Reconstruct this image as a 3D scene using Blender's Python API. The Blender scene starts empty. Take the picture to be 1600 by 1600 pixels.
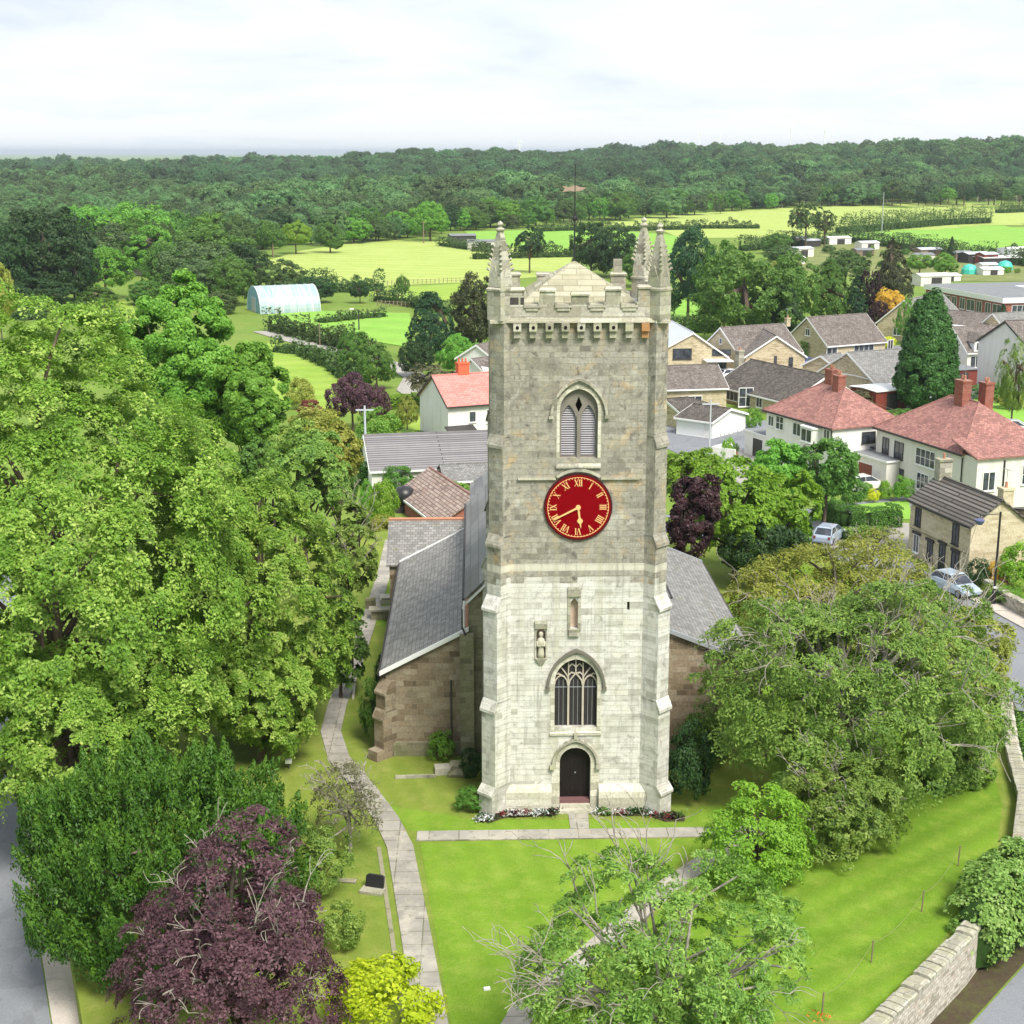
import bpy, math, random
import numpy as np
from mathutils import Vector, Matrix
from mathutils.geometry import tessellate_polygon
R = math.radians
sc = bpy.context.scene
COL = sc.collection
rnd = random.Random(7)

# ------------------------------------------------------------------ camera, sky, sun, exposure
FPX = 2310.0
TH = math.atan(562/FPX)
PSI = math.atan(60/FPX*math.cos(TH))
CAMX, CAMY, CAMZ = -4.557, -64.0, 30.0
cd = bpy.data.cameras.new('camera'); cam = bpy.data.objects.new('camera', cd); COL.objects.link(cam)
cam.location = (CAMX, CAMY, CAMZ); cam.rotation_euler = (math.pi/2-TH, 0, -PSI)
cd.sensor_width = 36; cd.lens = 36*FPX/1600; cd.clip_start = 0.5; cd.clip_end = 60000
sc.camera = cam
SUN_EL, SUN_AZ = 52, 152      # azimuth clockwise from +Y
w = bpy.data.worlds.new("World"); sc.world = w; w.use_nodes = True
nt = w.node_tree; nt.nodes.clear()
def wn(t, **k):
    n = nt.nodes.new(t)
    for a, b in k.items(): setattr(n, a, b)
    return n
def wmath(op, a, b=None):
    n = wn('ShaderNodeMath', operation=op)
    for i, q in enumerate((a, b)):
        if q is None: continue
        if isinstance(q, (int, float)): n.inputs[i].default_value = q
        else: nt.links.new(q, n.inputs[i])
    return n.outputs[0]
sky = wn('ShaderNodeTexSky', sky_type='NISHITA'); sky.sun_disc = False
sky.sun_elevation = R(SUN_EL); sky.sun_rotation = R(SUN_AZ)
tc = wn('ShaderNodeTexCoord'); sp = wn('ShaderNodeSeparateXYZ'); nt.links.new(tc.outputs['Generated'], sp.inputs[0])
zz = wmath('ADD', wmath('ABSOLUTE', sp.outputs[2]), 0.16)
cb = wn('ShaderNodeCombineXYZ')
nt.links.new(wmath('DIVIDE', sp.outputs[0], zz), cb.inputs[0]); nt.links.new(wmath('DIVIDE', sp.outputs[1], zz), cb.inputs[1])
cb.inputs[2].default_value = 3.1
n1 = wn('ShaderNodeTexNoise'); n1.inputs['Scale'].default_value = 1.15; n1.inputs['Detail'].default_value = 7; n1.inputs['Roughness'].default_value = 0.55
n1.inputs['Distortion'].default_value = 0.3
nt.links.new(cb.outputs[0], n1.inputs['Vector'])
cr = wn('ShaderNodeValToRGB'); el = cr.color_ramp.elements
el[0].position = 0.30; el[0].color = (0.66, 0.74, 0.88, 1); el[1].position = 0.58; el[1].color = (0.965, 0.99, 1, 1)
e = el.new(0.43); e.color = (0.84, 0.90, 0.97, 1)
zcl = wn('ShaderNodeClamp'); nt.links.new(sp.outputs[2], zcl.inputs[0]); zcl.inputs[1].default_value = -0.02; zcl.inputs[2].default_value = 0.10
nt.links.new(wmath('ADD', n1.outputs['Fac'], wmath('MULTIPLY', wmath('SUBTRACT', 0.058, zcl.outputs[0]), 2.4)), cr.inputs[0])
sc1 = wn('ShaderNodeVectorMath', operation='SCALE'); nt.links.new(cr.outputs[0], sc1.inputs[0]); sc1.inputs['Scale'].default_value = 6.5
n2 = wn('ShaderNodeTexNoise'); n2.inputs['Scale'].default_value = 1.3; n2.inputs['Detail'].default_value = 5
nt.links.new(cb.outputs[0], n2.inputs['Vector'])
mr = wn('ShaderNodeMapRange'); mr.inputs['From Min'].default_value = 0.3; mr.inputs['From Max'].default_value = 0.5
mr.inputs['To Min'].default_value = 0.88; mr.inputs['To Max'].default_value = 1.0
nt.links.new(n2.outputs['Fac'], mr.inputs['Value'])
mx = wn('ShaderNodeMix', data_type='RGBA'); nt.links.new(mr.outputs[0], mx.inputs['Factor'])
nt.links.new(sky.outputs[0], mx.inputs['A']); nt.links.new(sc1.outputs[0], mx.inputs['B'])
bg = wn('ShaderNodeBackground'); bg.inputs['Strength'].default_value = 0.1
nt.links.new(mx.outputs['Result'], bg.inputs['Color'])
nt.links.new(bg.outputs[0], wn('ShaderNodeOutputWorld').inputs[0])
sd = bpy.data.lights.new('sun', 'SUN'); sun = bpy.data.objects.new('sun', sd); COL.objects.link(sun)
sd.energy = 3.3; sd.angle = R(20); sd.color = (1, 0.95, 0.86)
sdir = Vector((math.sin(R(SUN_AZ))*math.cos(R(SUN_EL)), math.cos(R(SUN_AZ))*math.cos(R(SUN_EL)), math.sin(R(SUN_EL))))
sun.rotation_euler = sdir.to_track_quat('Z', 'Y').to_euler()
vs = sc.view_settings; vs.view_transform = 'Standard'; vs.look = 'None'; vs.gamma = 1; vs.use_curve_mapping = False; vs.exposure = 0.78
sc.cycles.max_bounces = 5; sc.cycles.diffuse_bounces = 3; sc.cycles.glossy_bounces = 2; sc.cycles.transmission_bounces = 3
sc.cycles.transparent_max_bounces = 6; sc.cycles.volume_bounces = 0; sc.cycles.caustics_reflective = False; sc.cycles.caustics_refractive = False
sc.cycles.use_adaptive_sampling = True; sc.cycles.adaptive_threshold = 0.015

# ------------------------------------------------------------------ surveying helpers (photo pixel -> place on the ground)
def ray(px, py):
    u = (px-800)/FPX; v = (py-800)/FPX
    fw = math.cos(TH)-v*math.sin(TH); dz = -math.sin(TH)-v*math.cos(TH)
    return (u*math.cos(PSI)+fw*math.sin(PSI), -u*math.sin(PSI)+fw*math.cos(PSI), dz)
def G(px, py, z=-1.5):
    d = ray(px, py); t = (z-CAMZ)/d[2]
    return (CAMX+t*d[0], CAMY+t*d[1])
def Wz(px, py, Y):
    d = ray(px, py); t = (Y-CAMY)/d[1]
    return (CAMX+t*d[0], CAMZ+t*d[2])
def at(px, py, z=-1.5):
    x, y = G(px, py, z); return (x, y, z)
GZ = -1.5
def smooth(t): t = min(1, max(0, t)); return t*t*(3-2*t)
def terrain(x, y):
    A = 5 + 22*smooth((x+500)/1100)
    h = GZ + A*smooth((y-760)/620)*(1-smooth((y-1650)/900))
    h += 1.2*math.sin(x*0.011+1)*math.sin(y*0.008)*smooth((y-500)/400)*(1-smooth((y-3000)/1000))
    return h

# ------------------------------------------------------------------ mesh helpers
class MB:
    def __init__(s): s.v = []; s.f = []
    def add(s, vs, fs):
        o = len(s.v); s.v += [tuple(p) for p in vs]; s.f += [tuple(i+o for i in f) for f in fs]; return s
    def box(s, x0, x1, y0, y1, z0, z1):
        return s.add([(x0,y0,z0),(x1,y0,z0),(x1,y1,z0),(x0,y1,z0),(x0,y0,z1),(x1,y0,z1),(x1,y1,z1),(x0,y1,z1)],
                     [(0,3,2,1),(4,5,6,7),(0,1,5,4),(1,2,6,5),(2,3,7,6),(3,0,4,7)])
    def prism(s, pts, z0, z1):          # pts: ccw polygon in xy
        n = len(pts); a = [(p[0],p[1],z0) for p in pts]; b = [(p[0],p[1],z1) for p in pts]
        return s.add(a+b, [tuple(range(n))[::-1], tuple(range(n,2*n))]+[(i,(i+1)%n,n+(i+1)%n,n+i) for i in range(n)])
    def loft(s, rings, cap=True):       # list of rings with equal counts
        n = len(rings[0]); v = [p for r in rings for p in r]; f = []
        for k in range(len(rings)-1):
            for i in range(n): f.append((k*n+i, k*n+(i+1)%n, (k+1)*n+(i+1)%n, (k+1)*n+i))
        if cap: f.append(tuple(range(n))[::-1]); f.append(tuple(range((len(rings)-1)*n, len(rings)*n)))
        return s.add(v, f)
    def tube(s, pts, rad, n=6):
        rings = []
        pts = [Vector(p) for p in pts]
        for i, p in enumerate(pts):
            d = (pts[min(i+1,len(pts)-1)]-pts[max(i-1,0)]); d = d.normalized() if d.length > 1e-6 else Vector((0,0,1))
            a = d.cross(Vector((0.13,0.97,0.2))); a.normalize(); b = d.cross(a)
            r = rad[i] if hasattr(rad, '__len__') else rad
            rings.append([tuple(p+a*(r*math.cos(q*2*math.pi/n))+b*(r*math.sin(q*2*math.pi/n))) for q in range(n)])
        return s.loft(rings)
    def lathe(s, prof, c=(0,0,0), n=16):  # prof: (r,z)
        return s.loft([[(c[0]+r*math.cos(q*2*math.pi/n), c[1]+r*math.sin(q*2*math.pi/n), c[2]+z) for q in range(n)] for r, z in prof])
    def extr(s, poly, y0, y1):          # polygon in x,z extruded along y
        n = len(poly); a = [(p[0],y0,p[1]) for p in poly]; b = [(p[0],y1,p[1]) for p in poly]
        return s.add(a+b, [tuple(range(n)), tuple(range(n,2*n))[::-1]]+[(i,n+i,n+(i+1)%n,(i+1)%n) for i in range(n)])
    def band(s, pin, pout, y0, y1):     # solid strip between two open polylines in x,z
        for i in range(len(pin)-1):
            q = [pin[i], pin[i+1], pout[i+1], pout[i]]
            s.extr(q, y0, y1)
        return s
    def ribbon(s, pts, wd, y0, y1):
        for i in range(len(pts)-1):
            (x0,z0),(x1,z1) = pts[i], pts[i+1]; l = math.hypot(x1-x0, z1-z0) or 1
            nx, nz = -(z1-z0)/l*wd/2, (x1-x0)/l*wd/2
            ex, ez = (x1-x0)/l*wd*0.2, (z1-z0)/l*wd*0.2
            s.extr([(x0-ex+nx,z0-ez+nz),(x0-ex-nx,z0-ez-nz),(x1+ex-nx,z1+ez-nz),(x1+ex+nx,z1+ez+nz)], y0+0.0007*i, y1)
        return s
    def wallholes(s, outer, holes, y, depth):  # wall in x,z at y with holes and reveals going to y+depth
        loops = [[Vector((p[0],p[1],0)) for p in outer]]+[[Vector((p[0],p[1],0)) for p in h] for h in holes]
        tris = tessellate_polygon(loops); fl = [p for l in loops for p in l]
        s.add([(p.x,y,p.y) for p in fl], [tuple(t) for t in tris])
        for h in holes:
            n = len(h); s.add([(p[0],y,p[1]) for p in h]+[(p[0],y+depth,p[1]) for p in h], [(i,(i+1)%n,n+(i+1)%n,n+i) for i in range(n)])
        return s
    def xf(s, M, start=0):
        for i in range(start, len(s.v)): s.v[i] = tuple(M @ Vector(s.v[i]))
        return s
    def build(s, name, mat, parent=None, loc=None, rz=0, smooth_=False, fix=True):
        me = bpy.data.meshes.new(name); me.from_pydata(s.v, [], s.f)
        if fix:
            import bmesh
            bm = bmesh.new(); bm.from_mesh(me); bmesh.ops.recalc_face_normals(bm, faces=bm.faces); bm.to_mesh(me); bm.free()
        me.materials.append(mat)
        if smooth_: me.shade_smooth()
        me.update()
        o = bpy.data.objects.new(name, me); COL.objects.link(o)
        if parent: o.parent = parent
        if loc is not None: o.location = loc
        o.rotation_euler = (0, 0, rz)
        return o
def tag(o, label=None, cat=None, group=None, kind=None):
    if label: o['label'] = label
    if cat: o['category'] = cat
    if group: o['group'] = group
    if kind: o['kind'] = kind
    return o
def empty(name, loc, label, cat, rz=0, group=None):
    o = bpy.data.objects.new(name, None); COL.objects.link(o); o.location = loc; o.rotation_euler = (0,0,rz)
    o.empty_display_size = 0.3
    return tag(o, label, cat, group)
def copytree(o, parent=None):
    c = o.copy(); COL.objects.link(c); c.parent = parent
    for ch in list(o.children): copytree(ch, c)
    return c
def arch(hw, z0, zs, za, cx=0, n=9):    # closed pointed arch outline, starts bottom-left going right/up
    h = za-zs; Rr = (h*h+hw*hw)/(2*hw); pts = [(cx-hw,z0),(cx+hw,z0)]
    a1 = math.atan2(h, -(hw-Rr)) if Rr > hw else math.pi/2
    am = math.asin(min(1, h/Rr))
    right = [(cx+(hw-Rr)+Rr*math.cos(t), zs+Rr*math.sin(t)) for t in [am*i/n for i in range(n+1)]]
    left = [(2*cx-x, z) for x, z in right[::-1]][1:]
    return pts+right+left
def archline(hw, zs, za, cx=0, n=9):    # open line left springing -> apex -> right springing
    a = arch(hw, zs-1, zs, za, cx, n)[2:]
    return a[::-1]
# ------------------------------------------------------------------ materials
class NT:
    def __init__(s, name):
        s.m = bpy.data.materials.new(name); s.m.use_nodes = True; s.t = s.m.node_tree
        s.b = s.t.nodes['Principled BSDF']; s.out = s.t.nodes['Material Output']
    def n(s, t, **k):
        q = s.t.nodes.new(t)
        for a, b in k.items(): setattr(q, a, b)
        return q
    def put(s, sock, val):
        if isinstance(val, bpy.types.NodeSocket): s.t.links.new(val, sock)
        elif isinstance(val, (tuple, list)) and len(val) == 3 and sock.type == 'RGBA': sock.default_value = (*val, 1)
        else: sock.default_value = val
    def math(s, op, a, b=0.0, c=None):
        q = s.n('ShaderNodeMath', operation=op); s.put(q.inputs[0], a); s.put(q.inputs[1], b)
        if c is not None: s.put(q.inputs[2], c)
        return q.outputs[0]
    def vmath(s, op, a, b=None):
        q = s.n('ShaderNodeVectorMath', operation=op); s.put(q.inputs[0], a)
        if b is not None: s.put(q.inputs[1], b)
        return q
    def mix(s, f, a, b, bt='MIX'):
        q = s.n('ShaderNodeMix', data_type='RGBA', blend_type=bt); s.put(q.inputs['Factor'], f); s.put(q.inputs['A'], a); s.put(q.inputs['B'], b)
        return q.outputs['Result']
    def noise(s, vec, scale, detail=4, rough=0.55, dist=0.0):
        q = s.n('ShaderNodeTexNoise'); q.inputs['Scale'].default_value = scale; q.inputs['Detail'].default_value = detail
        q.inputs['Roughness'].default_value = rough; q.inputs['Distortion'].default_value = dist
        if vec is not None: s.put(q.inputs['Vector'], vec)
        return q.outputs['Fac']
    def ramp(s, f, stops):
        q = s.n('ShaderNodeMapRange'); q.interpolation_type = 'SMOOTHSTEP' if False else 'LINEAR'
        q.inputs['From Min'].default_value = stops[0]; q.inputs['From Max'].default_value = stops[1]; s.put(q.inputs['Value'], f); return q.outputs[0]
    def cramp(s, f, stops):
        q = s.n('ShaderNodeValToRGB'); e = q.color_ramp.elements
        e[0].position, e[0].color = stops[0][0], (*stops[0][1], 1); e[1].position, e[1].color = stops[-1][0], (*stops[-1][1], 1)
        for p, c in stops[1:-1]: k = e.new(p); k.color = (*c, 1)
        s.put(q.inputs[0], f); return q.outputs[0]
    def obj(s): return s.n('ShaderNodeTexCoord').outputs['Object']
    def surf(s):       # (u,v) in metres along a sloping or upright face, from the thing's own axes
        t = s.n('ShaderNodeTexCoord'); N = t.outputs['Normal']; P = t.outputs['Object']
        tv = s.vmath('NORMALIZE', s.vmath('CROSS_PRODUCT', (0,0,1), N).outputs[0]).outputs[0]
        bv = s.vmath('CROSS_PRODUCT', N, tv).outputs[0]
        c = s.n('ShaderNodeCombineXYZ'); s.put(c.inputs[0], s.vmath('DOT_PRODUCT', P, tv).outputs['Value']); s.put(c.inputs[1], s.vmath('DOT_PRODUCT', P, bv).outputs['Value'])
        return c.outputs[0], P
    def brick(s, vec, c1, c2, cm, bw, rh, mort, sm=0.1, off=0.5, bias=0.0):
        q = s.n('ShaderNodeTexBrick'); q.offset = off; q.squash = 1
        s.put(q.inputs['Vector'], vec); s.put(q.inputs['Color1'], c1); s.put(q.inputs['Color2'], c2); s.put(q.inputs['Mortar'], cm)
        q.inputs['Scale'].default_value = 1; q.inputs['Mortar Size'].default_value = mort; q.inputs['Mortar Smooth'].default_value = sm
        q.inputs['Brick Width'].default_value = bw; q.inputs['Row Height'].default_value = rh; q.inputs['Bias'].default_value = bias
        return q
    def bump(s, h, st=0.3, dist=0.05):
        q = s.n('ShaderNodeBump'); q.inputs['Strength'].default_value = st; q.inputs['Distance'].default_value = dist; s.put(q.inputs['Height'], h)
        s.put(s.b.inputs['Normal'], q.outputs[0])
    def fin(s, col, rough=0.85, spec=0.3, metal=0):
        s.put(s.b.inputs['Base Color'], col); s.put(s.b.inputs['Roughness'], rough); s.b.inputs['Specular IOR Level'].default_value = spec; s.b.inputs['Metallic'].default_value = metal
        return s.m
def mul(c, k): return tuple(x*k for x in c)
def plain(name, col, rough=0.7, spec=0.3, metal=0, var=0.18, sc_=3.0):
    t = NT(name); n = t.noise(t.obj(), sc_, 5, 0.6)
    return t.fin(t.mix(n, mul(col, 1-var), mul(col, 1+var)), rough, spec, metal)
def stone(name, cols, mortar, bw=0.55, rh=0.28, mort=0.012, stain=None, stain_amt=0.5, bump=0.9, band=None, warp=0.03, big=None, mamt=0.8, nw=0.0):
    t = NT(name); uv, P = t.surf()
    wn_ = t.n('ShaderNodeTexNoise'); wn_.inputs['Scale'].default_value = 1.1; t.put(wn_.inputs['Vector'], P)
    wv = t.vmath('SCALE', t.vmath('SUBTRACT', wn_.outputs['Color'], (0.5,0.5,0.5)).outputs[0]); wv.inputs['Scale'].default_value = warp*2
    uvw = t.vmath('ADD', uv, wv.outputs[0]).outputs[0]
    br = t.brick(uvw, (0,0,0), (1,1,1), (0.5,0.5,0.5), bw, rh, mort)
    q = t.brick(uvw, (0,0,0), (1,1,1), (0.5,0.5,0.5), bw*1.63, rh, mort, off=0.31)
    f = t.mix(0.45, br.outputs['Color'], q.outputs['Color'])
    f = t.math('ADD', t.math('MULTIPLY', f, 0.75-nw), t.math('MULTIPLY', t.noise(P, 0.8, 8, 0.75, 0.5), 0.25+nw))
    st = [(i/(len(cols)-1)*0.6+0.2, c) for i, c in enumerate(cols)]
    col = t.cramp(f, st)
    fine = t.noise(P, 9, 8, 0.7)
    col = t.mix(1.0, col, t.cramp(fine, [(0.25,(0.62,)*3),(0.75,(1.3,)*3)]), 'MULTIPLY')
    if big:   # soot / algae blotches
        for (bc, scx, lo, hi, amt) in big:
            k = t.ramp(t.noise(P, scx, 7, 0.65, 0.4), (lo, hi)); kk = t.n('ShaderNodeMath', operation='MULTIPLY'); kk.use_clamp = True
            t.put(kk.inputs[0], k); kk.inputs[1].default_value = amt; col = t.mix(kk.outputs[0], col, bc)
    mk = t.math('MULTIPLY', br.outputs['Fac'], t.ramp(t.noise(P, 1.9, 5, 0.7), (0.30, 0.62)))
    col = t.mix(t.math('MULTIPLY', mk, mamt), col, mortar)
    h = t.math('SUBTRACT', t.math('MULTIPLY', fine, 0.5), br.outputs['Fac'])
    t.bump(h, bump, 0.03)
    return t, col, P, uv
def stone_m(name, *a, **k):
    t, col, P, uv = stone(name, *a, **k); return t.fin(col, 0.92, 0.2)
# tower masonry: weathered upper stages, cleaned pale lower stage, green run-off streaks
def tower_mat():
    t, up, P, uv = stone('tower_masonry', [(0.17,0.158,0.135),(0.27,0.253,0.215),(0.37,0.348,0.295),(0.31,0.296,0.262),(0.45,0.427,0.375)], (0.30,0.275,0.21), 0.52, 0.26, 0.012,
        big=[((0.52,0.35,0.16),0.8,0.54,0.66,0.65),((0.15,0.14,0.125),1.3,0.54,0.66,0.8),((0.60,0.58,0.52),0.9,0.54,0.68,0.55),((0.37,0.345,0.25),0.35,0.48,0.72,0.5),((0.10,0.095,0.085),3.2,0.55,0.68,0.85)], warp=0.07, nw=0.22)
    sx = t.n('ShaderNodeSeparateXYZ'); t.put(sx.inputs[0], P); z = sx.outputs[2]; x = sx.outputs[0]
    br = t.brick(uv, (0,0,0), (1,1,1), (0.3,0.3,0.3), 0.8, 0.30, 0.008, off=0.37)
    nz = t.noise(P, 1.4, 7, 0.7, 0.5)
    lo = t.cramp(t.math('ADD', t.math('MULTIPLY', br.outputs['Color'], 0.45), t.math('MULTIPLY', nz, 0.55)),
                 [(0.22,(0.38,0.365,0.32)),(0.42,(0.58,0.565,0.515)),(0.6,(0.68,0.668,0.625)),(0.85,(0.60,0.565,0.48))])
    lo = t.mix(t.math('MULTIPLY', br.outputs['Fac'], t.ramp(t.noise(P, 2.1, 5, 0.7), (0.42, 0.72))), lo, (0.24,0.22,0.18))
    hs_ = t.vmath('MULTIPLY', P, (0.9,0.9,5.5)).outputs[0]; lo = t.mix(t.math('MULTIPLY', t.ramp(t.noise(hs_, 1.5, 8, 0.75, 0.8), (0.54, 0.66)), 0.55), lo, (0.36,0.35,0.32))
    sm = t.noise(P, 2.3, 8, 0.75, 0.6)
    lo = t.mix(t.ramp(sm, (0.53,0.68)), lo, (0.30,0.29,0.26))
    lo = t.mix(t.math('MULTIPLY', t.ramp(t.noise(P, 0.6, 5), (0.5, 0.72)), 0.35), lo, (0.52,0.54,0.40))
    # boundary about z 11.6 with ragged courses, pale band 11.55-12.1
    rowz = t.math('MULTIPLY', t.math('FLOOR', t.math('DIVIDE', z, 0.30)), 0.30)
    st = t.math('ADD', rowz, t.math('MULTIPLY', t.math('SUBTRACT', br.outputs['Color'], 0.5), 0.45))
    isup = t.math('GREATER_THAN', st, 11.15)
    band = t.math('MULTIPLY', t.math('GREATER_THAN', z, 11.68), t.math('LESS_THAN', z, 12.02))
    c = t.mix(isup, lo, up); c = t.mix(t.math('MULTIPLY', band, 0.8), c, (0.66,0.63,0.53))
    # soot runs under the cornice and string courses
    sv = t.vmath('MULTIPLY', P, (3.2,3.2,0.30)).outputs[0]; c = t.mix(t.math('MULTIPLY', t.ramp(t.noise(sv, 1.0, 6, 0.7), (0.53, 0.68)), 0.5), c, (0.17,0.165,0.14))
    # algae streaks below sills
    mp = t.n('ShaderNodeCombineXYZ'); t.put(mp.inputs[0], t.math('MULTIPLY', x, 1.0)); t.put(mp.inputs[1], sx.outputs[1]); t.put(mp.inputs[2], t.math('MULTIPLY', z, 0.07))
    sn = t.noise(mp.outputs[0], 2.2, 5, 0.6)
    c = t.mix(t.math('MULTIPLY', t.ramp(sn, (0.50, 0.68)), 0.34), c, (0.37,0.355,0.275))
    for xc in (-0.93, 1.02):
        d = t.math('ABSOLUTE', t.math('SUBTRACT', x, xc)); k = t.n('ShaderNodeMapRange'); t.put(k.inputs['Value'], t.math('ADD', d, t.math('MULTIPLY', nz, 0.2)))
        k.inputs['From Min'].default_value = 0.30; k.inputs['From Max'].default_value = 0.10; k.inputs['To Max'].default_value = 0.40
        zc = t.math('MULTIPLY', t.math('LESS_THAN', z, 13.4), t.math('GREATER_THAN', z, 1.4)); c = t.mix(t.math('MULTIPLY', k.outputs[0], zc), c, (0.37,0.36,0.24))
    return t.fin(c, 0.93, 0.2)
M = {}
M['tower'] = tower_mat()
M['cream_stone'] = stone_m('pale_dressed_stone', [(0.42,0.40,0.32),(0.60,0.57,0.47),(0.66,0.63,0.55)], (0.4,0.38,0.3), 1.1, 0.35, 0.006, big=[((0.40,0.42,0.27),1.2,0.5,0.72,0.6),((0.2,0.2,0.17),2.0,0.60,0.75,0.6)])
M['grey_stone'] = stone_m('lichened_stone', [(0.24,0.23,0.18),(0.42,0.40,0.33),(0.52,0.50,0.42)], (0.3,0.28,0.2), 1.0, 0.4, 0.006, big=[((0.42,0.43,0.24),1.5,0.5,0.7,0.6),((0.14,0.14,0.13),2.4,0.58,0.72,0.8),((0.42,0.24,0.10),0.9,0.62,0.75,0.5)])
M['parapet'] = stone_m('parapet_stone', [(0.28,0.26,0.20),(0.44,0.42,0.36),(0.56,0.53,0.46)], (0.26,0.24,0.19), 0.95, 0.42, 0.012, big=[((0.08,0.08,0.08),1.6,0.60,0.72,0.85),((0.47,0.33,0.17),0.9,0.58,0.74,0.5)])
M['aisle_stone'] = stone_m('brown_coursed_stone', [(0.13,0.10,0.065),(0.21,0.16,0.105),(0.28,0.22,0.15),(0.34,0.29,0.21),(0.25,0.20,0.14)], (0.36,0.32,0.25), 0.66, 0.31, 0.012, big=[((0.10,0.09,0.07),0.8,0.55,0.75,0.6)])
M['mossy_stone'] = stone_m('mossy_stone', [(0.15,0.14,0.09),(0.25,0.23,0.15),(0.33,0.31,0.21)], (0.3,0.28,0.2), 0.6, 0.3, 0.012, big=[((0.17,0.20,0.07),0.8,0.45,0.65,0.6)])
M['drystone'] = stone_m('rubble_wall_stone', [(0.30,0.27,0.22),(0.48,0.44,0.37),(0.62,0.58,0.50),(0.50,0.42,0.34)], (0.15,0.13,0.1), 0.34, 0.15, 0.012, warp=0.12, bump=1.0, big=[((0.16,0.17,0.09),0.9,0.55,0.75,0.7),((0.6,0.57,0.52),1.3,0.6,0.75,0.6)])
M['cottage_stone'] = stone_m('honey_stone', [(0.46,0.38,0.25),(0.58,0.50,0.35),(0.64,0.56,0.41)], (0.52,0.46,0.34), 0.45, 0.22, 0.008, bump=0.3)
M['bung_stone'] = stone_m('buff_walling', [(0.36,0.29,0.18),(0.52,0.44,0.29),(0.60,0.52,0.37)], (0.48,0.42,0.3), 0.4, 0.16, 0.010, bump=0.3)
M['brick'] = stone_m('red_brick', [(0.20,0.06,0.04),(0.30,0.09,0.06),(0.36,0.13,0.09)], (0.36,0.3,0.26), 0.23, 0.075, 0.008, bump=0.2)
def rendered(name, c):
    t = NT(name); P = t.obj(); mp = t.vmath('MULTIPLY', P, (1.0,1.0,0.15)).outputs[0]
    col = t.mix(t.ramp(t.noise(mp,1.3,6,0.65),(0.5,0.8)), c, mul(c,0.78)); col = t.mix(t.math('MULTIPLY',t.ramp(t.noise(P,0.5,6,0.7),(0.5,0.75)),0.6), col, mul((c[0],c[1]*0.97,c[2]*0.9),0.86)); t.bump(t.noise(P,14,3),0.3,0.02)
    return t.fin(col, 0.9, 0.2)
M['render'] = rendered('white_render', (0.78,0.77,0.73)); M['render2'] = rendered('cream_render', (0.73,0.70,0.65))
def roofm(name, cols, bw, rh, mort, mc, streak=0.3, lichen=None, bump=0.6, rough=0.8):
    t = NT(name); uv, P = t.surf()
    br = t.brick(uv, (0,0,0), (1,1,1), (0.5,0.5,0.5), bw, rh, mort)
    f = t.math('ADD', t.math('MULTIPLY', br.outputs['Color'], 0.45), t.math('MULTIPLY', t.noise(P, 0.45, 6, 0.7), 0.55))
    col = t.cramp(f, [(0.22+0.5*i/(len(cols)-1), c) for i, c in enumerate(cols)])
    mp = t.vmath('MULTIPLY', uv, (1.0, 0.12, 1)).outputs[0]
    col = t.mix(t.math('MULTIPLY', t.ramp(t.noise(mp, 1.6, 5, 0.6), (0.5,0.7)), streak), col, mul(cols[0], 0.7))
    if lichen: col = t.mix(t.ramp(t.noise(P, 1.7, 6, 0.7, 0.3), (0.60, 0.70)), col, lichen)
    col = t.mix(br.outputs['Fac'], col, mc)
    t.bump(t.math('SUBTRACT', t.noise(P, 6, 4), br.outputs['Fac']), bump, 0.03)
    return t.fin(col, rough, 0.35)
M['slate'] = roofm('welsh_slate', [(0.165,0.16,0.152),(0.23,0.223,0.212),(0.30,0.292,0.278)], 0.34, 0.24, 0.012, (0.07,0.07,0.07), 0.35, (0.20,0.19,0.11), rough=0.6)
M['slate_dark'] = roofm('dark_slate', [(0.135,0.133,0.13),(0.185,0.182,0.178),(0.235,0.232,0.226)], 2.4, 0.62, 0.02, (0.07,0.07,0.08), 0.4, rough=0.5)
M['slab_roof'] = roofm('stone_slab_roof', [(0.24,0.22,0.15),(0.35,0.33,0.225),(0.44,0.42,0.32)], 1.3, 0.40, 0.014, (0.2,0.19,0.13), 0.3, (0.26,0.25,0.19))
M['red_tile'] = roofm('red_roof_tile', [(0.21,0.105,0.09),(0.31,0.145,0.125),(0.42,0.21,0.175)], 0.28, 0.22, 0.010, (0.16,0.07,0.065), 0.45, (0.26,0.17,0.14))
M['bright_tile'] = roofm('coral_roof_tile', [(0.55,0.19,0.16),(0.62,0.23,0.20),(0.68,0.28,0.24)], 0.5, 0.30, 0.018, (0.36,0.12,0.1), 0.1)
M['brown_tile'] = roofm('brown_concrete_tile', [(0.11,0.09,0.08),(0.17,0.145,0.13),(0.24,0.21,0.19)], 0.33, 0.27, 0.02, (0.06,0.05,0.045), 0.5, (0.25,0.23,0.18))
M['dark_tile'] = roofm('dark_mossy_tile', [(0.06,0.05,0.042),(0.10,0.085,0.075),(0.16,0.14,0.12)], 0.33, 0.27, 0.02, (0.035,0.03,0.028), 0.6, (0.19,0.17,0.13))
M['grey_tile'] = roofm('grey_roof_tile', [(0.16,0.155,0.15),(0.22,0.215,0.205),(0.28,0.27,0.26)], 0.33, 0.27, 0.02, (0.1,0.1,0.1), 0.4)
M['barn_tile'] = roofm('ribbed_grey_sheeting', [(0.17,0.16,0.165),(0.21,0.20,0.205),(0.25,0.24,0.24)], 30, 0.36, 0.05, (0.07,0.065,0.07), 0.15)
M['pantile'] = roofm('cottage_pantile', [(0.20,0.15,0.13),(0.36,0.27,0.23),(0.50,0.40,0.34)], 0.26, 0.32, 0.03, (0.09,0.06,0.05), 0.3, (0.45,0.2,0.1))
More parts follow.
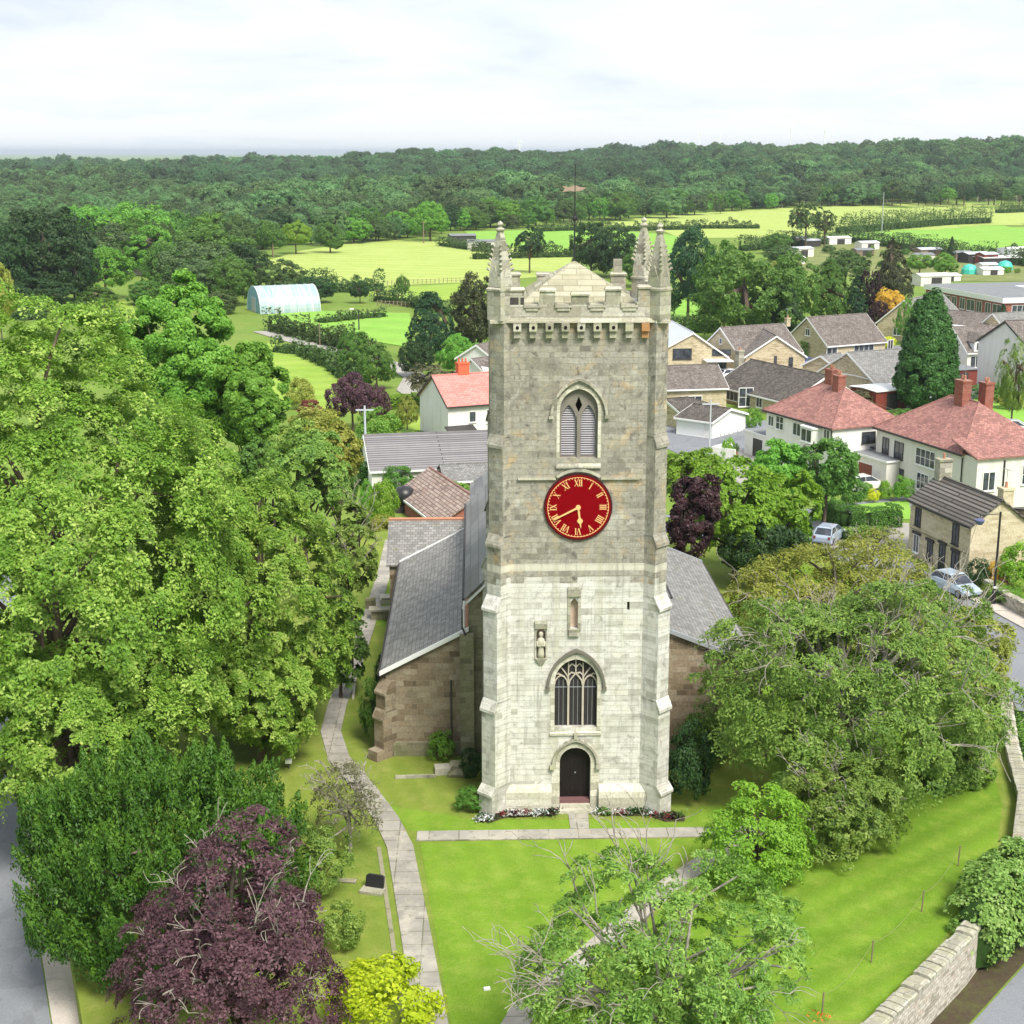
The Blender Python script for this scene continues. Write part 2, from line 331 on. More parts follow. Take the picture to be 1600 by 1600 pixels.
M['cot_tile'] = roofm('interlocking_tile', [(0.10,0.085,0.075),(0.15,0.135,0.12),(0.20,0.18,0.165)], 30, 0.34, 0.07, (0.03,0.028,0.026), 0.3, (0.22,0.15,0.09))
M['metal_roof'] = plain('pale_metal_roof', (0.50,0.53,0.58), 0.4, 0.5, var=0.08)
M['felt'] = plain('grey_roof_felt', (0.20,0.21,0.22), 0.8, 0.2, var=0.25, sc_=0.5)
M['white'] = plain('white_paint', (0.80,0.80,0.79), 0.5, 0.4, var=0.03)
M['black'] = plain('black_paint', (0.018,0.018,0.02), 0.4, 0.5)
M['charcoal'] = plain('charcoal_paint', (0.05,0.045,0.045), 0.6, 0.3)
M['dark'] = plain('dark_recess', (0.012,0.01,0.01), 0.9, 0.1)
M['lead'] = plain('lead', (0.30,0.32,0.34), 0.5, 0.4, var=0.15)
M['ridge_red'] = plain('clay_ridge', (0.45,0.22,0.14), 0.8, 0.2, var=0.4, sc_=2)
M['garage_red'] = plain('brown_garage_paint', (0.20,0.05,0.03), 0.6, 0.3)
M['redpaint'] = plain('red_paint', (0.20,0.045,0.035), 0.6, 0.3)
M['turq'] = plain('turquoise_sheet', (0.06,0.50,0.40), 0.5, 0.4)
M['wood'] = plain('weathered_wood', (0.22,0.17,0.12), 0.85, 0.2, var=0.3)
M['chimney_orange'] = plain('orange_chimney', (0.60,0.14,0.07), 0.8, 0.2)
M['clock_red'] = plain('clock_red', (0.20,0.002,0.005), 0.95, 0.02, var=0.06)
M['gold'] = plain('gilding', (0.80,0.48,0.20), 0.5, 0.4, var=0.05)
M['rustiron'] = plain('bronze_vane', (0.35,0.26,0.2), 0.6, 0.4)
def glass(name, col=(0.03,0.035,0.045), rough=0.06):
    t = NT(name); n = t.noise(t.obj(), 1.7, 2)
    t.b.inputs['IOR'].default_value = 1.5
    return t.fin(t.mix(t.ramp(n,(0.4,0.6)), col, mul(col, 2.2)), rough, 0.6)
M['glass'] = glass('window_glass')
M['leaded'] = plain('leaded_glass', (0.035,0.03,0.032), 0.45, 0.25, var=0.4, sc_=6)
M['hedge_core'] = plain('hedge_core_dark', (0.03,0.065,0.015), 0.9, 0.1, var=0.5, sc_=4)  # solid filler for inner twigs and leaves, their shade put into the colour
M['louvre'] = plain('louvre_paint', (0.42,0.40,0.43), 0.7, 0.3, var=0.1)
def tarmac(name, c, scv=1.0):
    t = NT(name); P = t.obj(); a = t.noise(P, 0.25, 6, 0.6); b = t.noise(P, 22, 4, 0.7)
    col = t.mix(a, mul(c, 0.74), mul(c, 1.2)); col = t.mix(t.math('MULTIPLY', t.ramp(t.noise(P, 0.5, 3, 0.5, 1.5), (0.55, 0.57)), 0.35), col, mul(c, 0.62)); col = t.mix(t.math('MULTIPLY', t.ramp(t.noise(P, 1.5, 8, 0.8), (0.58, 0.7)), 0.4), col, mul(c, 1.5)); col = t.mix(1, col, t.cramp(b, [(0.3,(0.8,)*3),(0.7,(1.2,)*3)]), 'MULTIPLY')
    t.bump(b, 0.25, 0.01); return t.fin(col, 0.9, 0.25)
M['tarmac'] = tarmac('tarmac', (0.21,0.22,0.24)); M['tarmac_dark'] = tarmac('old_tarmac', (0.25,0.25,0.27)); M['pavement'] = tarmac('pavement', (0.50,0.45,0.40))
M['lane'] = tarmac('gravel_lane', (0.36,0.34,0.31))
def flag():
    t = NT('stone_flags'); P = t.obj()
    br = t.brick(P, (0.25,0.235,0.205), (0.35,0.33,0.295), (0.14,0.14,0.09), 1.35, 1.0, 0.025, off=0.0)
    n = t.noise(P, 0.9, 8, 0.7, 0.4); col = t.mix(t.ramp(n,(0.45,0.65)), br.outputs['Color'], (0.42,0.39,0.33))
    col = t.mix(t.ramp(t.noise(P, 2.2, 7, 0.7),(0.56,0.72)), col, (0.17,0.17,0.12)); t.bump(n, 0.3, 0.02); return t.fin(col, 0.92, 0.2)
M['flags'] = flag()
def grass(name, c1, c2, c3, stripe=None, scale=1.0):
    t = NT(name); P = t.obj()
    a = t.noise(P, 0.14*scale, 8, 0.70, 0.5); b = t.noise(P, 0.9*scale, 8, 0.78); c = t.noise(P, 16*scale, 6, 0.85)
    col = t.mix(t.ramp(a,(0.38,0.62)), c1, c2); col = t.mix(t.math('MULTIPLY', t.ramp(b,(0.46,0.66)), 0.65), col, c3)
    if stripe:
        ang, per, amt = stripe
        sx = t.n('ShaderNodeSeparateXYZ'); wv = t.vmath('ADD', P, t.vmath('SCALE', P).outputs[0]) if False else None
        t.put(sx.inputs[0], P)
        d = t.math('ADD', t.math('MULTIPLY', sx.outputs[0], math.cos(R(ang))), t.math('MULTIPLY', sx.outputs[1], math.sin(R(ang))))
        d = t.math('ADD', d, t.math('MULTIPLY', b, 0.9))
        s_ = t.math('SINE', t.math('MULTIPLY', d, 2*math.pi/per)); s_ = t.math('ADD', t.math('MULTIPLY', s_, 0.5), 0.5)
        col = t.mix(t.math('MULTIPLY', s_, amt), col, mul(c1, 0.55))
    col = t.mix(1, col, t.cramp(c, [(0.2,(0.50,)*3),(0.8,(1.50,)*3)]), 'MULTIPLY')
    t.bump(t.math('ADD', c, b), 0.5, 0.05); return t.fin(col, 0.95, 0.15)
M['lawn'] = grass('mown_lawn', (0.135,0.25,0.018), (0.185,0.305,0.028), (0.26,0.335,0.06), (10, 1.3, 0.16))
M['lawn_right'] = grass('mown_striped_lawn', (0.115,0.225,0.015), (0.165,0.285,0.024), (0.26,0.335,0.055), (128, 1.5, 0.30))
M['lawn_dry'] = grass('dry_lawn', (0.14,0.21,0.028), (0.20,0.26,0.04), (0.29,0.30,0.08), (15, 1.1, 0.12))
M['ground'] = grass('rough_grass', (0.12,0.20,0.03), (0.16,0.25,0.04), (0.23,0.26,0.07), None, 0.3)
M['f_yellow'] = grass('hay_field', (0.32,0.42,0.09), (0.38,0.46,0.12), (0.44,0.47,0.17), (70, 9, 0.22), 0.5)
M['f_green'] = grass('green_field', (0.19,0.39,0.05), (0.23,0.43,0.065), (0.29,0.44,0.10), (60, 11, 0.20), 0.5)
M['f_lime'] = grass('lime_field', (0.22,0.36,0.045), (0.28,0.40,0.06), (0.35,0.41,0.11), (100, 6, 0.2), 0.6)
M['f_pale'] = grass('pale_field', (0.36,0.46,0.13), (0.42,0.48,0.16), (0.46,0.5,0.18), None, 0.15)
M['allot'] = grass('allotment_plots', (0.14,0.19,0.05), (0.24,0.26,0.09), (0.33,0.29,0.16), (70, 5, 0.35), 0.8)
M['soil'] = grass('bed_soil', (0.06,0.045,0.03), (0.09,0.07,0.045), (0.10,0.12,0.03))
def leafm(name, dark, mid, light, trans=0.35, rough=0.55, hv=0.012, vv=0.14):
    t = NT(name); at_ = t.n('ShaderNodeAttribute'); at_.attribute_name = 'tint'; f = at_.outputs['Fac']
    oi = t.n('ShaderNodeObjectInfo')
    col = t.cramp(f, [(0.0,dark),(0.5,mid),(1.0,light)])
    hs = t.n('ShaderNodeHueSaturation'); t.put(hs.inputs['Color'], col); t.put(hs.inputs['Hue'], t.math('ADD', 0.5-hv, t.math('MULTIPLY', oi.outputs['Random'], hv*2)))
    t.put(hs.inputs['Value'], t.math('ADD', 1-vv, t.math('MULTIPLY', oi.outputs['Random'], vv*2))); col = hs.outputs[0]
    t.fin(col, rough, 0.35)
    tr = t.n('ShaderNodeBsdfTranslucent'); t.put(tr.inputs['Color'], col); ms = t.n('ShaderNodeMixShader'); ms.inputs[0].default_value = trans
    t.t.links.new(t.b.outputs[0], ms.inputs[1]); t.t.links.new(tr.outputs[0], ms.inputs[2]); t.t.links.new(ms.outputs[0], t.out.inputs[0])
    return t.m
L = {}
L['lime_big'] = leafm('foliage_lime', (0.07,0.15,0.015), (0.23,0.38,0.035), (0.60,0.70,0.16), 0.4)
L['lime_near'] = leafm('foliage_lime_tree', (0.07,0.16,0.018), (0.21,0.38,0.04), (0.55,0.68,0.17), 0.4, hv=0.003, vv=0.05)
L['conif'] = leafm('foliage_conifer', (0.018,0.055,0.012), (0.042,0.115,0.024), (0.09,0.20,0.04), 0.25)
L['bright'] = leafm('foliage_bright', (0.06,0.17,0.02), (0.14,0.34,0.035), (0.26,0.50,0.07))
L['mid'] = leafm('foliage_mid', (0.04,0.11,0.018), (0.09,0.21,0.03), (0.17,0.32,0.055))
L['dark'] = leafm('foliage_dark', (0.018,0.05,0.014), (0.032,0.085,0.022), (0.06,0.13,0.035))
L['blue'] = leafm('foliage_bluegreen', (0.016,0.055,0.022), (0.03,0.095,0.035), (0.055,0.15,0.05))
L['yew'] = leafm('foliage_yew', (0.022,0.065,0.006), (0.055,0.14,0.011), (0.15,0.28,0.028), 0.3)
L['purple'] = leafm('foliage_purple', (0.034,0.015,0.022), (0.098,0.044,0.060), (0.20,0.105,0.135), 0.3)
L['purple_dk'] = leafm('foliage_dark_purple', (0.014,0.008,0.010), (0.035,0.014,0.020), (0.08,0.035,0.04), 0.25)
L['cherry'] = leafm('foliage_cherry', (0.06,0.13,0.02), (0.175,0.30,0.045), (0.38,0.50,0.115))
L['olive'] = leafm('foliage_olive', (0.12,0.15,0.02), (0.26,0.30,0.04), (0.46,0.46,0.10))
L['dusky'] = leafm('foliage_dusky', (0.07,0.07,0.035), (0.13,0.13,0.06), (0.22,0.21,0.11), 0.25)
L['lime'] = leafm('foliage_vivid_lime', (0.10,0.22,0.015), (0.20,0.40,0.03), (0.34,0.55,0.06), 0.4)
L['chart'] = leafm('foliage_chartreuse', (0.22,0.32,0.01), (0.42,0.56,0.015), (0.62,0.70,0.04), 0.4)
L['brown'] = leafm('foliage_browngreen', (0.035,0.05,0.018), (0.065,0.085,0.03), (0.11,0.125,0.05))
L['orange'] = leafm('foliage_orange', (0.35,0.22,0.02), (0.62,0.36,0.04), (0.75,0.50,0.10), 0.35)
L['yellow'] = leafm('foliage_yellow', (0.35,0.40,0.02), (0.60,0.62,0.03), (0.75,0.72,0.06), 0.35)
L['redbush'] = leafm('foliage_red', (0.10,0.03,0.02), (0.20,0.05,0.035), (0.3,0.1,0.06), 0.3)
L['hedge'] = leafm('foliage_hedge', (0.04,0.12,0.015), (0.08,0.22,0.025), (0.13,0.32,0.04), 0.25)
L['field_hedge'] = leafm('foliage_field_hedge', (0.04,0.08,0.018), (0.075,0.14,0.03), (0.12,0.19,0.05), 0.25)
L['ivy'] = leafm('foliage_ivy', (0.10,0.24,0.03), (0.22,0.42,0.08), (0.42,0.60,0.20), 0.3)
L['wood'] = leafm('foliage_woodland', (0.032,0.08,0.026), (0.10,0.195,0.065), (0.23,0.36,0.125), 0.35, hv=0.022, vv=0.42)
L['wood2'] = leafm('foliage_woodland_dark', (0.024,0.065,0.026), (0.066,0.14,0.054), (0.155,0.27,0.105), 0.35, hv=0.02, vv=0.4)
L['flowers'] = leafm('petals_mixed', (0.35,0.03,0.03), (0.55,0.5,0.5), (0.7,0.7,0.7), 0.2)
def barkm(name, c):
    t = NT(name); n = t.noise(t.obj(), 5, 6, 0.7); t.bump(n, 0.5, 0.03); return t.fin(t.mix(t.ramp(n,(0.35,0.65)), mul(c,0.6), mul(c,1.35)), 0.9, 0.2)
M['bark'] = barkm('bark', (0.12,0.09,0.065)); M['bark_silver'] = barkm('silvery_bark', (0.30,0.27,0.23)); M['bark_dark'] = barkm('dark_bark', (0.05,0.04,0.03))
# ------------------------------------------------------------------ foliage
def np_mesh(name, V, F4, tint, mat):
    me = bpy.data.meshes.new(name); n = len(V); m = len(F4); k = F4.shape[1]
    me.vertices.add(n); me.vertices.foreach_set('co', V.astype(np.float32).ravel())
    me.loops.add(m*k); me.loops.foreach_set('vertex_index', F4.astype(np.int32).ravel())
    me.polygons.add(m); me.polygons.foreach_set('loop_start', np.arange(0, m*k, k, dtype=np.int32))
    me.update(calc_edges=True)
    a = me.attributes.new('tint', 'FLOAT', 'FACE'); a.data.foreach_set('value', np.clip(tint, 0, 1).astype(np.float32))
    if mat: me.materials.append(mat)
    return me
def nrm(v): return v/np.maximum(1e-6, np.linalg.norm(v, axis=-1, keepdims=True))
def sphere_pts(n, g, zmin=-0.55):
    v = nrm(g.normal(size=(n*4, 3))); v = v[v[:,2] > zmin][:n]
    return v
def leaf_geo(P, N, g, size, aspect=0.55, up=None):
    n = len(P)
    T = nrm(np.cross(N, g.normal(size=(n,3)))) if up is None else nrm(up - N*np.sum(up*N,1,keepdims=True))
    B = np.cross(N, T); s = size*(0.6+0.8*g.random((n,1))**1.3)
    a = P-T*s*0.5; b = P+B*s*aspect*0.5-T*s*0.05; c = P+T*s*0.5; d = P-B*s*aspect*0.5-T*s*0.05
    V = np.stack([a,b,c,d], 1).reshape(-1,3)
    return V, np.arange(n*4).reshape(n,4)
def envelope(seed, nd=14, amp=0.35, sharp=7):
    g = np.random.default_rng(seed); D = sphere_pts(nd, g, -0.7); w_ = 0.6+0.4*g.random(len(D))
    def f(d):
        q = np.exp(sharp*(d@D.T-1))*w_
        return (1-amp)+amp*np.minimum(1.15, q.max(1)*1.1)
    return f
def crown_mesh(name, mat, rx, ry, rz, cz, seed, nclump=120, nleaf=90, leaf=0.4, clump=0.13, style='pad', amp=0.35, zmin=-0.55, depth=0.45, taper=0.0, inner=0.3, aspect=0.6, nd=14, lean=(0,0), sharp=7, pz=1.0):
    """crown of many separate leaf faces gathered in clumps on a lumpy, uneven envelope"""
    g = np.random.default_rng(seed); env = envelope(seed+1, nd, amp, sharp)
    d = sphere_pts(nclump, g, zmin); n = len(d)
    r = env(d)*np.where(g.random(n) < inner, depth+(0.9-depth)*g.random(n), 0.90+0.10*g.random(n))
    C = d*r[:,None]
    if taper:      # cone-like
        t = (C[:,2]+1)/2; C[:,:2] *= (1.25-taper*t)[:,None]
    S = np.array([rx, ry, rz]); C = C*S
    C[:,2] += cz; C[:,0] += lean[0]*C[:,2]; C[:,1] += lean[1]*C[:,2]
    O = nrm(d/S)
    rc = clump*(rx+ry)/2*(0.7+0.6*g.random(n))
    ci = np.repeat(np.arange(n), nleaf); k = len(ci)
    Z = np.array([0,0,1.0])
    if style == 'pad':
        A = nrm(O*0.75+Z*0.65+g.normal(size=(n,3))*0.25)
    elif style == 'ball':
        A = nrm(O+Z*0.3)
    elif style == 'spire':
        A = nrm(O*0.35+Z*1.0+g.normal(size=(n,3))*0.10)
    elif style == 'droop':
        A = nrm(O*0.9+Z*0.35+g.normal(size=(n,3))*0.1)
    T1 = nrm(np.cross(A, g.normal(size=(n,3)))); T2 = np.cross(A, T1)
    rr = rc[ci][:,None]
    if style == 'ball':
        u = nrm(g.normal(size=(k,3))); q = g.random((k,1))**0.33
        flip = np.sum(u*A[ci],1) < -0.2; u[flip] *= -1
        P = C[ci]+u*q*rr*np.array([1,1,0.85]); N = nrm(u*0.7+A[ci]*0.4+g.normal(size=(k,3))*0.45)
        edge = q[:,0]
    elif style == 'spire':
        h = g.random((k,1)); an = g.random((k,1))*2*math.pi; ra = rr*0.42*(1-h)**0.8*(0.35+0.65*g.random((k,1)))
        rad = T1[ci]*np.cos(an)+T2[ci]*np.sin(an)
        P = C[ci]+A[ci]*(h-0.4)*rr*1.5+rad*ra*1.5; N = nrm(rad+A[ci]*0.5+g.normal(size=(k,3))*0.4)
        edge = h[:,0]
    else:
        q = np.sqrt(g.random((k,1))); an = g.random((k,1))*2*math.pi
        # lobed pad edge
        q = q*(0.75+0.25*np.sin(an*3+g.random(n)[ci][:,None]*6.28)+0.12*np.sin(an*7))
        rad = T1[ci]*np.cos(an)+T2[ci]*np.sin(an)
        P = C[ci]+rad*q*rr+A[ci]*((0.28*(1-q*q)-0.14)*rr+g.normal(size=(k,1))*0.09*rr)-Z*(q*q*rr*0.25)
        N = nrm(A[ci]*0.9+rad*q*0.5+g.normal(size=(k,3))*0.33)
        edge = q[:,0]
    up = None
    if style == 'droop': up = nrm(O[ci]*0.6-Z*0.8+g.normal(size=(k,3))*0.3)
    if style == 'spire': up = nrm(A[ci]+g.normal(size=(k,3))*0.35)
    if pz != 1.0: P[:,2] = C[ci][:,2]+(P[:,2]-C[ci][:,2])*pz
    V, F = leaf_geo(P, N, g, leaf, aspect, up)
    if pz != 1.0: zc_ = np.repeat(P[:,2], 4); V[:,2] = zc_+(V[:,2]-zc_)*pz
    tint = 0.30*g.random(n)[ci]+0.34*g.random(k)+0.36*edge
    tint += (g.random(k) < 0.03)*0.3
    return np_mesh(name, V, F, tint, mat), C
def limb_pts(a, b, g, sag=0.15, n=5):
    a = np.array(a, float); b = np.array(b, float); m = []; off = g.normal(size=3)*np.linalg.norm(b-a)*0.10
    for i in range(n+1):
        t = i/n; p = a*(1-t)+b*t+off*math.sin(math.pi*t); p[2] += math.sin(math.pi*t)*sag*np.linalg.norm(b-a)*0.4; m.append(tuple(p))
    return m
def trunk_mesh(mb, r, h, g, targets, base_z=0, fork=0.45, nl=9, lr=0.45, lean=(0,0)):
    top = (lean[0]*h+g.normal()*0.03*h, lean[1]*h+g.normal()*0.03*h, h)
    pts = [(0,0,base_z-0.3),(lean[0]*h*0.2,lean[1]*h*0.2,base_z+h*0.12),(lean[0]*h*0.5+g.normal()*0.02*h,lean[1]*h*0.5,h*0.5),top]
    mb.tube(pts, [r*1.5, r*1.05, r*0.75, r*0.35], 8)
    if len(targets):
        idx = g.choice(len(targets), min(nl, len(targets)), replace=False)
        for i in idx:
            t = fork+(0.95-fork)*g.random(); s = tuple(np.array(pts[1])*(1-t)+np.array(top)*t)
            q = limb_pts(s, targets[i], g); mb.tube(q, [r*lr*(1-j/(len(q)))+0.02 for j in range(len(q))], 5)
    return top
def twigs(mb, a, b, g, r, depth, n=3, spread=0.5):
    q = limb_pts(a, b, g, 0.25, 4); mb.tube(q, [max(0.012, r*(1-0.75*i/4)) for i in range(5)], 4)
    if depth <= 0: return
    d = np.array(b, float)-np.array(a, float); L_ = np.linalg.norm(d)
    for k in range(n):
        i = g.integers(1, 5); s = np.array(q[i]); dd = d/L_+g.normal(size=3)*spread; dd[2] += 0.1; dd /= np.linalg.norm(dd)
        twigs(mb, s, s+dd*L_*(0.35+0.3*g.random()), g, r*0.5, depth-1, n, spread)
def obj_of(me, name, parent, mat=None):
    o = bpy.data.objects.new(name, me); COL.objects.link(o); o.parent = parent
    if mat:
        o.material_slots[0].link = 'OBJECT'; o.material_slots[0].material = mat
    return o
# prototypes for middle-distance trees: unit size (height 1, half-width 0.5)
PROTO = {}
def proto(kind, seed):
    key = (kind, seed)
    if key in PROTO: return PROTO[key]
    g = np.random.default_rng(seed*31+5); tb = MB()
    if kind == 'round':
        me, C = crown_mesh('crown', L['mid'], 0.5, 0.5, 0.42, 0.58, seed, 210, 70, 0.034, 0.15, 'ball', 0.36, -0.8, nd=24, sharp=9)
    elif kind == 'broad':   # low skirted crown reaching nearly to the ground
        me, C = crown_mesh('crown', L['mid'], 0.5, 0.5, 0.5, 0.49, seed, 240, 70, 0.032, 0.14, 'ball', 0.40, -0.85, nd=30, sharp=11)
    elif kind == 'fine':    # feathery upright
        me, C = crown_mesh('crown', L['mid'], 0.5, 0.5, 0.5, 0.5, seed, 260, 60, 0.030, 0.14, 'spire', 0.38, -0.85, nd=26, sharp=10, pz=0.75)
    elif kind == 'open':    # gaps with visible limbs
        me, C = crown_mesh('crown', L['mid'], 0.5, 0.5, 0.36, 0.62, seed, 95, 90, 0.034, 0.16, 'pad', 0.42, -0.7, nd=10)
    elif kind == 'conifer':
        me, C = crown_mesh('crown', L['mid'], 0.42, 0.42, 0.5, 0.5, seed, 330, 55, 0.034, 0.15, 'droop', 0.16, -0.95, taper=0.95, inner=0.35, aspect=0.4, pz=0.7)
    elif kind == 'column':
        me, C = crown_mesh('crown', L['mid'], 0.5, 0.5, 0.52, 0.5, seed, 460, 70, 0.028, 0.15, 'ball', 0.18, -0.98, taper=0.62, inner=0.2, aspect=0.5, nd=60, sharp=30, pz=0.5)
    elif kind == 'weep':
        me, C = crown_mesh('crown', L['mid'], 0.5, 0.5, 0.45, 0.52, seed, 170, 70, 0.04, 0.17, 'droop', 0.3, -0.9, aspect=0.22)
    n = {'open': 12, 'round': 7}.get(kind, 4)
    trunk_mesh(tb, 0.022, 0.72 if kind not in ('conifer','column') else 0.93, g, C*0.85+np.array([0,0,0.05]), nl=n, fork=0.3)
    tm = bpy.data.meshes.new('trunk'); tm.from_pydata(tb.v, [], tb.f); tm.materials.append(M['bark']); tm.update()
    PROTO[key] = (me, tm); return PROTO[key]
def tree_at(name, label, px, ybase, ytop, wpx, leaf, kind='round', seed=1, group=None, z=GZ, bark=None, cat='tree', yb_hidden=0, sq=1.0):
    x, y = G(px, ybase, z)
    if y > 700: z = terrain(x, y); x, y = G(px, ybase, z)
    zt = Wz(px, ytop, y)[1]; dist = math.hypot(x-CAMX, y-CAMY)
    zc = dist/math.cos(0)  # along-view depth is near enough the ground distance here
    wd = wpx/FPX*math.sqrt((x-CAMX)**2+(y-CAMY)**2+(z+4-CAMZ)**2); h = max(0.4, zt-z)
    me, tm = proto(kind, seed)
    e = empty(name, (x, y+wd*0.25, z), label, cat, rz=rnd.random()*6.28, group=group); e.scale = (wd, wd*sq, h)
    c = obj_of(me, 'crown', e, leaf); t = obj_of(tm, 'trunk', e, bark)
    return e
def shrub_mesh(name, rx, ry, h, leafmat, seed, n=60, nl=70, leaf=0.12, style='ball', amp=0.3, zc=0.45):
    me, C = crown_mesh(name, leafmat, rx, ry, h*0.55, h*zc, seed, n, nl, leaf, 0.26, style, amp, -0.7, nd=9); return me
SHR = {}
def shrub(name, label, px, py, wpx, hpx, leaf, seed=1, z=GZ, group=None, cat='shrub', style='ball', fine=0.05, sq=1.0):
    key = (seed % 4, style)
    if key not in SHR: SHR[key] = shrub_mesh('shrub', 0.5, 0.5, 1.0, L['mid'], 50+seed % 4, 80, 75, fine, style)
    x, y = G(px, py, z); d = math.sqrt((x-CAMX)**2+(y-CAMY)**2+(z-CAMZ)**2); wd = wpx/FPX*d; h = max(0.3, Wz(px, py-hpx, y)[1]-z)
    o = bpy.data.objects.new(name, SHR[key]); COL.objects.link(o); o.location = (x, y+wd*0.2, z); o.rotation_euler.z = rnd.random()*6.28
    o.scale = (wd, wd*sq, h); o.material_slots[0].link = 'OBJECT'; o.material_slots[0].material = leaf
    return tag(o, label, cat, group)
def hedge(name, label, pts, wd, h, leaf, leafsize=0.12, dens=60, seed=3, group=None, rough=0.12, z=None):
    """a clipped or wild hedge: leaf faces spread through a long box along a polyline"""
    g = np.random.default_rng(seed); P = []; N = []
    for (a, b) in zip(pts[:-1], pts[1:]):
        a = np.array(a, float); b = np.array(b, float); l = np.linalg.norm((b-a)[:2]); n = int(dens*l*(wd+2*h))
        if n < 1: continue
        t = g.random(n); s = g.random(n)*(wd+2*h)-h-wd/2
        dirv = (b-a)/l; nx = np.array([-dirv[1], dirv[0], 0])
        hh = h*(1+rough*np.sin(t*l*0.35+seed)+rough*0.9*np.sin(t*l*0.9+seed)+rough*0.8*np.sin(t*l*2.3+1))
        off = np.clip(s, -wd/2, wd/2); zz_ = np.where(np.abs(s) > wd/2, hh*(1-(np.abs(s)-wd/2)/h), hh)
        base = a[None]*(1-t[:,None])+b[None]*t[:,None]
        bul = 1+rough*np.sin(t*l*1.7+2)
        p = base+nx[None]*(off*bul)[:,None]; p[:,2] += zz_
        nn = np.where((np.abs(s) > wd/2)[:,None], np.sign(s)[:,None]*nx[None], np.array([[0,0,1.0]]))
        P.append(p+g.normal(size=p.shape)*rough*0.5*min(1,wd)); N.append(nrm(nn+g.normal(size=p.shape)*0.5))
    P = np.concatenate(P); N = np.concatenate(N); V, F = leaf_geo(P, N, g, leafsize, 0.65)
    tint = 0.7*g.random(len(P))+0.3*(0.5+0.5*np.sin(P[:,0]*1.1)*np.sin(P[:,1]*0.9))
    # solid core so that no light leaks through
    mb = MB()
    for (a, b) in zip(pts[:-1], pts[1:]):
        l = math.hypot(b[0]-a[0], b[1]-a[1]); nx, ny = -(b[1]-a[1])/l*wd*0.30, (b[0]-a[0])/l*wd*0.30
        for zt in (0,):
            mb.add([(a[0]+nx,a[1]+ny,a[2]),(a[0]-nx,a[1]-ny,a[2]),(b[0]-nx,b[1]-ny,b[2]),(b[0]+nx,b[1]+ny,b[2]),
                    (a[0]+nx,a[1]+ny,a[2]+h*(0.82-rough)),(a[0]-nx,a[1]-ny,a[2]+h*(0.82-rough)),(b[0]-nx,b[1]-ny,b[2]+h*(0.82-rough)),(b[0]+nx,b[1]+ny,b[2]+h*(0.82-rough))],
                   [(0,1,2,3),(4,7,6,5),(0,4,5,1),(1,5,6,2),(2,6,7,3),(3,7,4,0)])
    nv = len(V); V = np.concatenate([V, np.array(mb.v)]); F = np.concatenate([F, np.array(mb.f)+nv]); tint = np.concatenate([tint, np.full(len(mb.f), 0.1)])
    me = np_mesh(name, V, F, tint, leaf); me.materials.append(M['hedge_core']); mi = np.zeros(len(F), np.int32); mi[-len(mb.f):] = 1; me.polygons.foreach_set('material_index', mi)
    o = bpy.data.objects.new(name, me); COL.objects.link(o)
    return tag(o, label, 'hedge', group)
# ------------------------------------------------------------------ the church
church = empty('church', (0,0,0), 'pale stone parish church with tall square clock tower and grey slate aisle roofs', 'church')
def cp(mb, name, mat, parent=church, label=None, **k):
    o = mb.build(name, mat, parent, **k)
    if label: o['label'] = label
    return o
HW, TD, BW = 3.6, 6.7, 0.85     # half width, depth of the shaft, buttress width
A_bel = arch(0.84, 16.85, 19.0, 19.95); A_west = arch(0.98, 4.15, 6.40, 7.48); A_door = arch(0.72, 0.30, 2.45, 3.15)
A_nic = arch(0.17, 8.95, 10.1, 10.38, cx=-0.12); A_sta = arch(0.21, 7.55, 8.72, 8.98, cx=-1.62)
slit = [(2.28,9.80),(2.40,9.80),(2.40,10.20),(2.28,10.20)]
m = MB(); m.wallholes([(-HW,0),(HW,0),(HW,22.9),(-HW,22.9)], [A_bel, A_west, A_door, A_nic, A_sta, slit], 0, 0.45)
for X in (-HW, HW): m.add([(X,0,0),(X,TD,0),(X,TD,22.9),(X,0,22.9)], [(0,1,2,3)])
m.add([(-HW,TD,0),(HW,TD,0),(HW,TD,22.9),(-HW,TD,22.9)], [(0,1,2,3)])
m.add([(-HW,0,22.9),(HW,0,22.9),(HW,TD,22.9),(-HW,TD,22.9)], [(0,1,2,3)])
cp(m, 'tower_shaft', M['tower'])
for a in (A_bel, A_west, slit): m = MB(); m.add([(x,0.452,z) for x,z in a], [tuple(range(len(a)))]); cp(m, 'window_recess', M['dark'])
M['infill'] = plain('pinkish_infill', (0.55,0.42,0.33), 0.9, 0.1, var=0.25)
for a in (A_nic, A_sta): m = MB(); m.add([(x,0.3,z) for x,z in a], [tuple(range(len(a)))]); cp(m, 'niche_back', M['infill'])
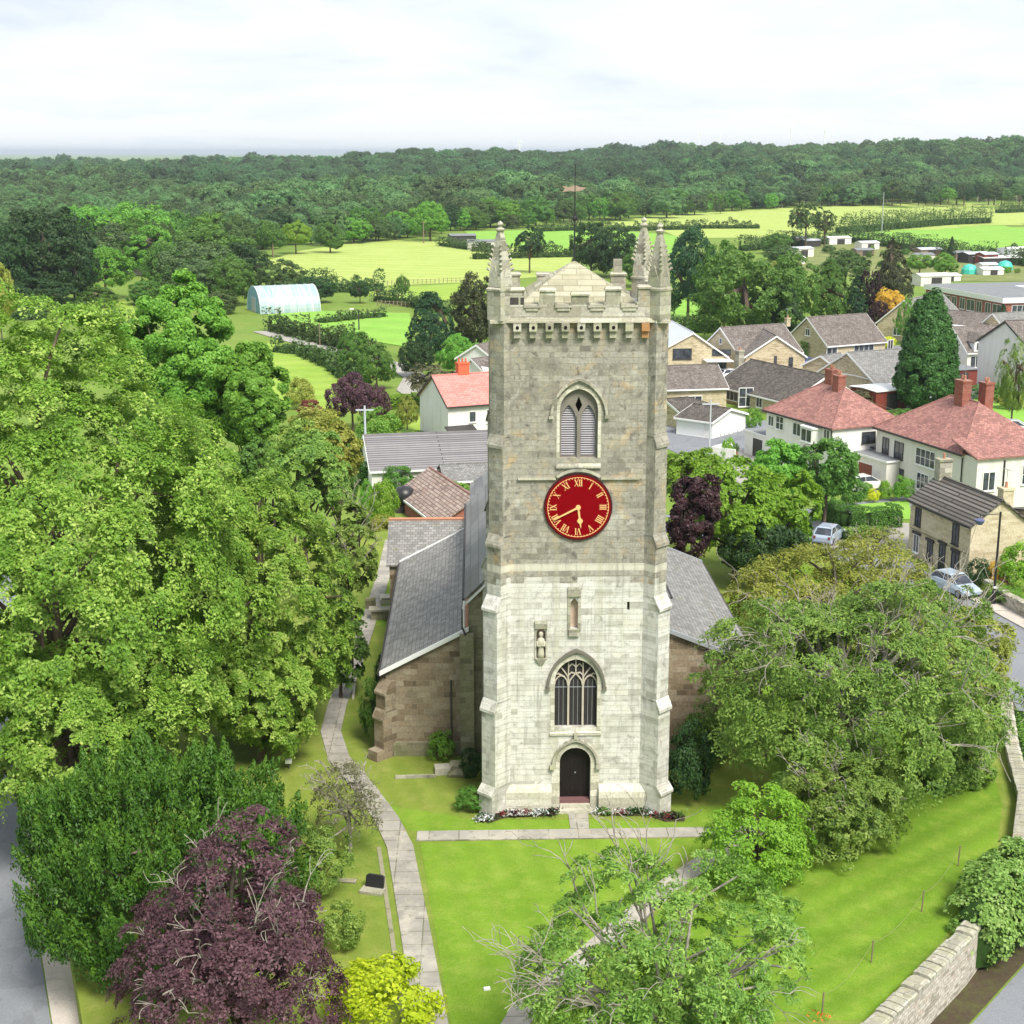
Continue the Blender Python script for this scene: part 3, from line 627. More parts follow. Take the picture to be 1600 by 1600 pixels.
# diagonal buttresses with set-offs
def buttress(sx, sy, cx, cy, stages, bw=BW):
    m = MB(); d = Vector((sx, sy, 0)).normalized(); s_ = Vector((-d.y, d.x, 0))
    for (z0, z1, p, cap) in stages:
        a = Vector((cx, cy, 0))-d*0.7; b = Vector((cx, cy, 0))+d*p
        q = [a-s_*bw/2, b-s_*bw/2, b+s_*bw/2, a+s_*bw/2]
        rings = [[(v.x,v.y,z0) for v in q], [(v.x,v.y,z1) for v in q]]
        if cap:
            p2, hc = cap; b2 = Vector((cx, cy, 0))+d*p2; q2 = [a-s_*bw/2, b2-s_*bw/2, b2+s_*bw/2, a+s_*bw/2]
            rings.append([(v.x,v.y,z1+hc) for v in q2])
        m.loft(rings)
        if cap:   # weathering slab, slightly proud
            e = d*(p+0.09); c0 = Vector((cx,cy,0)); w2 = bw/2+0.04
            m.loft([[tuple(c0+e-s_*w2+Vector((0,0,z1-0.10))), tuple(c0+e+s_*w2+Vector((0,0,z1-0.10))), tuple(c0+d*(cap[0]-0.02)+s_*w2+Vector((0,0,z1+cap[1]-0.02))), tuple(c0+d*(cap[0]-0.02)-s_*w2+Vector((0,0,z1+cap[1]-0.02)))],
                    [tuple(c0+e-s_*w2+Vector((0,0,z1+0.03))), tuple(c0+e+s_*w2+Vector((0,0,z1+0.03))), tuple(c0+d*(cap[0]-0.02)+s_*w2+Vector((0,0,z1+cap[1]+0.08))), tuple(c0+d*(cap[0]-0.02)-s_*w2+Vector((0,0,z1+cap[1]+0.08)))]])
    return m
st = [(0,1.15,0.82,(0.64,0.28)),(1.40,5.2,0.62,(0.50,0.42)),(5.55,10.0,0.48,(0.24,0.5)),(10.45,12.95,0.22,(0.10,0.4)),(13.3,17.45,0.09,(0.02,0.4)),(17.8,22.9,0.0,None)]
for sx, sy, cx, cy in ((-1,-1,-HW,0),(1,-1,HW,0),(-1,1,-HW,TD),(1,1,HW,TD)):
    cp(buttress(sx, sy, cx, cy, st), 'buttress', M['tower'])
# plinth
m = MB(); prof = [(0.24,0.0),(0.24,1.02),(0.20,1.10),(0.003,1.34)]
for (x0,x1) in ((-HW,-1.10),(1.10,HW)):
    m = MB(); m.add([(x0,-p,z) for p,z in prof]+[(x1,-p,z) for p,z in prof], [(i,i+1,4+i+1,4+i) for i in range(3)]+[(0,1,2,3),(4,5,6,7)]); cp(m, 'plinth', M['cream_stone'])
for X, s_ in ((-HW,-1),(HW,1)):
    m = MB(); m.add([(X+s_*p,0,z) for p,z in prof]+[(X+s_*p,TD,z) for p,z in prof], [(i,i+1,4+i+1,4+i) for i in range(3)]); cp(m, 'plinth', M['cream_stone'])
# string course and label over the clock
m = MB(); m.box(-2.68,-1.0,-0.13,0.02,15.90,15.99); m.box(1.0,2.68,-0.13,0.02,15.90,15.99)
arc = [(1.62*math.cos(t), 14.65+1.62*math.sin(t)) for t in [R(125-i*70/12) for i in range(13)]]; arc2 = [(x*1.075, 14.65+(z-14.65)*1.075) for x,z in arc]
m.band(arc, arc2, -0.15, 0.02); cp(m, 'string_course', M['grey_stone'])
# belfry window
bel = empty('belfry_window', (0,0,0), None, None); bel.parent = church
m = MB(); a0 = archline(0.84,19.0,19.95); a1 = archline(0.98,19.0,20.14)
m.band(a0, a1, -0.012, 0.18); m.box(-0.98,-0.841,-0.012,0.18,16.86,19.0); m.box(0.841,0.98,-0.012,0.18,16.86,19.0); cp(m, 'surround', M['cream_stone'], bel)
m = MB(); m.band(archline(1.16,18.75,20.32), archline(1.27,18.72,20.46), -0.14, 0.01); m.box(-1.33,-1.13,-0.15,0.01,18.64,18.76); m.box(1.13,1.33,-0.15,0.01,18.64,18.76); cp(m, 'hood_mould', M['grey_stone'], bel)
m = MB(); m.wallholes([(x*0.998,z) for x,z in A_bel], [arch(0.335,16.92,18.45,19.22,cx=-0.435), arch(0.335,16.92,18.45,19.22,cx=0.435), [(0,18.88),(0.15,19.2),(0,19.6),(-0.15,19.2)]], 0.20, 0.10)
m.box(-0.07,0.07,0.14,0.19,16.86,18.75)
cp(m, 'tracery', M['grey_stone'] if False else plain('soot_grey_tracery', (0.21,0.19,0.165), 0.9, 0.2, var=0.3), bel)
for s_ in (-1,1):
    m = MB(); x0, x1 = (0.09,0.82)
    for k in range(23):
        z = 16.88+k*0.104; xa, xb = x0, x1
        if z > 18.95: xa, xb = 0.18, 0.70
        X0, X1 = sorted((s_*xa, s_*xb))
        m.add([(X0,0.305,z),(X1,0.305,z),(X1,0.43,z+0.075),(X0,0.43,z+0.075),(X0,0.305,z-0.022),(X1,0.305,z-0.022),(X1,0.43,z+0.05),(X0,0.43,z+0.05)],
              [(0,1,2,3),(4,7,6,5),(0,4,5,1),(1,5,6,2),(2,6,7,3),(3,7,4,0)])
    cp(m, 'louvre', M['louvre'], bel)
m = MB(); m.add([(-0.98,-0.10,16.50),(0.98,-0.10,16.50),(0.98,0.2,16.86),(-0.98,0.2,16.86),(-0.98,0.2,16.5),(0.98,0.2,16.5)], [(0,1,2,3),(0,3,4),(1,5,2)])
m.box(-1.0,1.0,-0.115,0.0,16.42,16.50); cp(m, 'sill', M['grey_stone'], bel)
# clock
clk = empty('clock', (0,0,14.65), None, None); clk.parent = church; clk['label'] = 'round red clock face with gilded Roman numerals and hands'
def disc(r, y, n=64): return [(r*math.cos(2*math.pi*i/n), r*math.sin(2*math.pi*i/n)) for i in range(n)]
m = MB(); m.extr(disc(1.53,0), -0.10, -0.01); cp(m, 'clock_rim', plain('clock_rim_dark', (0.06,0.005,0.008), 0.5), clk)
m = MB(); m.extr(disc(1.45,0), -0.118, -0.101); cp(m, 'clock_face', M['clock_red'], clk)
m = MB()
for i in range(64):
    a, b = 2*math.pi*i/64, 2*math.pi*(i+1)/64
    m.extr([(1.345*math.cos(a),1.345*math.sin(a)),(1.37*math.cos(a),1.37*math.sin(a)),(1.37*math.cos(b),1.37*math.sin(b)),(1.345*math.cos(b),1.345*math.sin(b))], -0.128, -0.119)
for i in range(60):
    a = 2*math.pi*i/60; c, s_ = math.cos(a), math.sin(a); w_ = 0.016
    m.extr([(1.30*c-s_*w_,1.30*s_+c*w_),(1.30*c+s_*w_,1.30*s_-c*w_),(1.345*c+s_*w_,1.345*s_-c*w_),(1.345*c-s_*w_,1.345*s_+c*w_)], -0.1275, -0.1192)
cp(m, 'minute_track', M['gold'], clk)
def numeral(txt, hour):
    m = MB(); a = math.pi/2-hour*math.pi/6; H = 0.30; r0 = 0.96
    wdt = {'I':0.085,'V':0.20,'X':0.20}; tot = sum(wdt[c] for c in txt); x = -tot/2; segs = []
    for c in txt:
        w_ = wdt[c]; cx = x+w_/2
        if c == 'I': segs.append(((cx,0),(cx,H),0.042)); segs += [((cx-0.036,0.008),(cx+0.036,0.008),0.016),((cx-0.036,H-0.008),(cx+0.036,H-0.008),0.016)]
        if c == 'V': segs += [((cx-0.07,H),(cx+0.005,0),0.042),((cx+0.075,H),(cx+0.01,0),0.018),((cx-0.10,H-0.008),(cx-0.035,H-0.008),0.016),((cx+0.045,H-0.008),(cx+0.10,H-0.008),0.016)]
        if c == 'X': segs += [((cx-0.075,H),(cx+0.075,0),0.042),((cx+0.07,H),(cx-0.07,0),0.018),((cx-0.10,H-0.008),(cx-0.04,H-0.008),0.016),((cx+0.04,H-0.008),(cx+0.10,H-0.008),0.016),((cx-0.10,0.008),(cx-0.04,0.008),0.016),((cx+0.04,0.008),(cx+0.10,0.008),0.016)]
        x += w_
    ca, sa = math.cos(a), math.sin(a)
    def P(u, v): r = r0+v; return (r*ca+u*sa, r*sa-u*ca)   # u to the reader's right, v outward
    for k, ((u0,v0),(u1,v1),t) in enumerate(segs):
        l = math.hypot(u1-u0, v1-v0); nx, nv = -(v1-v0)/l*t/2, (u1-u0)/l*t/2
        m.extr([P(u0+nx,v0+nv),P(u0-nx,v0-nv),P(u1-nx,v1-nv),P(u1+nx,v1+nv)], -0.1285-0.0006*(k%5), -0.1193)
    return cp(m, 'numeral', M['gold'], clk)
for h_, t_ in enumerate(['I','II','III','IIII','V','VI','VII','VIII','IX','X','XI','XII'], 1): numeral(t_, h_)
def hand(name, ang, ln, minute):
    a = math.pi/2-R(ang); ca, sa = math.cos(a), math.sin(a); m = MB()
    P = lambda u, v: (v*ca+u*sa, v*sa-u*ca)
    if minute: out = [(-0.045,-0.02),(-0.03,ln*0.93),(0,ln),(0.03,ln*0.93),(0.045,-0.02)]; y = -0.19
    else: out = [(-0.045,-0.02),(-0.04,ln*0.50),(-0.13,ln*0.62),(-0.10,ln*0.72),(-0.035,ln*0.76),(-0.02,ln*0.9),(0,ln),(0.03,ln*0.9),(0.04,ln*0.76),(0.10,ln*0.72),(0.13,ln*0.62),(0.04,ln*0.50),(0.045,-0.02)]; y = -0.16
    m.extr([P(u,v) for u,v in out], y, y+0.02); return cp(m, name, M['gold'], clk)
hand('minute_hand', 243, 1.24, True); hand('hour_hand', 172, 0.98, False)
m = MB(); m.extr(disc(0.11,0,24), -0.20, -0.12); cp(m, 'hub', M['gold'], clk)
# west window
ww = empty('west_window', (0,0,0), None, None); ww.parent = church
m = MB(); m.band(archline(0.98,6.40,7.48), archline(1.17,6.40,7.74), -0.022, 0.12); m.box(-1.17,-0.981,-0.022,0.12,4.0,6.40); m.box(0.981,1.17,-0.022,0.12,4.0,6.40)
m.add([(-1.17,-0.06,3.90),(1.17,-0.06,3.90),(1.17,0.40,4.17),(-1.17,0.40,4.17)], [(0,1,2,3)]); m.box(-1.2,1.2,-0.07,0.0,3.78,3.90); cp(m, 'surround', M['cream_stone'], ww)
m = MB(); m.band(archline(1.24,6.15,7.86), archline(1.36,6.12,8.00), -0.16, 0.01); m.box(-1.40,-1.21,-0.16,0.01,5.98,6.14); m.box(1.21,1.40,-0.16,0.01,5.98,6.14); cp(m, 'hood_mould', plain('dark_hood', (0.16,0.15,0.12), 0.9, 0.2, var=0.4), ww)
g_ = [(x*0.999, z) for x, z in A_west]; m = MB(); m.extr(g_, 0.30, 0.32); cp(m, 'glass', M['leaded'], ww)
m = MB(); Y0, Y1 = 0.20, 0.36
for X in (-0.335, 0.335): m.box(X-0.045, X+0.045, Y0, Y1, 4.16, 6.25)
for c in (-0.67, 0, 0.67):
    top = 6.62 if c else 6.72
    m.ribbon([(c-0.31,6.15),(c-0.27,6.38),(c-0.14,6.55),(c,top)], 0.06, Y0+0.01, Y1-0.01); m.ribbon([(c+0.31,6.15),(c+0.27,6.38),(c+0.14,6.55),(c,top)], 0.06, Y0+0.012, Y1-0.012)
for s_ in (-1,1):
    m.ribbon([(s_*0.335,6.2),(s_*0.36,6.55),(s_*0.52,6.80),(s_*0.66,6.98)], 0.055, Y0+0.02, Y1-0.02)
    m.ribbon([(s_*0.335,6.2),(s_*0.335,6.6),(s_*0.335,7.22)], 0.055, Y0+0.022, Y1-0.022)
    m.ribbon([(s_*0.335,6.62),(s_*0.2,6.75),(0,6.70)], 0.05, Y0+0.024, Y1-0.024)
    m.ribbon([(s_*0.68,6.62),(s_*0.80,6.70),(s_*0.90,6.68)], 0.07, Y0+0.026, Y1-0.026)
    m.ribbon([(s_*0.335,7.0),(s_*0.17,7.18),(0,7.02)], 0.05, Y0+0.027, Y1-0.027)
m.ribbon([(0,6.72),(0,7.05),(0,7.42)], 0.055, Y0+0.005, Y1-0.015)
cp(m, 'tracery', plain('pinkish_tracery', (0.46,0.41,0.34), 0.85, 0.2, var=0.25), ww)
m = MB(); m.box(-0.97,0.97,0.27,0.29,6.02,6.05)
for X in (-0.67,0,0.67):
    for dx in (-0.1,0.1): m.box(X+dx-0.008, X+dx+0.008, 0.28, 0.298, 4.17, 6.4)
cp(m, 'glazing_bar', M['lead'], ww)
# west door
wd_ = empty('west_door', (0,0,0), None, None); wd_.parent = church
m = MB(); m.band(archline(0.72,2.45,3.15), archline(0.90,2.45,3.38), -0.03, 0.15); m.box(-0.90,-0.721,-0.03,0.15,0.0,2.45); m.box(0.721,0.90,-0.03,0.15,0.0,2.45); m.box(-1.1,-0.90,-0.02,0.05,0,2.2); m.box(0.90,1.1,-0.02,0.05,0,2.2); cp(m, 'surround', M['cream_stone'], wd_)
m = MB(); m.band(archline(0.98,2.35,3.50), archline(1.09,2.32,3.64), -0.17, 0.01); m.box(-1.18,-0.95,-0.2,0.01,2.14,2.34); m.box(0.95,1.18,-0.2,0.01,2.14,2.34); m.box(-0.07,0.07,-0.2,0.01,3.62,3.95); cp(m, 'hood_mould', M['grey_stone'], wd_)
m = MB(); m.extr([(x,z) for x,z in A_door], 0.40, 0.44)
for k in range(7): m.box(-0.6+k*0.2-0.006, -0.6+k*0.2+0.006, 0.385, 0.401, 0.5, 2.5)
cp(m, 'door_leaf', plain('dark_oak', (0.010,0.006,0.006), 0.6, 0.3), wd_)
m = MB(); m.lathe([(0.0,-0.0),(0.035,0.0),(0.035,0.02),(0.0,0.02)], n=10); m.xf(Matrix.Translation((0.03,0.385,1.75)) @ Matrix.Rotation(R(90),4,'X')); cp(m, 'handle', M['lead'], wd_)
m = MB(); m.box(-0.72,0.72,0.05,0.40,0.30,0.52); cp(m, 'threshold', plain('red_painted_step', (0.17,0.085,0.085), 0.7), wd_)
m = MB(); m.box(-0.70,0.70,-0.10,0.05,0,0.34); m.box(-0.95,0.95,-0.40,-0.10,0,0.15); cp(m, 'step', M['cream_stone'], wd_)
# niches and the statue
m = MB(); m.box(-0.42,-0.29,-0.05,0.02,8.7,10.9); m.box(0.05,0.18,-0.05,0.02,8.7,10.9); m.box(-0.42,0.18,-0.07,0.03,10.5,10.92); m.box(-0.36,0.12,-0.14,0.05,8.62,8.94)
m.extr([(-0.36,10.5),(0.12,10.5),(-0.12,10.8)], -0.12, -0.06); cp(m, 'niche', M['grey_stone'])
m = MB(); m.box(-1.90,-1.83,-0.05,0.02,7.5,9.3); m.box(-1.41,-1.34,-0.05,0.02,7.5,9.3); m.box(-1.90,-1.34,-0.10,0.03,8.98,9.35); m.loft([[(-1.86,-0.16,7.55),(-1.38,-0.16,7.55),(-1.38,0.02,7.55),(-1.86,0.02,7.55)][::-1],[(-1.70,-0.04,7.2),(-1.54,-0.04,7.2),(-1.54,0.01,7.2),(-1.70,0.01,7.2)][::-1]]); cp(m, 'niche', M['grey_stone'])
m = MB(); m.loft([[( -1.62+r*math.cos(q*math.pi/5), 0.04+0.7*r*math.sin(q*math.pi/5), z) for q in range(10)] for r,z in ((0.17,7.56),(0.16,7.75),(0.13,8.0),(0.17,8.2),(0.19,8.36),(0.15,8.47),(0.06,8.52),(0.06,8.55),(0.095,8.6),(0.105,8.68),(0.09,8.76),(0.03,8.82))])
m.tube([(-1.79,0.0,8.36),(-1.78,-0.08,8.15),(-1.64,-0.12,8.17)], [0.05,0.045,0.035], 6); m.tube([(-1.45,0.0,8.36),(-1.46,-0.08,8.15),(-1.60,-0.12,8.2)], [0.05,0.045,0.035], 6)
cp(m, 'statue', plain('statue_stone', (0.48,0.46,0.36), 0.9, 0.1, var=0.4), smooth_=True)
# corbels under the cornice
for i, X in enumerate((-2.72,-2.03,-1.33,-0.64,0.04,0.74,1.43,2.12,2.82)):
    w_ = 0.17; mt = M['grey_stone'] if i != 8 else plain('orange_stone', (0.40,0.21,0.10), 0.9, 0.1, var=0.3)
    m = MB(); m.box(X-w_,X+w_,-0.34,0.02,22.50,22.84); m.box(X-w_*0.85,X+w_*0.85,-0.20,0.02,22.20,22.50); c = cp(m, 'corbel', mt)
    if i < 7:
        m = MB(); m.extr([(X+0.075*math.cos(q), 22.66+0.085*math.sin(q)) for q in [k*math.pi/4 for k in range(8)]], -0.352, -0.335); cp(m, 'spout_hole', M['dark'], c)
# cornice
m = MB(); e = 0.24
def ringbox(m, o, i, z0, z1, cx=0, hy=TD):
    m.box(-HW-o, HW+o, -o, i, z0, z1); m.box(-HW-o, HW+o, hy-i, hy+o, z0, z1); m.box(-HW-o, -HW+i, i, hy-i, z0, z1); m.box(HW-i, HW+o, i, hy-i, z0, z1)
ringbox(m, e, 0.3, 22.86, 22.95); ringbox(m, e-0.09, 0.3, 22.951, 23.03); m.box(-HW-0.3,-HW+0.35,-0.32,0.3,22.84,22.96); m.box(HW-0.35,HW+0.3,-0.32,0.3,22.84,22.96); cp(m, 'cornice', M['cream_stone'])
# parapet with merlons
m = MB(); o_ = 0.05; PT = 23.62
m.box(-HW,HW,-o_,0.36,23.03,PT); m.box(-HW,HW,TD-0.36,TD+o_,23.03,PT); m.box(-HW-o_,-HW+0.33,0.36,TD-0.36,23.03,PT); m.box(HW-0.33,HW+o_,0.36,TD-0.36,23.03,PT)
cp(m, 'parapet', M['parapet'])
mer = [(-3.15,-2.42),(-1.74,-1.08),(-0.37,0.36),(1.10,1.76),(2.50,3.30)]
def merl(x0,x1,y0,y1,z1,tilt=0):
    m = MB(); m.box(x0,x1,y0,y1,PT,z1); m.loft([[(x0-0.05,y0-0.06,z1),(x1+0.05,y0-0.06,z1),(x1+0.05,y1+0.06,z1),(x0-0.05,y1+0.06,z1)],[(x0-0.05,y0-0.06,z1+0.07),(x1+0.05,y0-0.06,z1+0.07),(x1+0.05,y1+0.06,z1+0.07),(x0-0.05,y1+0.06,z1+0.07)],[(x0+0.02,y0+0.1,z1+0.16),(x1-0.02,y0+0.1,z1+0.16),(x1-0.02,y1-0.1,z1+0.16),(x0+0.02,y1-0.1,z1+0.16)]]); return cp(m, 'merlon', M['grey_stone'])
for i, (a, b) in enumerate(mer): merl(a, b, -o_-0.001, 0.35, (24.20,24.18,24.0,24.22,24.30)[i])
for a, b in ((-3.0,-2.4),(-1.6,-0.9),(1.9,2.6)): merl(a, b, TD-0.35, TD+o_, 24.35)
merl(0.45,1.15,TD-0.35,TD+o_,24.2); m = MB(); m.box(2.02,2.42,TD-0.3,TD,24.5,25.1); cp(m, 'parapet_stump', M['grey_stone'])
for a, b in ((0.9,1.6),(2.5,3.2),(4.2,4.9)):
    for X0, X1 in ((-HW-o_,-HW+0.3),(HW-0.3,HW+o_)): merl(X0, X1, a, b, 24.2)
for x0, x1 in ((-2.40,-1.76),(-1.06,-0.39),(0.38,1.08),(1.78,2.48)):   # moulded sills in the gaps
    m = MB(); m.box(x0-0.03,x1+0.03,-0.13,0.38,23.50,23.60); m.box(x0-0.03,x0+0.05,-0.13,0.0,23.60,23.72) ; m.box(x1-0.05,x1+0.03,-0.13,0.0,23.60,23.72); m.box(x0+0.06,x1-0.06,-0.115,0.0,23.36,23.46); cp(m, 'crenel_sill', M['grey_stone'])
m = MB()
for x0, x1 in ((-3.42,-3.2),(-3.08,-2.66),(-2.58,-2.42)): m.box(x0,x1,-0.056,-0.03,23.62,23.93)
cp(m, 'blind_panel', plain('dark_recess_plate', (0.07,0.065,0.06), 0.9, 0.1, var=0.4))  # dark plates on the face, shade of small openings put into the colour
# pinnacles
def pinnacle(cx, cy, h0=22.96, sh=24.30, tip=27.1, w=0.40, lean=0):
    m = MB(); s2 = w*1.414
    dq = lambda r: [(cx+r*math.cos(R(90*q)), cy+r*math.sin(R(90*q))) for q in range(4)]
    dm = lambda r, z: [(x,y,z) for x,y in dq(r)]
    m.loft([dm(s2,h0),dm(s2,sh-0.12),dm(s2+0.05,sh-0.08),dm(s2+0.05,sh),dm(s2*0.93,sh+0.06),dm(s2*0.86,sh+0.55),dm(s2*0.72,sh+1.0),dm(s2*0.42,tip-0.75),dm(s2*0.24,tip-0.38)])
    for q in range(4):           # gablets on the four faces
        a = R(45+90*q); c, s_ = math.cos(a), math.sin(a); f = w*0.98
        P = lambda u, v, z: (cx+c*v-s_*u, cy+s_*v+c*u, z)
        m.add([P(-f*0.95,f*0.95,sh+0.10),P(f*0.95,f*0.95,sh+0.10),P(0,f*0.95,sh+0.98),P(-f*0.8,f*0.6,sh+0.15),P(f*0.8,f*0.6,sh+0.15),P(0,f*0.35,sh+0.98)], [(0,1,2),(3,5,4),(0,2,5,3),(1,4,5,2),(0,3,4,1)])
        e = R(90*q); ce, se = math.cos(e), math.sin(e)
        for k in range(6):       # crockets up the arrises
            t = k/6; z = sh+0.75+t*(tip-0.8-sh-0.75); r = s2*(0.80-0.45*t); b = 0.085-0.03*t
            m.loft([[(cx+ce*r+b*0.7*math.cos(j*1.57+e), cy+se*r+b*0.7*math.sin(j*1.57+e), z) for j in range(4)], [(cx+ce*(r+b*0.9)+b*math.cos(j*1.57+e), cy+se*(r+b*0.9)+b*math.sin(j*1.57+e), z+b) for j in range(4)], [(cx+ce*(r+b)+b*0.4*math.cos(j*1.57+e), cy+se*(r+b)+b*0.4*math.sin(j*1.57+e), z+b*2) for j in range(4)]])
    p = cp(m, 'pinnacle', M['grey_stone'])
    m = MB(); m.lathe([(0.09,tip-0.42),(0.20,tip-0.34),(0.21,tip-0.28),(0.10,tip-0.22),(0.08,tip-0.16),(0.15,tip-0.09),(0.12,tip-0.02),(0.03,tip+0.05),(0.0,tip+0.07)], (cx,cy,0), 8); cp(m, 'finial', M['grey_stone'], p)
pinnacle(-3.44,0.10,tip=27.1); pinnacle(3.40,0.10,tip=27.02,w=0.38); pinnacle(3.40,6.25,tip=27.0,w=0.38,sh=24.3)
# stone pyramid roof, stepped slabs
m = MB(); cx, cy = -0.05, 3.3; n = 9; b0, zb, za = 2.75, 23.45, 25.25
rings = []
for k in range(n):
    h0 = b0*(1-k/n); h1 = b0*(1-(k+1)/n)+0.03; z0 = zb+(za-zb)*k/n; z1 = zb+(za-zb)*(k+1)/n
    rings += [[(cx+sx*h0,cy+sy*h0,z0+0.035) for sx,sy in ((-1,-1),(1,-1),(1,1),(-1,1))], [(cx+sx*h1,cy+sy*h1,z1) for sx,sy in ((-1,-1),(1,-1),(1,1),(-1,1))]]
m.loft(rings); cp(m, 'pyramid_roof', M['slab_roof'])
m = MB(); m.box(-HW+0.33,HW-0.33,0.36,TD-0.36,23.1,23.3); cp(m, 'lead_flat', M['lead'])
# weather vane
m = MB(); m.tube([(-0.05,3.3,25.1),(-0.05,3.3,29.5)], [0.05,0.02], 6); m.lathe([(0.05,27.0),(0.14,27.08),(0.14,27.16),(0.05,27.25)], (-0.05,3.3,0), 10)
v_ = cp(m, 'vane_rod', M['black'])
m = MB(); m.tube([(-0.55,3.3,27.05),(0.45,3.3,27.05)], 0.012, 4); m.tube([(-0.05,2.85,27.05),(-0.05,3.75,27.05)], 0.012, 4); 
for a in range(4):
    q = R(45+90*a); m.tube([(-0.05+0.05*math.cos(q),3.3+0.05*math.sin(q),26.8),(-0.05+0.22*math.cos(q),3.3+0.22*math.sin(q),27.0),(-0.05+0.05*math.cos(q),3.3+0.05*math.sin(q),27.3)], 0.012, 4)
cp(m, 'vane_arms', M['black'], v_)
m = MB(); m.add([(x,3.3+dy,z) for dy in (-0.015,0.015) for x,z in ((-0.64,28.55),(-0.5,28.42),(-0.62,28.28),(-0.3,28.33),(-0.05,28.30),(0.2,28.33),(0.47,28.47),(0.2,28.50),(-0.05,28.58),(-0.35,28.5))], [tuple(range(10)),tuple(range(10,20))[::-1]]+[(i,(i+1)%10,10+(i+1)%10,10+i) for i in range(10)])
cp(m, 'vane_arrow', M['rustiron'], v_)
# nave, aisles, vestry
YW, YE = 6.76, 27.2
def sheet(pts, th):   # roof slab through 4 points, thickness downwards
    m = MB(); return m.loft([[(p[0],p[1],p[2]-th) for p in pts], pts])
nz = 8.45; ridge = 13.2
m = MB(); m.add([(-4.95,YW,6.0),(-4.95,YE,6.0),(-4.95,YE,nz),(-4.95,YW,nz)], [(0,1,2,3)]); m.add([(4.95,YW,6.0),(4.95,YE,6.0),(4.95,YE,nz),(4.95,YW,nz)], [(0,1,2,3)])
for Y in (YW, YE): m.add([(-4.95,Y,0),(4.95,Y,0),(4.95,Y,nz),(0,Y,ridge),(-4.95,Y,nz)], [(0,1,2,3,4)])
cp(m, 'nave_wall', M['mossy_stone'])
for s_ in (-1,1):
    k = (ridge-nz)/4.95; m = sheet([(s_*5.15,YW-0.12,nz-0.2*k+0.12),(s_*5.15,YE+0.1,nz-0.2*k+0.12),(0,YE+0.1,ridge+0.12),(0,YW-0.12,ridge+0.12)], 0.10); cp(m, 'nave_roof', M['slate_dark'])
    m = MB(); m.tube([(s_*5.22,YW-0.1,nz-0.12),(s_*5.22,YE,nz-0.12)], 0.07, 6); cp(m, 'gutter', M['charcoal'])
    m = sheet([(s_*5.17,YW-0.16,nz-0.33),(s_*5.17,YW-0.08,nz-0.33),(0,YW-0.08,ridge-0.04),(0,YW-0.16,ridge-0.04)], 0.16); m.build('bargeboard', M['white'], church)
for s_ in (-1,1):
    xe, ze, xt, zt = (9.15,4.55,4.95,6.72) if s_ < 0 else (9.5,4.75,4.95,6.62)
    ye = YE if s_ < 0 else 26.0
    m = MB()
    for Y in (YW, ye): m.add([(s_*xe,Y,0),(s_*xt,Y,0),(s_*xt,Y,zt),(s_*xe,Y,ze)], [(0,1,2,3)])
    m.add([(s_*xe,YW,0),(s_*xe,ye,0),(s_*xe,ye,ze),(s_*xe,YW,ze)], [(0,1,2,3)]); cp(m, 'aisle_wall', M['aisle_stone'])
    k = (zt-ze)/(xe-xt); m = sheet([(s_*(xe+0.28),YW-0.22,ze-0.28*k+0.13),(s_*(xe+0.28),ye+0.2,ze-0.28*k+0.13),(s_*(xt-0.0),ye+0.2,zt+0.13),(s_*(xt-0.0),YW-0.22,zt+0.13)], 0.09); cp(m, 'aisle_roof', M['slate'])
    for yy in (YW-0.26, ye+0.05): m = sheet([(s_*(xe+0.30),yy,ze-0.28*k+0.20),(s_*(xe+0.30),yy+0.14,ze-0.28*k+0.20),(s_*xt,yy+0.14,zt+0.20),(s_*xt,yy,zt+0.20)], 0.22); cp(m, 'verge', M['white'] if s_ < 0 else M['lead'])
    m = MB(); m.tube([(s_*(xe+0.34),YW-0.2,ze-0.12),(s_*(xe+0.34),ye,ze-0.12)], 0.07, 6); cp(m, 'gutter', M['charcoal'])
    m = MB()
    for i in range(40): y = YW-0.1+i*(ye-YW)/40; m.lathe([(0.09,0),(0.10,0.0),(0.10,0.45),(0.09,0.45)], n=6); m.xf(Matrix.Translation((s_*5.02,y,zt+0.17)) @ Matrix.Rotation(R(-90),4,'X'), len(m.v)-24)
    cp(m, 'flashing_tiles', M['ridge_red'])
m = MB(); m.box(-9.45,-5.41,YW-0.16,YW-0.003,0,0.75); cp(m, 'aisle_plinth', M['mossy_stone']); m = MB(); m.box(-5.4,-4.7,YW-0.55,YW-0.003,0,6.6); cp(m, 'pier', M['mossy_stone']); m = MB(); m.box(4.7,9.75,YW-0.14,YW-0.003,0,0.7); cp(m, 'aisle_plinth', M['mossy_stone'])
cp(buttress(-1,-1,-9.15,YW,[(0,0.55,1.0,None),(0.56,2.2,0.55,(0.40,0.35)),(2.5,3.5,0.38,(0.0,0.55))], 0.7), 'buttress', M['aisle_stone'])
cp(buttress(1,-1,9.5,YW,[(0,0.55,1.0,None),(0.56,2.2,0.55,(0.40,0.35)),(2.5,3.5,0.38,(0.0,0.55))], 0.7), 'buttress', M['aisle_stone'])
for Yb in (12.5, 18.0, 23.5):
    for s_, xe in ((-1,9.15),(1,9.5)):
        m = MB(); X0, X1 = sorted((s_*xe, s_*(xe+0.7))); m.box(X0,X1,Yb-0.35,Yb+0.35,0,2.6); m.add([(s_*xe,Yb-0.35,3.5),(s_*xe,Yb+0.35,3.5),(s_*(xe+0.7),Yb+0.35,2.6),(s_*(xe+0.7),Yb-0.35,2.6)], [(0,1,2,3)]); cp(m, 'buttress', M['aisle_stone'])
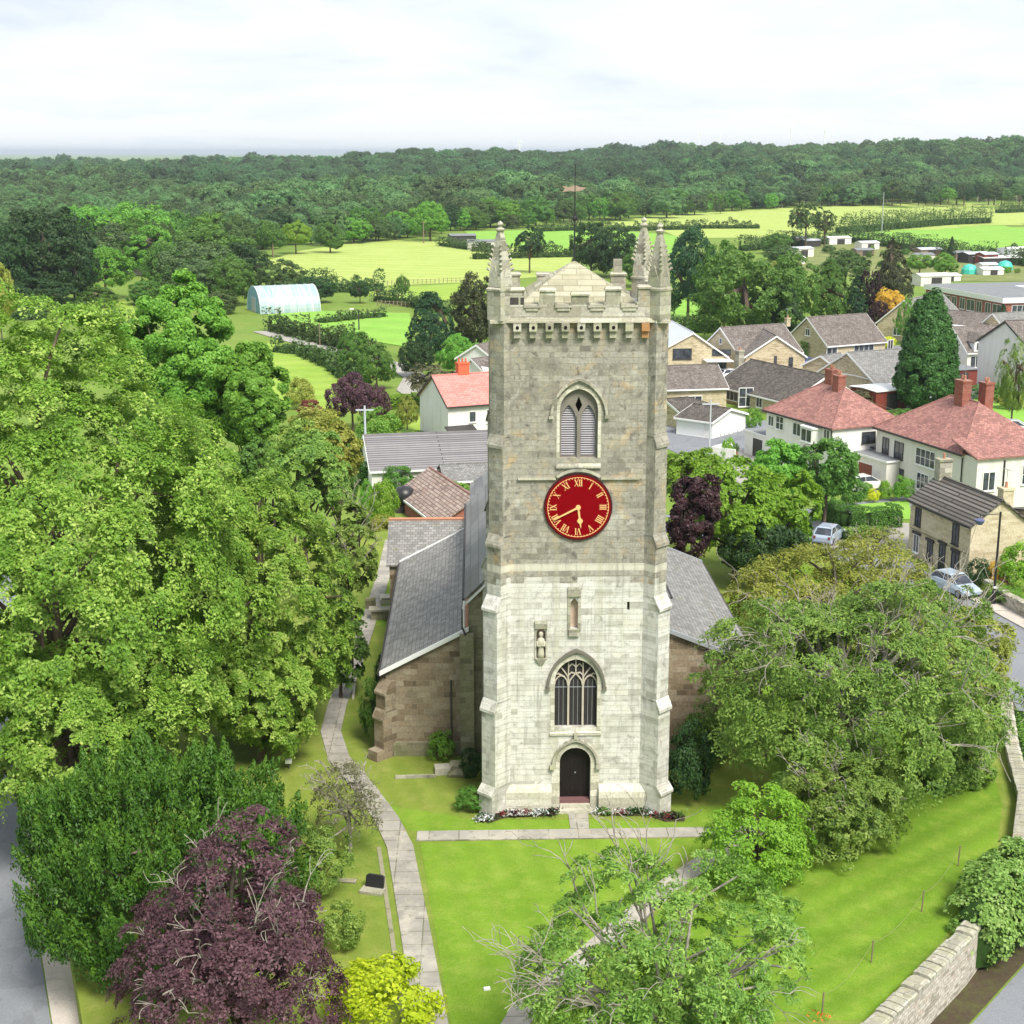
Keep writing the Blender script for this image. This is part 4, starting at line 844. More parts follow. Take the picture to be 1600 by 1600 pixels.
for Yb in (9.7, 15.3, 20.8):
    for s_, xe in ((-1,9.15),(1,9.5)):
        m = MB(); X0, X1 = sorted((s_*(xe-0.02), s_*(xe+0.03))); m.box(X0,X1,Yb-0.7,Yb+0.7,1.4,3.6); cp(m, 'aisle_window', M['leaded'])
m = MB(); m.tube([(-5.85,YW-0.2,4.1),(-5.85,YW-0.2,0.2)], 0.05, 6); m.tube([(-5.25,YW-0.35,7.9),(-5.25,YW-0.35,6.9),(-5.1,YW-0.6,6.6)], 0.055, 6); cp(m, 'downpipe', M['charcoal'])
m = MB(); m.tube([(-5.15,YW-0.3,8.3),(-5.2,YW-0.35,7.8),(-5.2,YW-0.35,6.95)], 0.06, 6); cp(m, 'downpipe', M['white'])
# north vestry
m = MB(); vx0, vx1, vy0, vy1 = -10.1,-4.96,27.21,34.5; rz_, ez = 6.35, 4.4; my = (vy0+vy1)/2
m.box(vx0,vx1,vy0,vy1,0,ez); m.add([(vx0,vy0,ez),(vx0,vy1,ez),(vx0,my,rz_)], [(0,1,2)]); cp(m, 'vestry_wall', M['aisle_stone'])
for s_ in (-1,1): m = sheet([(vx0-0.2,my+s_*(my-vy0+0.2),ez-0.1+0.1),(vx1,my+s_*(my-vy0+0.2),ez-0.1+0.1),(vx1,my,rz_+0.1),(vx0-0.2,my,rz_+0.1)], 0.1); cp(m, 'vestry_roof', M['slate'])
m = MB(); m.tube([(vx0-0.2,my,rz_+0.12),(vx1,my,rz_+0.12)], 0.13, 6); cp(m, 'ridge_tiles', M['ridge_red'])
m = MB(); m.box(vx1+0.01,4.9,YE+0.21,36.5,0,7.6); m.add([(vx1+0.01,YE+0.21,7.6),(vx1+0.01,36.5,7.6),(0,36.5,11.0),(0,YE+0.21,11.0)], [(0,1,2,3)]); m.add([(4.9,YE+0.21,7.6),(4.9,36.5,7.6),(0,36.5,11.0),(0,YE+0.21,11.0)], [(0,1,2,3)])
cp(m, 'chancel', M['slate_dark'])
m = MB(); m.tube([(vx0+0.02,vy0+1,ez-0.05),(vx0+0.02,vy0+1,0)], 0.05, 6); m.tube([(vx0-0.05,vy0+1,1.8),(vx0-0.6,vy0+1,1.8)], 0.05, 6); cp(m, 'downpipe', M['black'])
# ------------------------------------------------------------------ ground, fields, roads, paths
def gridmesh(name, xs, ys, zf, mat):
    v = [(x, y, zf(x, y)) for y in ys for x in xs]; nx = len(xs); f = []
    for j in range(len(ys)-1):
        for i in range(nx-1): f.append((j*nx+i, j*nx+i+1, (j+1)*nx+i+1, (j+1)*nx+i))
    me = bpy.data.meshes.new(name); me.from_pydata(v, [], f); me.materials.append(mat); me.shade_smooth(); me.update()
    o = bpy.data.objects.new(name, me); COL.objects.link(o); return o
xs = [-30000,-18000,-9000,-5000,-3000,-2000]+list(range(-1500,1801,60))+[2400,3200,5000,9000,18000,30000]
ys = [-3000,-400,-100,0,100,200,300,400,500,600]+list(range(660,2701,60))+[3200,4200,6000,9000,14000,22000,40000]
tag(gridmesh('ground', xs, ys, terrain, M['ground']), 'rough green land spreading to the horizon', 'ground', kind='structure')
LAYER = [0]
def inpoly(poly, x, y):
    c = False; n = len(poly)
    for i in range(n):
        (x0,y0),(x1,y1) = poly[i][:2], poly[i-1][:2]
        if (y0 > y) != (y1 > y) and x < (x1-x0)*(y-y0)/(y1-y0)+x0: c = not c
    return c
def sheetpoly(name, poly, mat, dz=0.01, base=None, label=None, cat=None, kind='structure', step=None, thick=0):
    """flat or draped sheet from a world polygon"""
    pts = [(p[0], p[1]) for p in poly]
    far = max(p[1] for p in pts) > 640
    if far:   # follow the terrain: subdivide edges and triangulate as a clipped grid
        x0, x1 = min(p[0] for p in pts), max(p[0] for p in pts); y0, y1 = min(p[1] for p in pts), max(p[1] for p in pts)
        st_ = 12; m = MB(); X = np.arange(x0, x1, st_); Y = np.arange(y0, y1, st_)
        for y in Y:
            for x in X:
                if inpoly(pts, x+st_/2, y+st_/2): m.add([(x,y,terrain(x,y)+dz),(x+st_,y,terrain(x+st_,y)+dz),(x+st_,y+st_,terrain(x+st_,y+st_)+dz),(x,y+st_,terrain(x,y+st_)+dz)], [(0,1,2,3)])
    else:
        z = (GZ if base is None else base)+dz
        tris = tessellate_polygon([[Vector((x,y,0)) for x,y in pts]]); m = MB(); m.add([(x,y,z) for x,y in pts], [tuple(t) for t in tris])
        if thick:
            n = len(pts); m.add([(x,y,z) for x,y in pts]+[(x,y,z-thick) for x,y in pts], [(i,(i+1)%n,n+(i+1)%n,n+i) for i in range(n)])
    o = m.build(name, mat); tag(o, label, cat, kind=kind); return o
def pxpoly(pts, z=GZ): return [G(x, y, z) for x, y in pts]
# fields beyond the village
for nm, pp, mt, dz, lb in [
    ('field', [(415,408),(470,392),(560,378),(640,374),(740,380),(905,398),(905,428),(740,441),(600,447),(520,450),(455,432)], 'f_yellow', .05, 'pale yellow hay field sloping behind the polytunnel'),
    ('field', [(725,362),(850,359),(960,360),(1060,368),(1060,396),(905,396),(760,382)], 'f_green', .06, 'green pasture strip above the hay field'),
    ('field', [(560,452),(740,442),(780,444),(780,470),(600,468)], 'f_lime', .07, 'narrow lime green paddock below the hay field'),
    ('field', [(418,492),(500,486),(640,490),(650,545),(560,530),(430,514)], 'f_green', .08, 'bright green paddock in front of the polytunnel'),
    ('field', [(15,466),(205,472),(220,510),(10,494)], 'f_lime', .05, 'yellow green meadow at the left beyond the trees'),
    ('field', [(418,535),(470,545),(540,580),(560,640),(400,640)], 'f_lime', .06, 'bright meadow strip below the lane'),
    ('field', [(1035,465),(1100,468),(1110,510),(1030,512)], 'f_green', .06, 'small bright green paddock just behind the tower'),
    ('field', [(1300,364),(1420,356),(1540,350),(1660,348),(1660,412),(1560,404),(1450,388),(1360,378)], 'f_green', .07, 'bright green field above the allotments'),
    ('field', [(930,352),(1020,338),(1120,331),(1250,325),(1400,321),(1660,318),(1660,350),(1540,352),(1330,366),(1180,372),(1060,372),(1050,352)], 'f_yellow', .10, 'long yellow green field under the woodland edge'),
    ]:
    sheetpoly(nm, pxpoly(pp), M[mt], dz, label=lb, cat='field')
# churchyard plateau
CY_ = [(4.6,-24),(9.9,-17.8),(14.1,-12.9),(18.4,-7.0),(21.2,0.0),(22.6,6.0),(24.4,12),(25.9,17.6),(27.3,26),(26.6,36),(22,45),(14,50),(-12,53),(-21,48),(-26,20),(-25.2,2),(-18.6,-17),(-16.2,-26)]
sheetpoly('churchyard_lawn', CY_, M['lawn_dry'], 0.0, base=0, label='raised churchyard ground with worn dry grass', cat='lawn', thick=2.0)
sheetpoly('lawn', [(-5.52,-17.5),(-7.12,-3.25),(-3.0,-3.06),(7.6,-3.1),(4.9,-4.4),(3.1,-7.0),(-3.2,-17.5)], M['lawn'], 0.012, base=0, label='close mown bright lawn in front of the tower', cat='lawn')
sheetpoly('lawn', [(-2.3,-17.5),(4.1,-7.6),(6.2,-4.9),(9,-2.9),(10,5),(10,30),(20,42),(25.4,34),(26.2,26),(24.9,17.8),(23.4,12),(21.6,6),(20.3,0.2),(17.6,-6.6),(13.4,-12.4),(9.2,-17.5)], M['lawn_right'], 0.008, base=0, label='striped mown grass sloping to the boundary wall', cat='lawn')
sheetpoly('lawn', [(-7.6,-2.0),(-0.35,-2.0),(-0.25,-1.0),(-4.6,-0.9),(-8.9,0.8)], M['lawn'], 0.010, base=0, label='grass strip at the foot of the tower, left of the door path', cat='lawn')
sheetpoly('lawn', [(0.6,-1.0),(0.55,-2.0),(8.5,-2.0),(9.5,0.5),(6.0,0.2),(4.9,-1.5)], M['lawn'], 0.009, base=0, label='grass strip at the foot of the tower, right of the door path', cat='lawn')
sheetpoly('lawn', [(-13,29),(-10.5,28),(-10.3,45),(-11.2,45),(-11.6,34)], M['lawn'], 0.011, base=0, label='bright grass beside the vestry', cat='lawn')
# flag paths
def strip(pts, w0, w1=None):
    l, r = [], []
    for i, p in enumerate(pts):
        a = pts[max(i-1,0)]; b = pts[min(i+1,len(pts)-1)]; d = math.hypot(b[0]-a[0], b[1]-a[1]); nx, ny = -(b[1]-a[1])/d, (b[0]-a[0])/d
        w_ = w0 if w1 is None else w0+(w1-w0)*i/(len(pts)-1); l.append((p[0]+nx*w_/2, p[1]+ny*w_/2)); r.append((p[0]-nx*w_/2, p[1]-ny*w_/2))
    return l+r[::-1]
main_path = [(-5.9,-20),(-6.25,-17.3),(-7.1,-10.5),(-8.0,-3.6),(-8.75,-0.8),(-10.0,2.6),(-11.6,6.4),(-12.35,10.0),(-12.35,14),(-12.0,20),(-11.75,26),(-11.55,32),(-11.3,40),(-11.3,50)]
sheetpoly('path', strip(main_path, 1.22, 0.95), M['flags'], 0.05, base=0, label='worn flagged path running past the aisle to the churchyard gate', cat='path', thick=0.05)
sheetpoly('path', strip([(-7.3,-2.55),(-3,-2.53),(3,-2.5),(8.5,-2.4)], 0.95), M['flags'], 0.045, base=0, label='flagged path crossing in front of the tower', cat='path', thick=0.04)
sheetpoly('path', [(-0.33,-2.05),(0.52,-2.05),(0.60,-0.45),(-0.33,-0.45)], M['flags'], 0.04, base=0, label='short flagged path up to the tower door', cat='path', thick=0.03)
sheetpoly('path', strip([(-4.0,-19.5),(-2.9,-16.5),(3.6,-7.3),(5.7,-4.9),(7.6,-2.9)], 1.0), M['flags'], 0.042, base=0, label='diagonal flagged path under the front tree', cat='path', thick=0.04)
for k_ in range(1): sheetpoly('drain_channel', strip([(x-0.95,y) for x,y in main_path[:4]], 0.18), M['mossy_stone'], 0.03, base=0, label='narrow stone drain channel along the left edge of the main path', cat='drain')
# roads
def zsheet(*a, **k): return sheetpoly(*a, **k)
left_edge = [(6,-30),(10.2,-20),(13.8,-15.5),(17.6,-11.1),(22.2,-3),(25.2,7),(26.0,12),(27.2,18),(28.6,27),(28.0,37),(24.5,46),(17,53)]
right_edge = [(12,64),(30,64),(29.4,57),(29.6,50),(31.0,38.5),(32.9,29.5),(34.4,20),(34.0,8),(31,-4),(25,-15),(18,-30)]
sheetpoly('road', left_edge+right_edge, M['tarmac'], 0.02, label='grey road curving round the churchyard', cat='road')
sheetpoly('road', [(16,52),(30,62),(60,74),(120,100),(118,108),(58,81),(26,66),(10,60)], M['tarmac'], 0.03, label='village street running behind the cottage', cat='road')
sheetpoly('pavement', [(31.0,38.5),(32.9,29.5),(34.4,20),(36.0,20),(34.6,29.8),(32.8,38.9)], M['pavement'], 0.12, label='pale pavement along the cottage garden wall', cat='pavement', thick=0.12)
sheetpoly('verge', [(25.4,6.6),(26.1,12),(27.2,18),(25.6,17.6),(24.3,12),(22.4,5.8),(18.5,-7.2),(14.2,-13.1),(10,-18),(4.8,-24.2),(5.8,-30),(10.1,-20),(13.7,-15.5),(17.5,-11.1),(22.1,-3)], M['soil'], 0.03, label='weedy soil verge at the foot of the churchyard wall', cat='verge')
sheetpoly('road', [(-14,-30),(-20.45,-14.7),(-26.6,2.2),(-32,18),(-38,40),(-50,70),(-60,70),(-46,30),(-36,2),(-30,-16),(-24,-30)], M['tarmac'], 0.02, label='grey road passing the left side of the churchyard', cat='road')
sheetpoly('pavement', [(-13,-30),(-19.3,-14.3),(-25.4,2.6),(-26.5,2.2),(-20.4,-14.7),(-14,-30)], M['pavement'], 0.12, label='pavement beside the left road', cat='pavement', thick=0.12)
sheetpoly('lane', strip([G(410,518),G(440,527),G(500,543),G(560,556),G(620,572),G(650,590),G(640,610),G(690,640)], 3.6), M['lane'], 0.10, label='pale gravel lane running beside the paddock hedge', cat='lane')
for i, (x, y) in enumerate([(25.9,13.8),(26.8,13.6)]):
    m = MB(); m.add([(26.3+i*0.9,14.9,GZ+0.03),(27.0+i*0.9,14.8,GZ+0.03),(27.0+i*0.9,15.0,GZ+0.03),(26.3+i*0.9,15.1,GZ+0.03)], [(0,1,2,3)])
    tag(m.build('road_marking', M['white']), 'white give way dash painted across the road mouth', 'road marking', 'give way dashes', kind='structure')
m = MB(); m.add([(x,y,GZ+0.028) for x,y in [(28.3,8),(28.42,8),(29.7,17),(29.58,17)]], [(0,1,2,3)]); tag(m.build('road_marking', M['white']), 'long white centre line on the road beyond the wall', 'road marking', kind='structure')
# drives and yards in the village
for pp, lb in [([(1100,735),(1150,700),(1195,712),(1190,760),(1130,775)],'pinkish paved terrace below the garages'),([(1330,752),(1380,745),(1425,755),(1420,772),(1370,770)],'paved drive beside the first white house'),
               ([(1290,800),(1325,812),(1420,818),(1425,860),(1290,860)],'pale tarmac parking area beside the cottage'),([(1150,575),(1260,575),(1300,600),(1290,625),(1150,600)],'drive between the stone bungalows')]:
    sheetpoly('yard', pxpoly(pp), M['lane'], 0.035, label=lb, cat='yard')
sheetpoly('yard', pxpoly([(1040,640),(1150,650),(1210,660),(1200,705),(1100,730),(1040,700)]), M['tarmac'], 0.03, label='grey yard around the white garage', cat='yard')
sheetpoly('yard', pxpoly([(1040,560),(1130,560),(1150,585),(1130,640),(1040,640)]), M['lane'], 0.025, label='drive below the metal roofed house', cat='yard')
sheetpoly('yard', pxpoly([(1260,545),(1420,540),(1480,570),(1540,600),(1560,640),(1480,625),(1400,640),(1300,620)]), M['tarmac'], 0.028, label='estate road winding between the bungalows', cat='yard')
sheetpoly('yard', pxpoly([(1440,500),(1640,500),(1640,530),(1560,600),(1480,560)]), M['lane'], 0.026, label='hard standing around the chalet and the white house', cat='yard')
sheetpoly('garden_lawn', pxpoly([(1325,790),(1420,782),(1425,812),(1340,812)]), M['f_green'], 0.04, label='small bright lawn behind the clipped hedge', cat='lawn')
sheetpoly('garden_lawn', pxpoly([(1520,622),(1600,640),(1620,668),(1540,655)]), M['f_green'], 0.04, label='bright lawn below the willow', cat='lawn')
sheetpoly('garden_lawn', pxpoly([(590,650),(660,645),(670,685),(575,690)]), M['f_lime'], 0.04, label='garden lawn around the palm', cat='lawn')
sheetpoly('allotment_ground', pxpoly([(1190,388),(1300,372),(1420,380),(1640,412),(1640,440),(1420,440),(1230,420)]), M['allot'], 0.06, label='patchy allotment plots below the green field', cat='allotment')
# churchyard retaining wall: rubble wall with coping following the curve
def stonewall(name, label, pts, h0, h1, th=0.5, cop=True, mat='drystone', copmat='grey_stone'):
    root = empty(name, (0,0,0), label, 'wall'); m = MB(); c = MB(); n = 0
    P = []
    for a, b in zip(pts[:-1], pts[1:]):
        l = math.hypot(b[0]-a[0], b[1]-a[1]); k = max(1, int(l/1.2))
        for i in range(k): P.append((a[0]+(b[0]-a[0])*i/k, a[1]+(b[1]-a[1])*i/k))
    P.append(pts[-1]); poly = strip(P, th); n = len(P); Lf = poly[:n]; Rt = poly[n:][::-1]
    for i in range(n-1):
        q = [Lf[i], Rt[i], Rt[i+1], Lf[i+1]]
        m.add([(x,y,h0) for x,y in q]+[(x,y,h1) for x,y in q], [(0,1,5,4),(1,2,6,5),(2,3,7,6),(3,0,4,7)])
    if cop:
        cp_ = strip(P, th+0.14); CL = cp_[:n]; CR = cp_[n:][::-1]; g = random.Random(5)
        for i in range(n-1):
            a0, a1, b0, b1 = Vector((*CL[i],0)), Vector((*CL[i+1],0)), Vector((*CR[i],0)), Vector((*CR[i+1],0)); t = 0
            while t < 0.97:
                u = min(1, t+0.16+g.random()*0.2); zt = h1+0.14+g.random()*0.12; e = 0.012
                q = [a0.lerp(a1,t+e), b0.lerp(b1,t+e), b0.lerp(b1,u-e), a0.lerp(a1,u-e)]; q2 = [q[0].lerp(q[1],.2), q[1].lerp(q[0],.2), q[2].lerp(q[3],.2), q[3].lerp(q[2],.2)]
                c.loft([[(v.x,v.y,h1-0.01) for v in q], [(v.x,v.y,zt-0.05) for v in q], [(v.x,v.y,zt) for v in q2]]); t = u
    m.build('wall_face', M[mat], root)
    if cop: c.build('coping', M[copmat], root)
    return root
stonewall('churchyard_wall', 'rubble stone retaining wall curving between the lawn and the right road', [(4.6,-24),(9.9,-17.8),(14.1,-12.9),(18.4,-7.0),(21.3,0.0),(22.8,6.0),(24.6,12),(26.1,17.6),(27.5,26),(26.8,36)], GZ, 0.45, 0.55)
stonewall('garden_wall', 'low rubble wall along the pavement by the lamp post', [(32.9,39.2),(33.5,34),(34.9,28),(36.3,20)], GZ, -0.6, 0.4)
# ------------------------------------------------------------------ houses
def win(parent, face, fr, t, z, w_, h_, lights=2, frame='white', sill=True, kind='window', rows=1, deep=0.03):
    """window or door on a wall: fr(t, z, out) gives a local point on the wall plane"""
    root = MB(); b = 0.07
    def bx(t0, t1, z0, z1, o0, o1, mb):
        P = [fr(t0,z0,o0),fr(t1,z0,o0),fr(t1,z0,o1),fr(t0,z0,o1),fr(t0,z1,o0),fr(t1,z1,o0),fr(t1,z1,o1),fr(t0,z1,o1)]
        mb.add(P, [(0,3,2,1),(4,5,6,7),(0,1,5,4),(1,2,6,5),(2,3,7,6),(3,0,4,7)])
    t0, t1, z0, z1 = t-w_/2, t+w_/2, z, z+h_
    bx(t0-b,t1+b,z1-0.01,z1+b,-0.02,deep+0.03,root); bx(t0-b,t1+b,z0-b,z0+0.01,-0.02,deep+0.03,root); bx(t0-b,t0+0.01,z0+0.01,z1-0.01,-0.02,deep+0.03,root); bx(t1-0.01,t1+b,z0+0.01,z1-0.01,-0.02,deep+0.03,root)
    for i in range(1, lights): x = t0+w_*i/lights; bx(x-0.035,x+0.035,z0+0.012,z1-0.012,-0.02,deep+0.02,root)
    for j in range(1, rows): zz_ = z0+h_*j/rows; bx(t0+0.012,t1-0.012,zz_-0.025,zz_+0.025,-0.02,deep+0.015,root)
    f = root.build('window_frame' if kind == 'window' else 'door_frame', M[frame])
    e = bpy.data.objects.new(kind, None); COL.objects.link(e); e.parent = parent; f.parent = e
    p = MB(); bx(t0+0.005,t1-0.005,z0+0.005,z1-0.005,-0.01,deep-0.008,p); p.build('pane' if kind == 'window' else 'door_panel', M['glass'] if kind == 'window' else M[face if isinstance(face, str) and face in M else 'charcoal'], e)
    if sill and kind == 'window': s_ = MB(); bx(t0-0.12,t1+0.12,z0-b-0.06,z0-b-0.001,-0.02,deep+0.10,s_); s_.build('sill', M[frame], e)
    return e
def chimney(parent, x, y, z0, z1, w_, d_, mat, pots=2, potmat='ridge_red'):
    m = MB(); m.box(x-w_/2,x+w_/2,y-d_/2,y+d_/2,z0,z1-0.18); m.box(x-w_/2-0.06,x+w_/2+0.06,y-d_/2-0.06,y+d_/2+0.06,z1-0.181,z1)
    c = m.build('chimney', M[mat], parent)
    m = MB()
    for i in range(pots): m.lathe([(0.12,z1-0.01),(0.10,z1+0.35),(0.12,z1+0.36),(0.12,z1+0.42),(0.0,z1+0.42)], (x+(i-(pots-1)/2)*min(0.4,w_/pots),y,0), 8)
    if pots: m.build('chimney_pot', M[potmat], c)
    m = MB(); m.box(x-w_/2-0.09,x+w_/2+0.09,y-d_/2-0.22,y+d_/2+0.09,z0+0.02,z0+0.10)
    return c
def house(name, label, R1, R2, zr, hw, ze, wall, roof, hip=0.0, wins=(), chims=(), over=0.3, verge='white', hwb=None, trim='white', base=GZ, group=None, hip2=None, hz=None, cat='house'):
    """house from the ends of its ridge; local x runs along the ridge, -y faces the viewer's side"""
    a, b = (Vector((*R1[:2], 0)), Vector((*R2[:2], 0))) if len(R1) == 3 else (Vector((*G(*R1, zr), 0)), Vector((*G(*R2, zr), 0))); d = b-a; Ln = d.length; ang = math.atan2(d.y, d.x); mid = (a+b)/2
    e = empty(name, (mid.x, mid.y, 0), label, cat, rz=ang, group=group); hwb = hwb or hw; h = Ln/2; hip2 = hip if hip2 is None else hip2
    zb = ze; X0, X1 = -h-hip, h+hip2
    m = MB(); m.box(X0, X1, -hw, hwb, base-0.5, ze)
    if hip == 0:
        m.add([(X0,-hw,ze),(X0,hwb,ze),(X0,0,zr-0.02)], [(0,1,2)])
    if hip2 == 0: m.add([(X1,-hw,ze),(X1,hwb,ze),(X1,0,zr-0.02)], [(0,1,2)])
    m.build('wall', M[wall], e)
    k = (zr-ze)/hw; k2 = (zr-ze)/hwb; th = 0.14; o = over
    def slab(pts, nm='roof', mt=None):
        q = MB(); q.loft([[(p[0],p[1],p[2]-th) for p in pts], pts]); return q.build(nm, mt or M[roof], e)
    xa = X0-(0.22 if hip == 0 else o); xb = X1+(0.22 if hip2 == 0 else o)
    ra = -h-(0.22 if hip == 0 else 0); rb = h+(0.22 if hip2 == 0 else 0); z_ = zr+0.16; zf = ze-k*o+0.16; zbk = ze-k2*o+0.16
    slab([(xa,-hw-o,zf),(xb,-hw-o,zf),(rb,0,z_),(ra,0,z_)]); slab([(xb,hwb+o,zbk),(xa,hwb+o,zbk),(ra,0,z_),(rb,0,z_)])
    if hip: slab([(xa,hwb+o,zbk),(xa,-hw-o,zf),(ra,0,z_)])
    if hip2: slab([(xb,-hw-o,zf),(xb,hwb+o,zbk),(rb,0,z_)])
    m = MB(); m.tube([(ra,0,z_),(rb,0,z_)], 0.09, 6)
    if hip: m.tube([(ra,0,z_),(xa,-hw-o,zf)], 0.07, 5)
    if hip2: m.tube([(rb,0,z_),(xb,-hw-o,zf)], 0.07, 5)
    m.build('ridge', M[roof] if roof not in ('pantile','red_tile') else M['red_tile'], e)
    m = MB()
    m.box(xa+0.02,xb-0.02,-hw-o-0.10,-hw-o+0.0,zf-th-0.05,zf-0.01); m.build('gutter', M['charcoal'] if trim == 'dark' else M['white'], e)
    if verge:
        for X, s_ in ((xa,-1),(xb,1)):
            if (s_ < 0 and hip) or (s_ > 0 and hip2): continue
            m = MB(); x0, x1 = sorted((X, X+s_*0.04))
            for yy, zz_ in ((-hw-o,zf),(hwb+o,zbk)):
                m.add([(x0,yy,zz_-th-0.10),(x1,yy,zz_-th-0.10),(x1,yy,zz_+0.02),(x0,yy,zz_+0.02),(x0,0,z_-th-0.10),(x1,0,z_-th-0.10),(x1,0,z_+0.02),(x0,0,z_+0.02)], [(0,1,2,3),(4,7,6,5),(0,4,5,1),(1,5,6,2),(2,6,7,3),(3,7,4,0)])
            m.build('bargeboard', M[verge], e)
    F = {'F': lambda t, z, q: (t, -hw-q, z), 'L': lambda t, z, q: (X0-q, -t, z), 'R': lambda t, z, q: (X1+q, t, z)}
    for w_ in wins:
        fc, t, z, ww_, hh = w_[:5]; opt = w_[5] if len(w_) > 5 else {}
        win(e, opt.get('panel'), F[fc], t, base+z, ww_, hh, **{q: v for q, v in opt.items() if q != 'panel'})
    for c in chims: chimney(e, *c)
    e['len'] = Ln
    return e, Ln, (X0, X1), F
def flatbox(parent, name, x0, x1, y0, y1, z0, z1, wall, roofm_='felt', fascia='white'):
    m = MB(); m.box(x0,x1,y0,y1,z0,z1); w_ = m.build(name, M[wall], parent)
    m = MB(); m.box(x0-0.15,x1+0.15,y0-0.15,y1+0.15,z1+0.0,z1+0.18); m.build('fascia', M[fascia], w_); m = MB(); m.box(x0-0.08,x1+0.08,y0-0.08,y1+0.08,z1+0.18,z1+0.20); m.build('flat_roof', M[roofm_], w_)
    return w_
D = {'kind':'door'}
# left of the tower
h, *_ = house('white_house', 'white rendered house with coral red tiled roof and orange chimneys left of the tower', (677,589), (800,581), 6.0, 4.3, 3.4, 'render', 'bright_tile', verge='charcoal', trim='dark',
    wins=[('F',-1.9,3.0,0.7,1.1,{'lights':1,'frame':'render'}),('F',0.9,2.8,2.2,1.4,{'lights':3}),('F',-1.9,0.6,0.9,1.1),('F',1.5,0.5,2.0,1.3,{'lights':3})], chims=[(-1.2,0.2,5.4,7.4,1.3,0.9,'chimney_orange',3,'chimney_orange'),(3.6,0.2,5.4,7.0,0.9,0.8,'chimney_orange',2,'chimney_orange')])
m = MB(); m.loft([[(-5.2,-7.0,0.3),(-1.9,-7.0,0.3),(-1.9,-4.32,1.1),(-5.2,-4.32,1.1)],[(-5.2,-7.0,0.42),(-1.9,-7.0,0.42),(-1.9,-4.32,1.22),(-5.2,-4.32,1.22)]]); m.build('lean_to_roof', M['charcoal'], h)
m = MB(); m.box(-5.0,-2.1,-6.8,-4.32,-2,0.28); m.build('lean_to_wall', M['render'], h)
house('long_barn', 'long low building with ribbed grey roof below the white house', (571,682), (790,674), 3.0, 5.2, 0.6, 'render', 'barn_tile', verge='white', over=0.25)
house('outbuilding', 'old outbuilding with mottled pantile roof beside the church garden', (672,733), (742,780), 1.8, 3.2, -0.2, 'brick', 'pantile', verge=None, over=0.15)
house('garden_shed', 'low slate roofed shed behind the pantile outbuilding', (690,728), (790,724), 1.2, 2.6, 0.2, 'brick', 'grey_tile', verge=None, over=0.2)
for i, (p, q, lb) in enumerate([((745,540),(790,532),'small white cottage with dark slate roof, farther of two behind the red roofed house'),((738,562),(790,556),'small white cottage with purple slate roof, nearer of two behind the red roofed house')]):
    h, Ln, X, F = house('small_cottage', lb, p, q, 4.2, 3.4, 2.2, 'render', 'brown_tile', verge='white', wins=[('F',-1,1.2,1,1),('L',0,3.0,0.7,0.9,{'lights':1})])
    for dx in (-2.6,-0.3):
        m = MB(); m.add([(dx-0.8,-3.5,2.2),(dx+0.8,-3.5,2.2),(dx,-3.5,3.5),(dx,-0.9,3.5),(dx-0.8,-3.5,1.0),(dx+0.8,-3.5,1.0)], [(4,5,1,2,0),(0,2,3),(1,3,2)]); m.build('gabled_dormer', M['render'], h)
h, *_ = house('farmhouse', 'grey stone farmhouse with slate roof among the far left trees', (160,391), (234,392), 4.5, 5, 1.8, 'grey_stone', 'grey_tile', verge=None, wins=[('F',3,0.8,1.5,1.2)], chims=[(6.2,0,4.0,6.2,1.2,0.9,'render',1)])
# right of the tower
h, Ln, X, F = house('metal_roof_house', 'modern stone house with pale metal roof close behind the tower', (1050,503), (1083,521), 5.0, 6.4, 1.6, 'bung_stone', 'metal_roof', hwb=5.0, verge='white',
    wins=[('R',-1.5,2.9,2.6,1.4,{'frame':'charcoal'}),('R',4.2,3.4,2.6,0.7,{'lights':1,'frame':'charcoal'}),('R',-2.5,0.3,5.0,0.9,{'lights':1,'frame':'charcoal'}),('R',3.6,1.6,2.6,1.0,{'lights':1,'frame':'charcoal'})])
m = MB(); m.box(X[1]+0.1,X[1]+2.5,1.5,5.4,1.2,1.35); m.build('balcony', M['white'], h)
h, Ln, X, F = house('stone_bungalow', 'buff stone bungalow with brown tiled roof and cross wing beyond the dark roofed bungalow', (1127,513), (1222,507), 4.4, 5.0, 0.8, 'bung_stone', 'brown_tile',
    wins=[('L',0,3.6,0.6,0.8,{'lights':1}),('F',-3.0,0.5,2.8,2.0,{'kind':'door','panel':'black','frame':'white','lights':2}),('F',-1.0,0.9,1.0,1.2)], chims=[(Ln_:=7.0,0.5,4.0,5.3,0.7,0.6,'bung_stone',1)])
h2, *_ = house('stone_bungalow_wing', 'cross wing of buff stone with brown roof jutting from the bungalow', (1190,514), (1213,526), 3.9, 4.4, 1.0, 'bung_stone', 'brown_tile', wins=[('R',-2.3,0.3,0.45,1.5,{'lights':1,'frame':'charcoal'}),('R',2.3,0.3,0.5,2.0,{'lights':1,'frame':'charcoal'}),('R',0,0.9,0.3,1.6,{'lights':1,'frame':'charcoal'})])
house('stone_bungalow', 'buff stone bungalow with plain brown roof below the big conifer', (1262,497), (1352,491), 4.6, 5.0, 0.8, 'bung_stone', 'brown_tile', wins=[('L',0.2,3.4,1.0,1.0),('F',1.5,0.7,4.0,1.3,{'lights':4}),('F',7,0.5,1.0,1.9,D),('F',-5,0.7,2.0,1.2)])
house('stone_bungalow', 'grey roofed stone bungalow with wide gable left of the columnar conifer', (1325,552), (1430,545), 3.7, 6.2, 0.4, 'bung_stone', 'grey_tile', wins=[('L',2.0,1.2,0.9,1.0),('F',-3,0.6,2.0,1.2),('F',4,0.5,2.6,1.4,{'lights':3})])
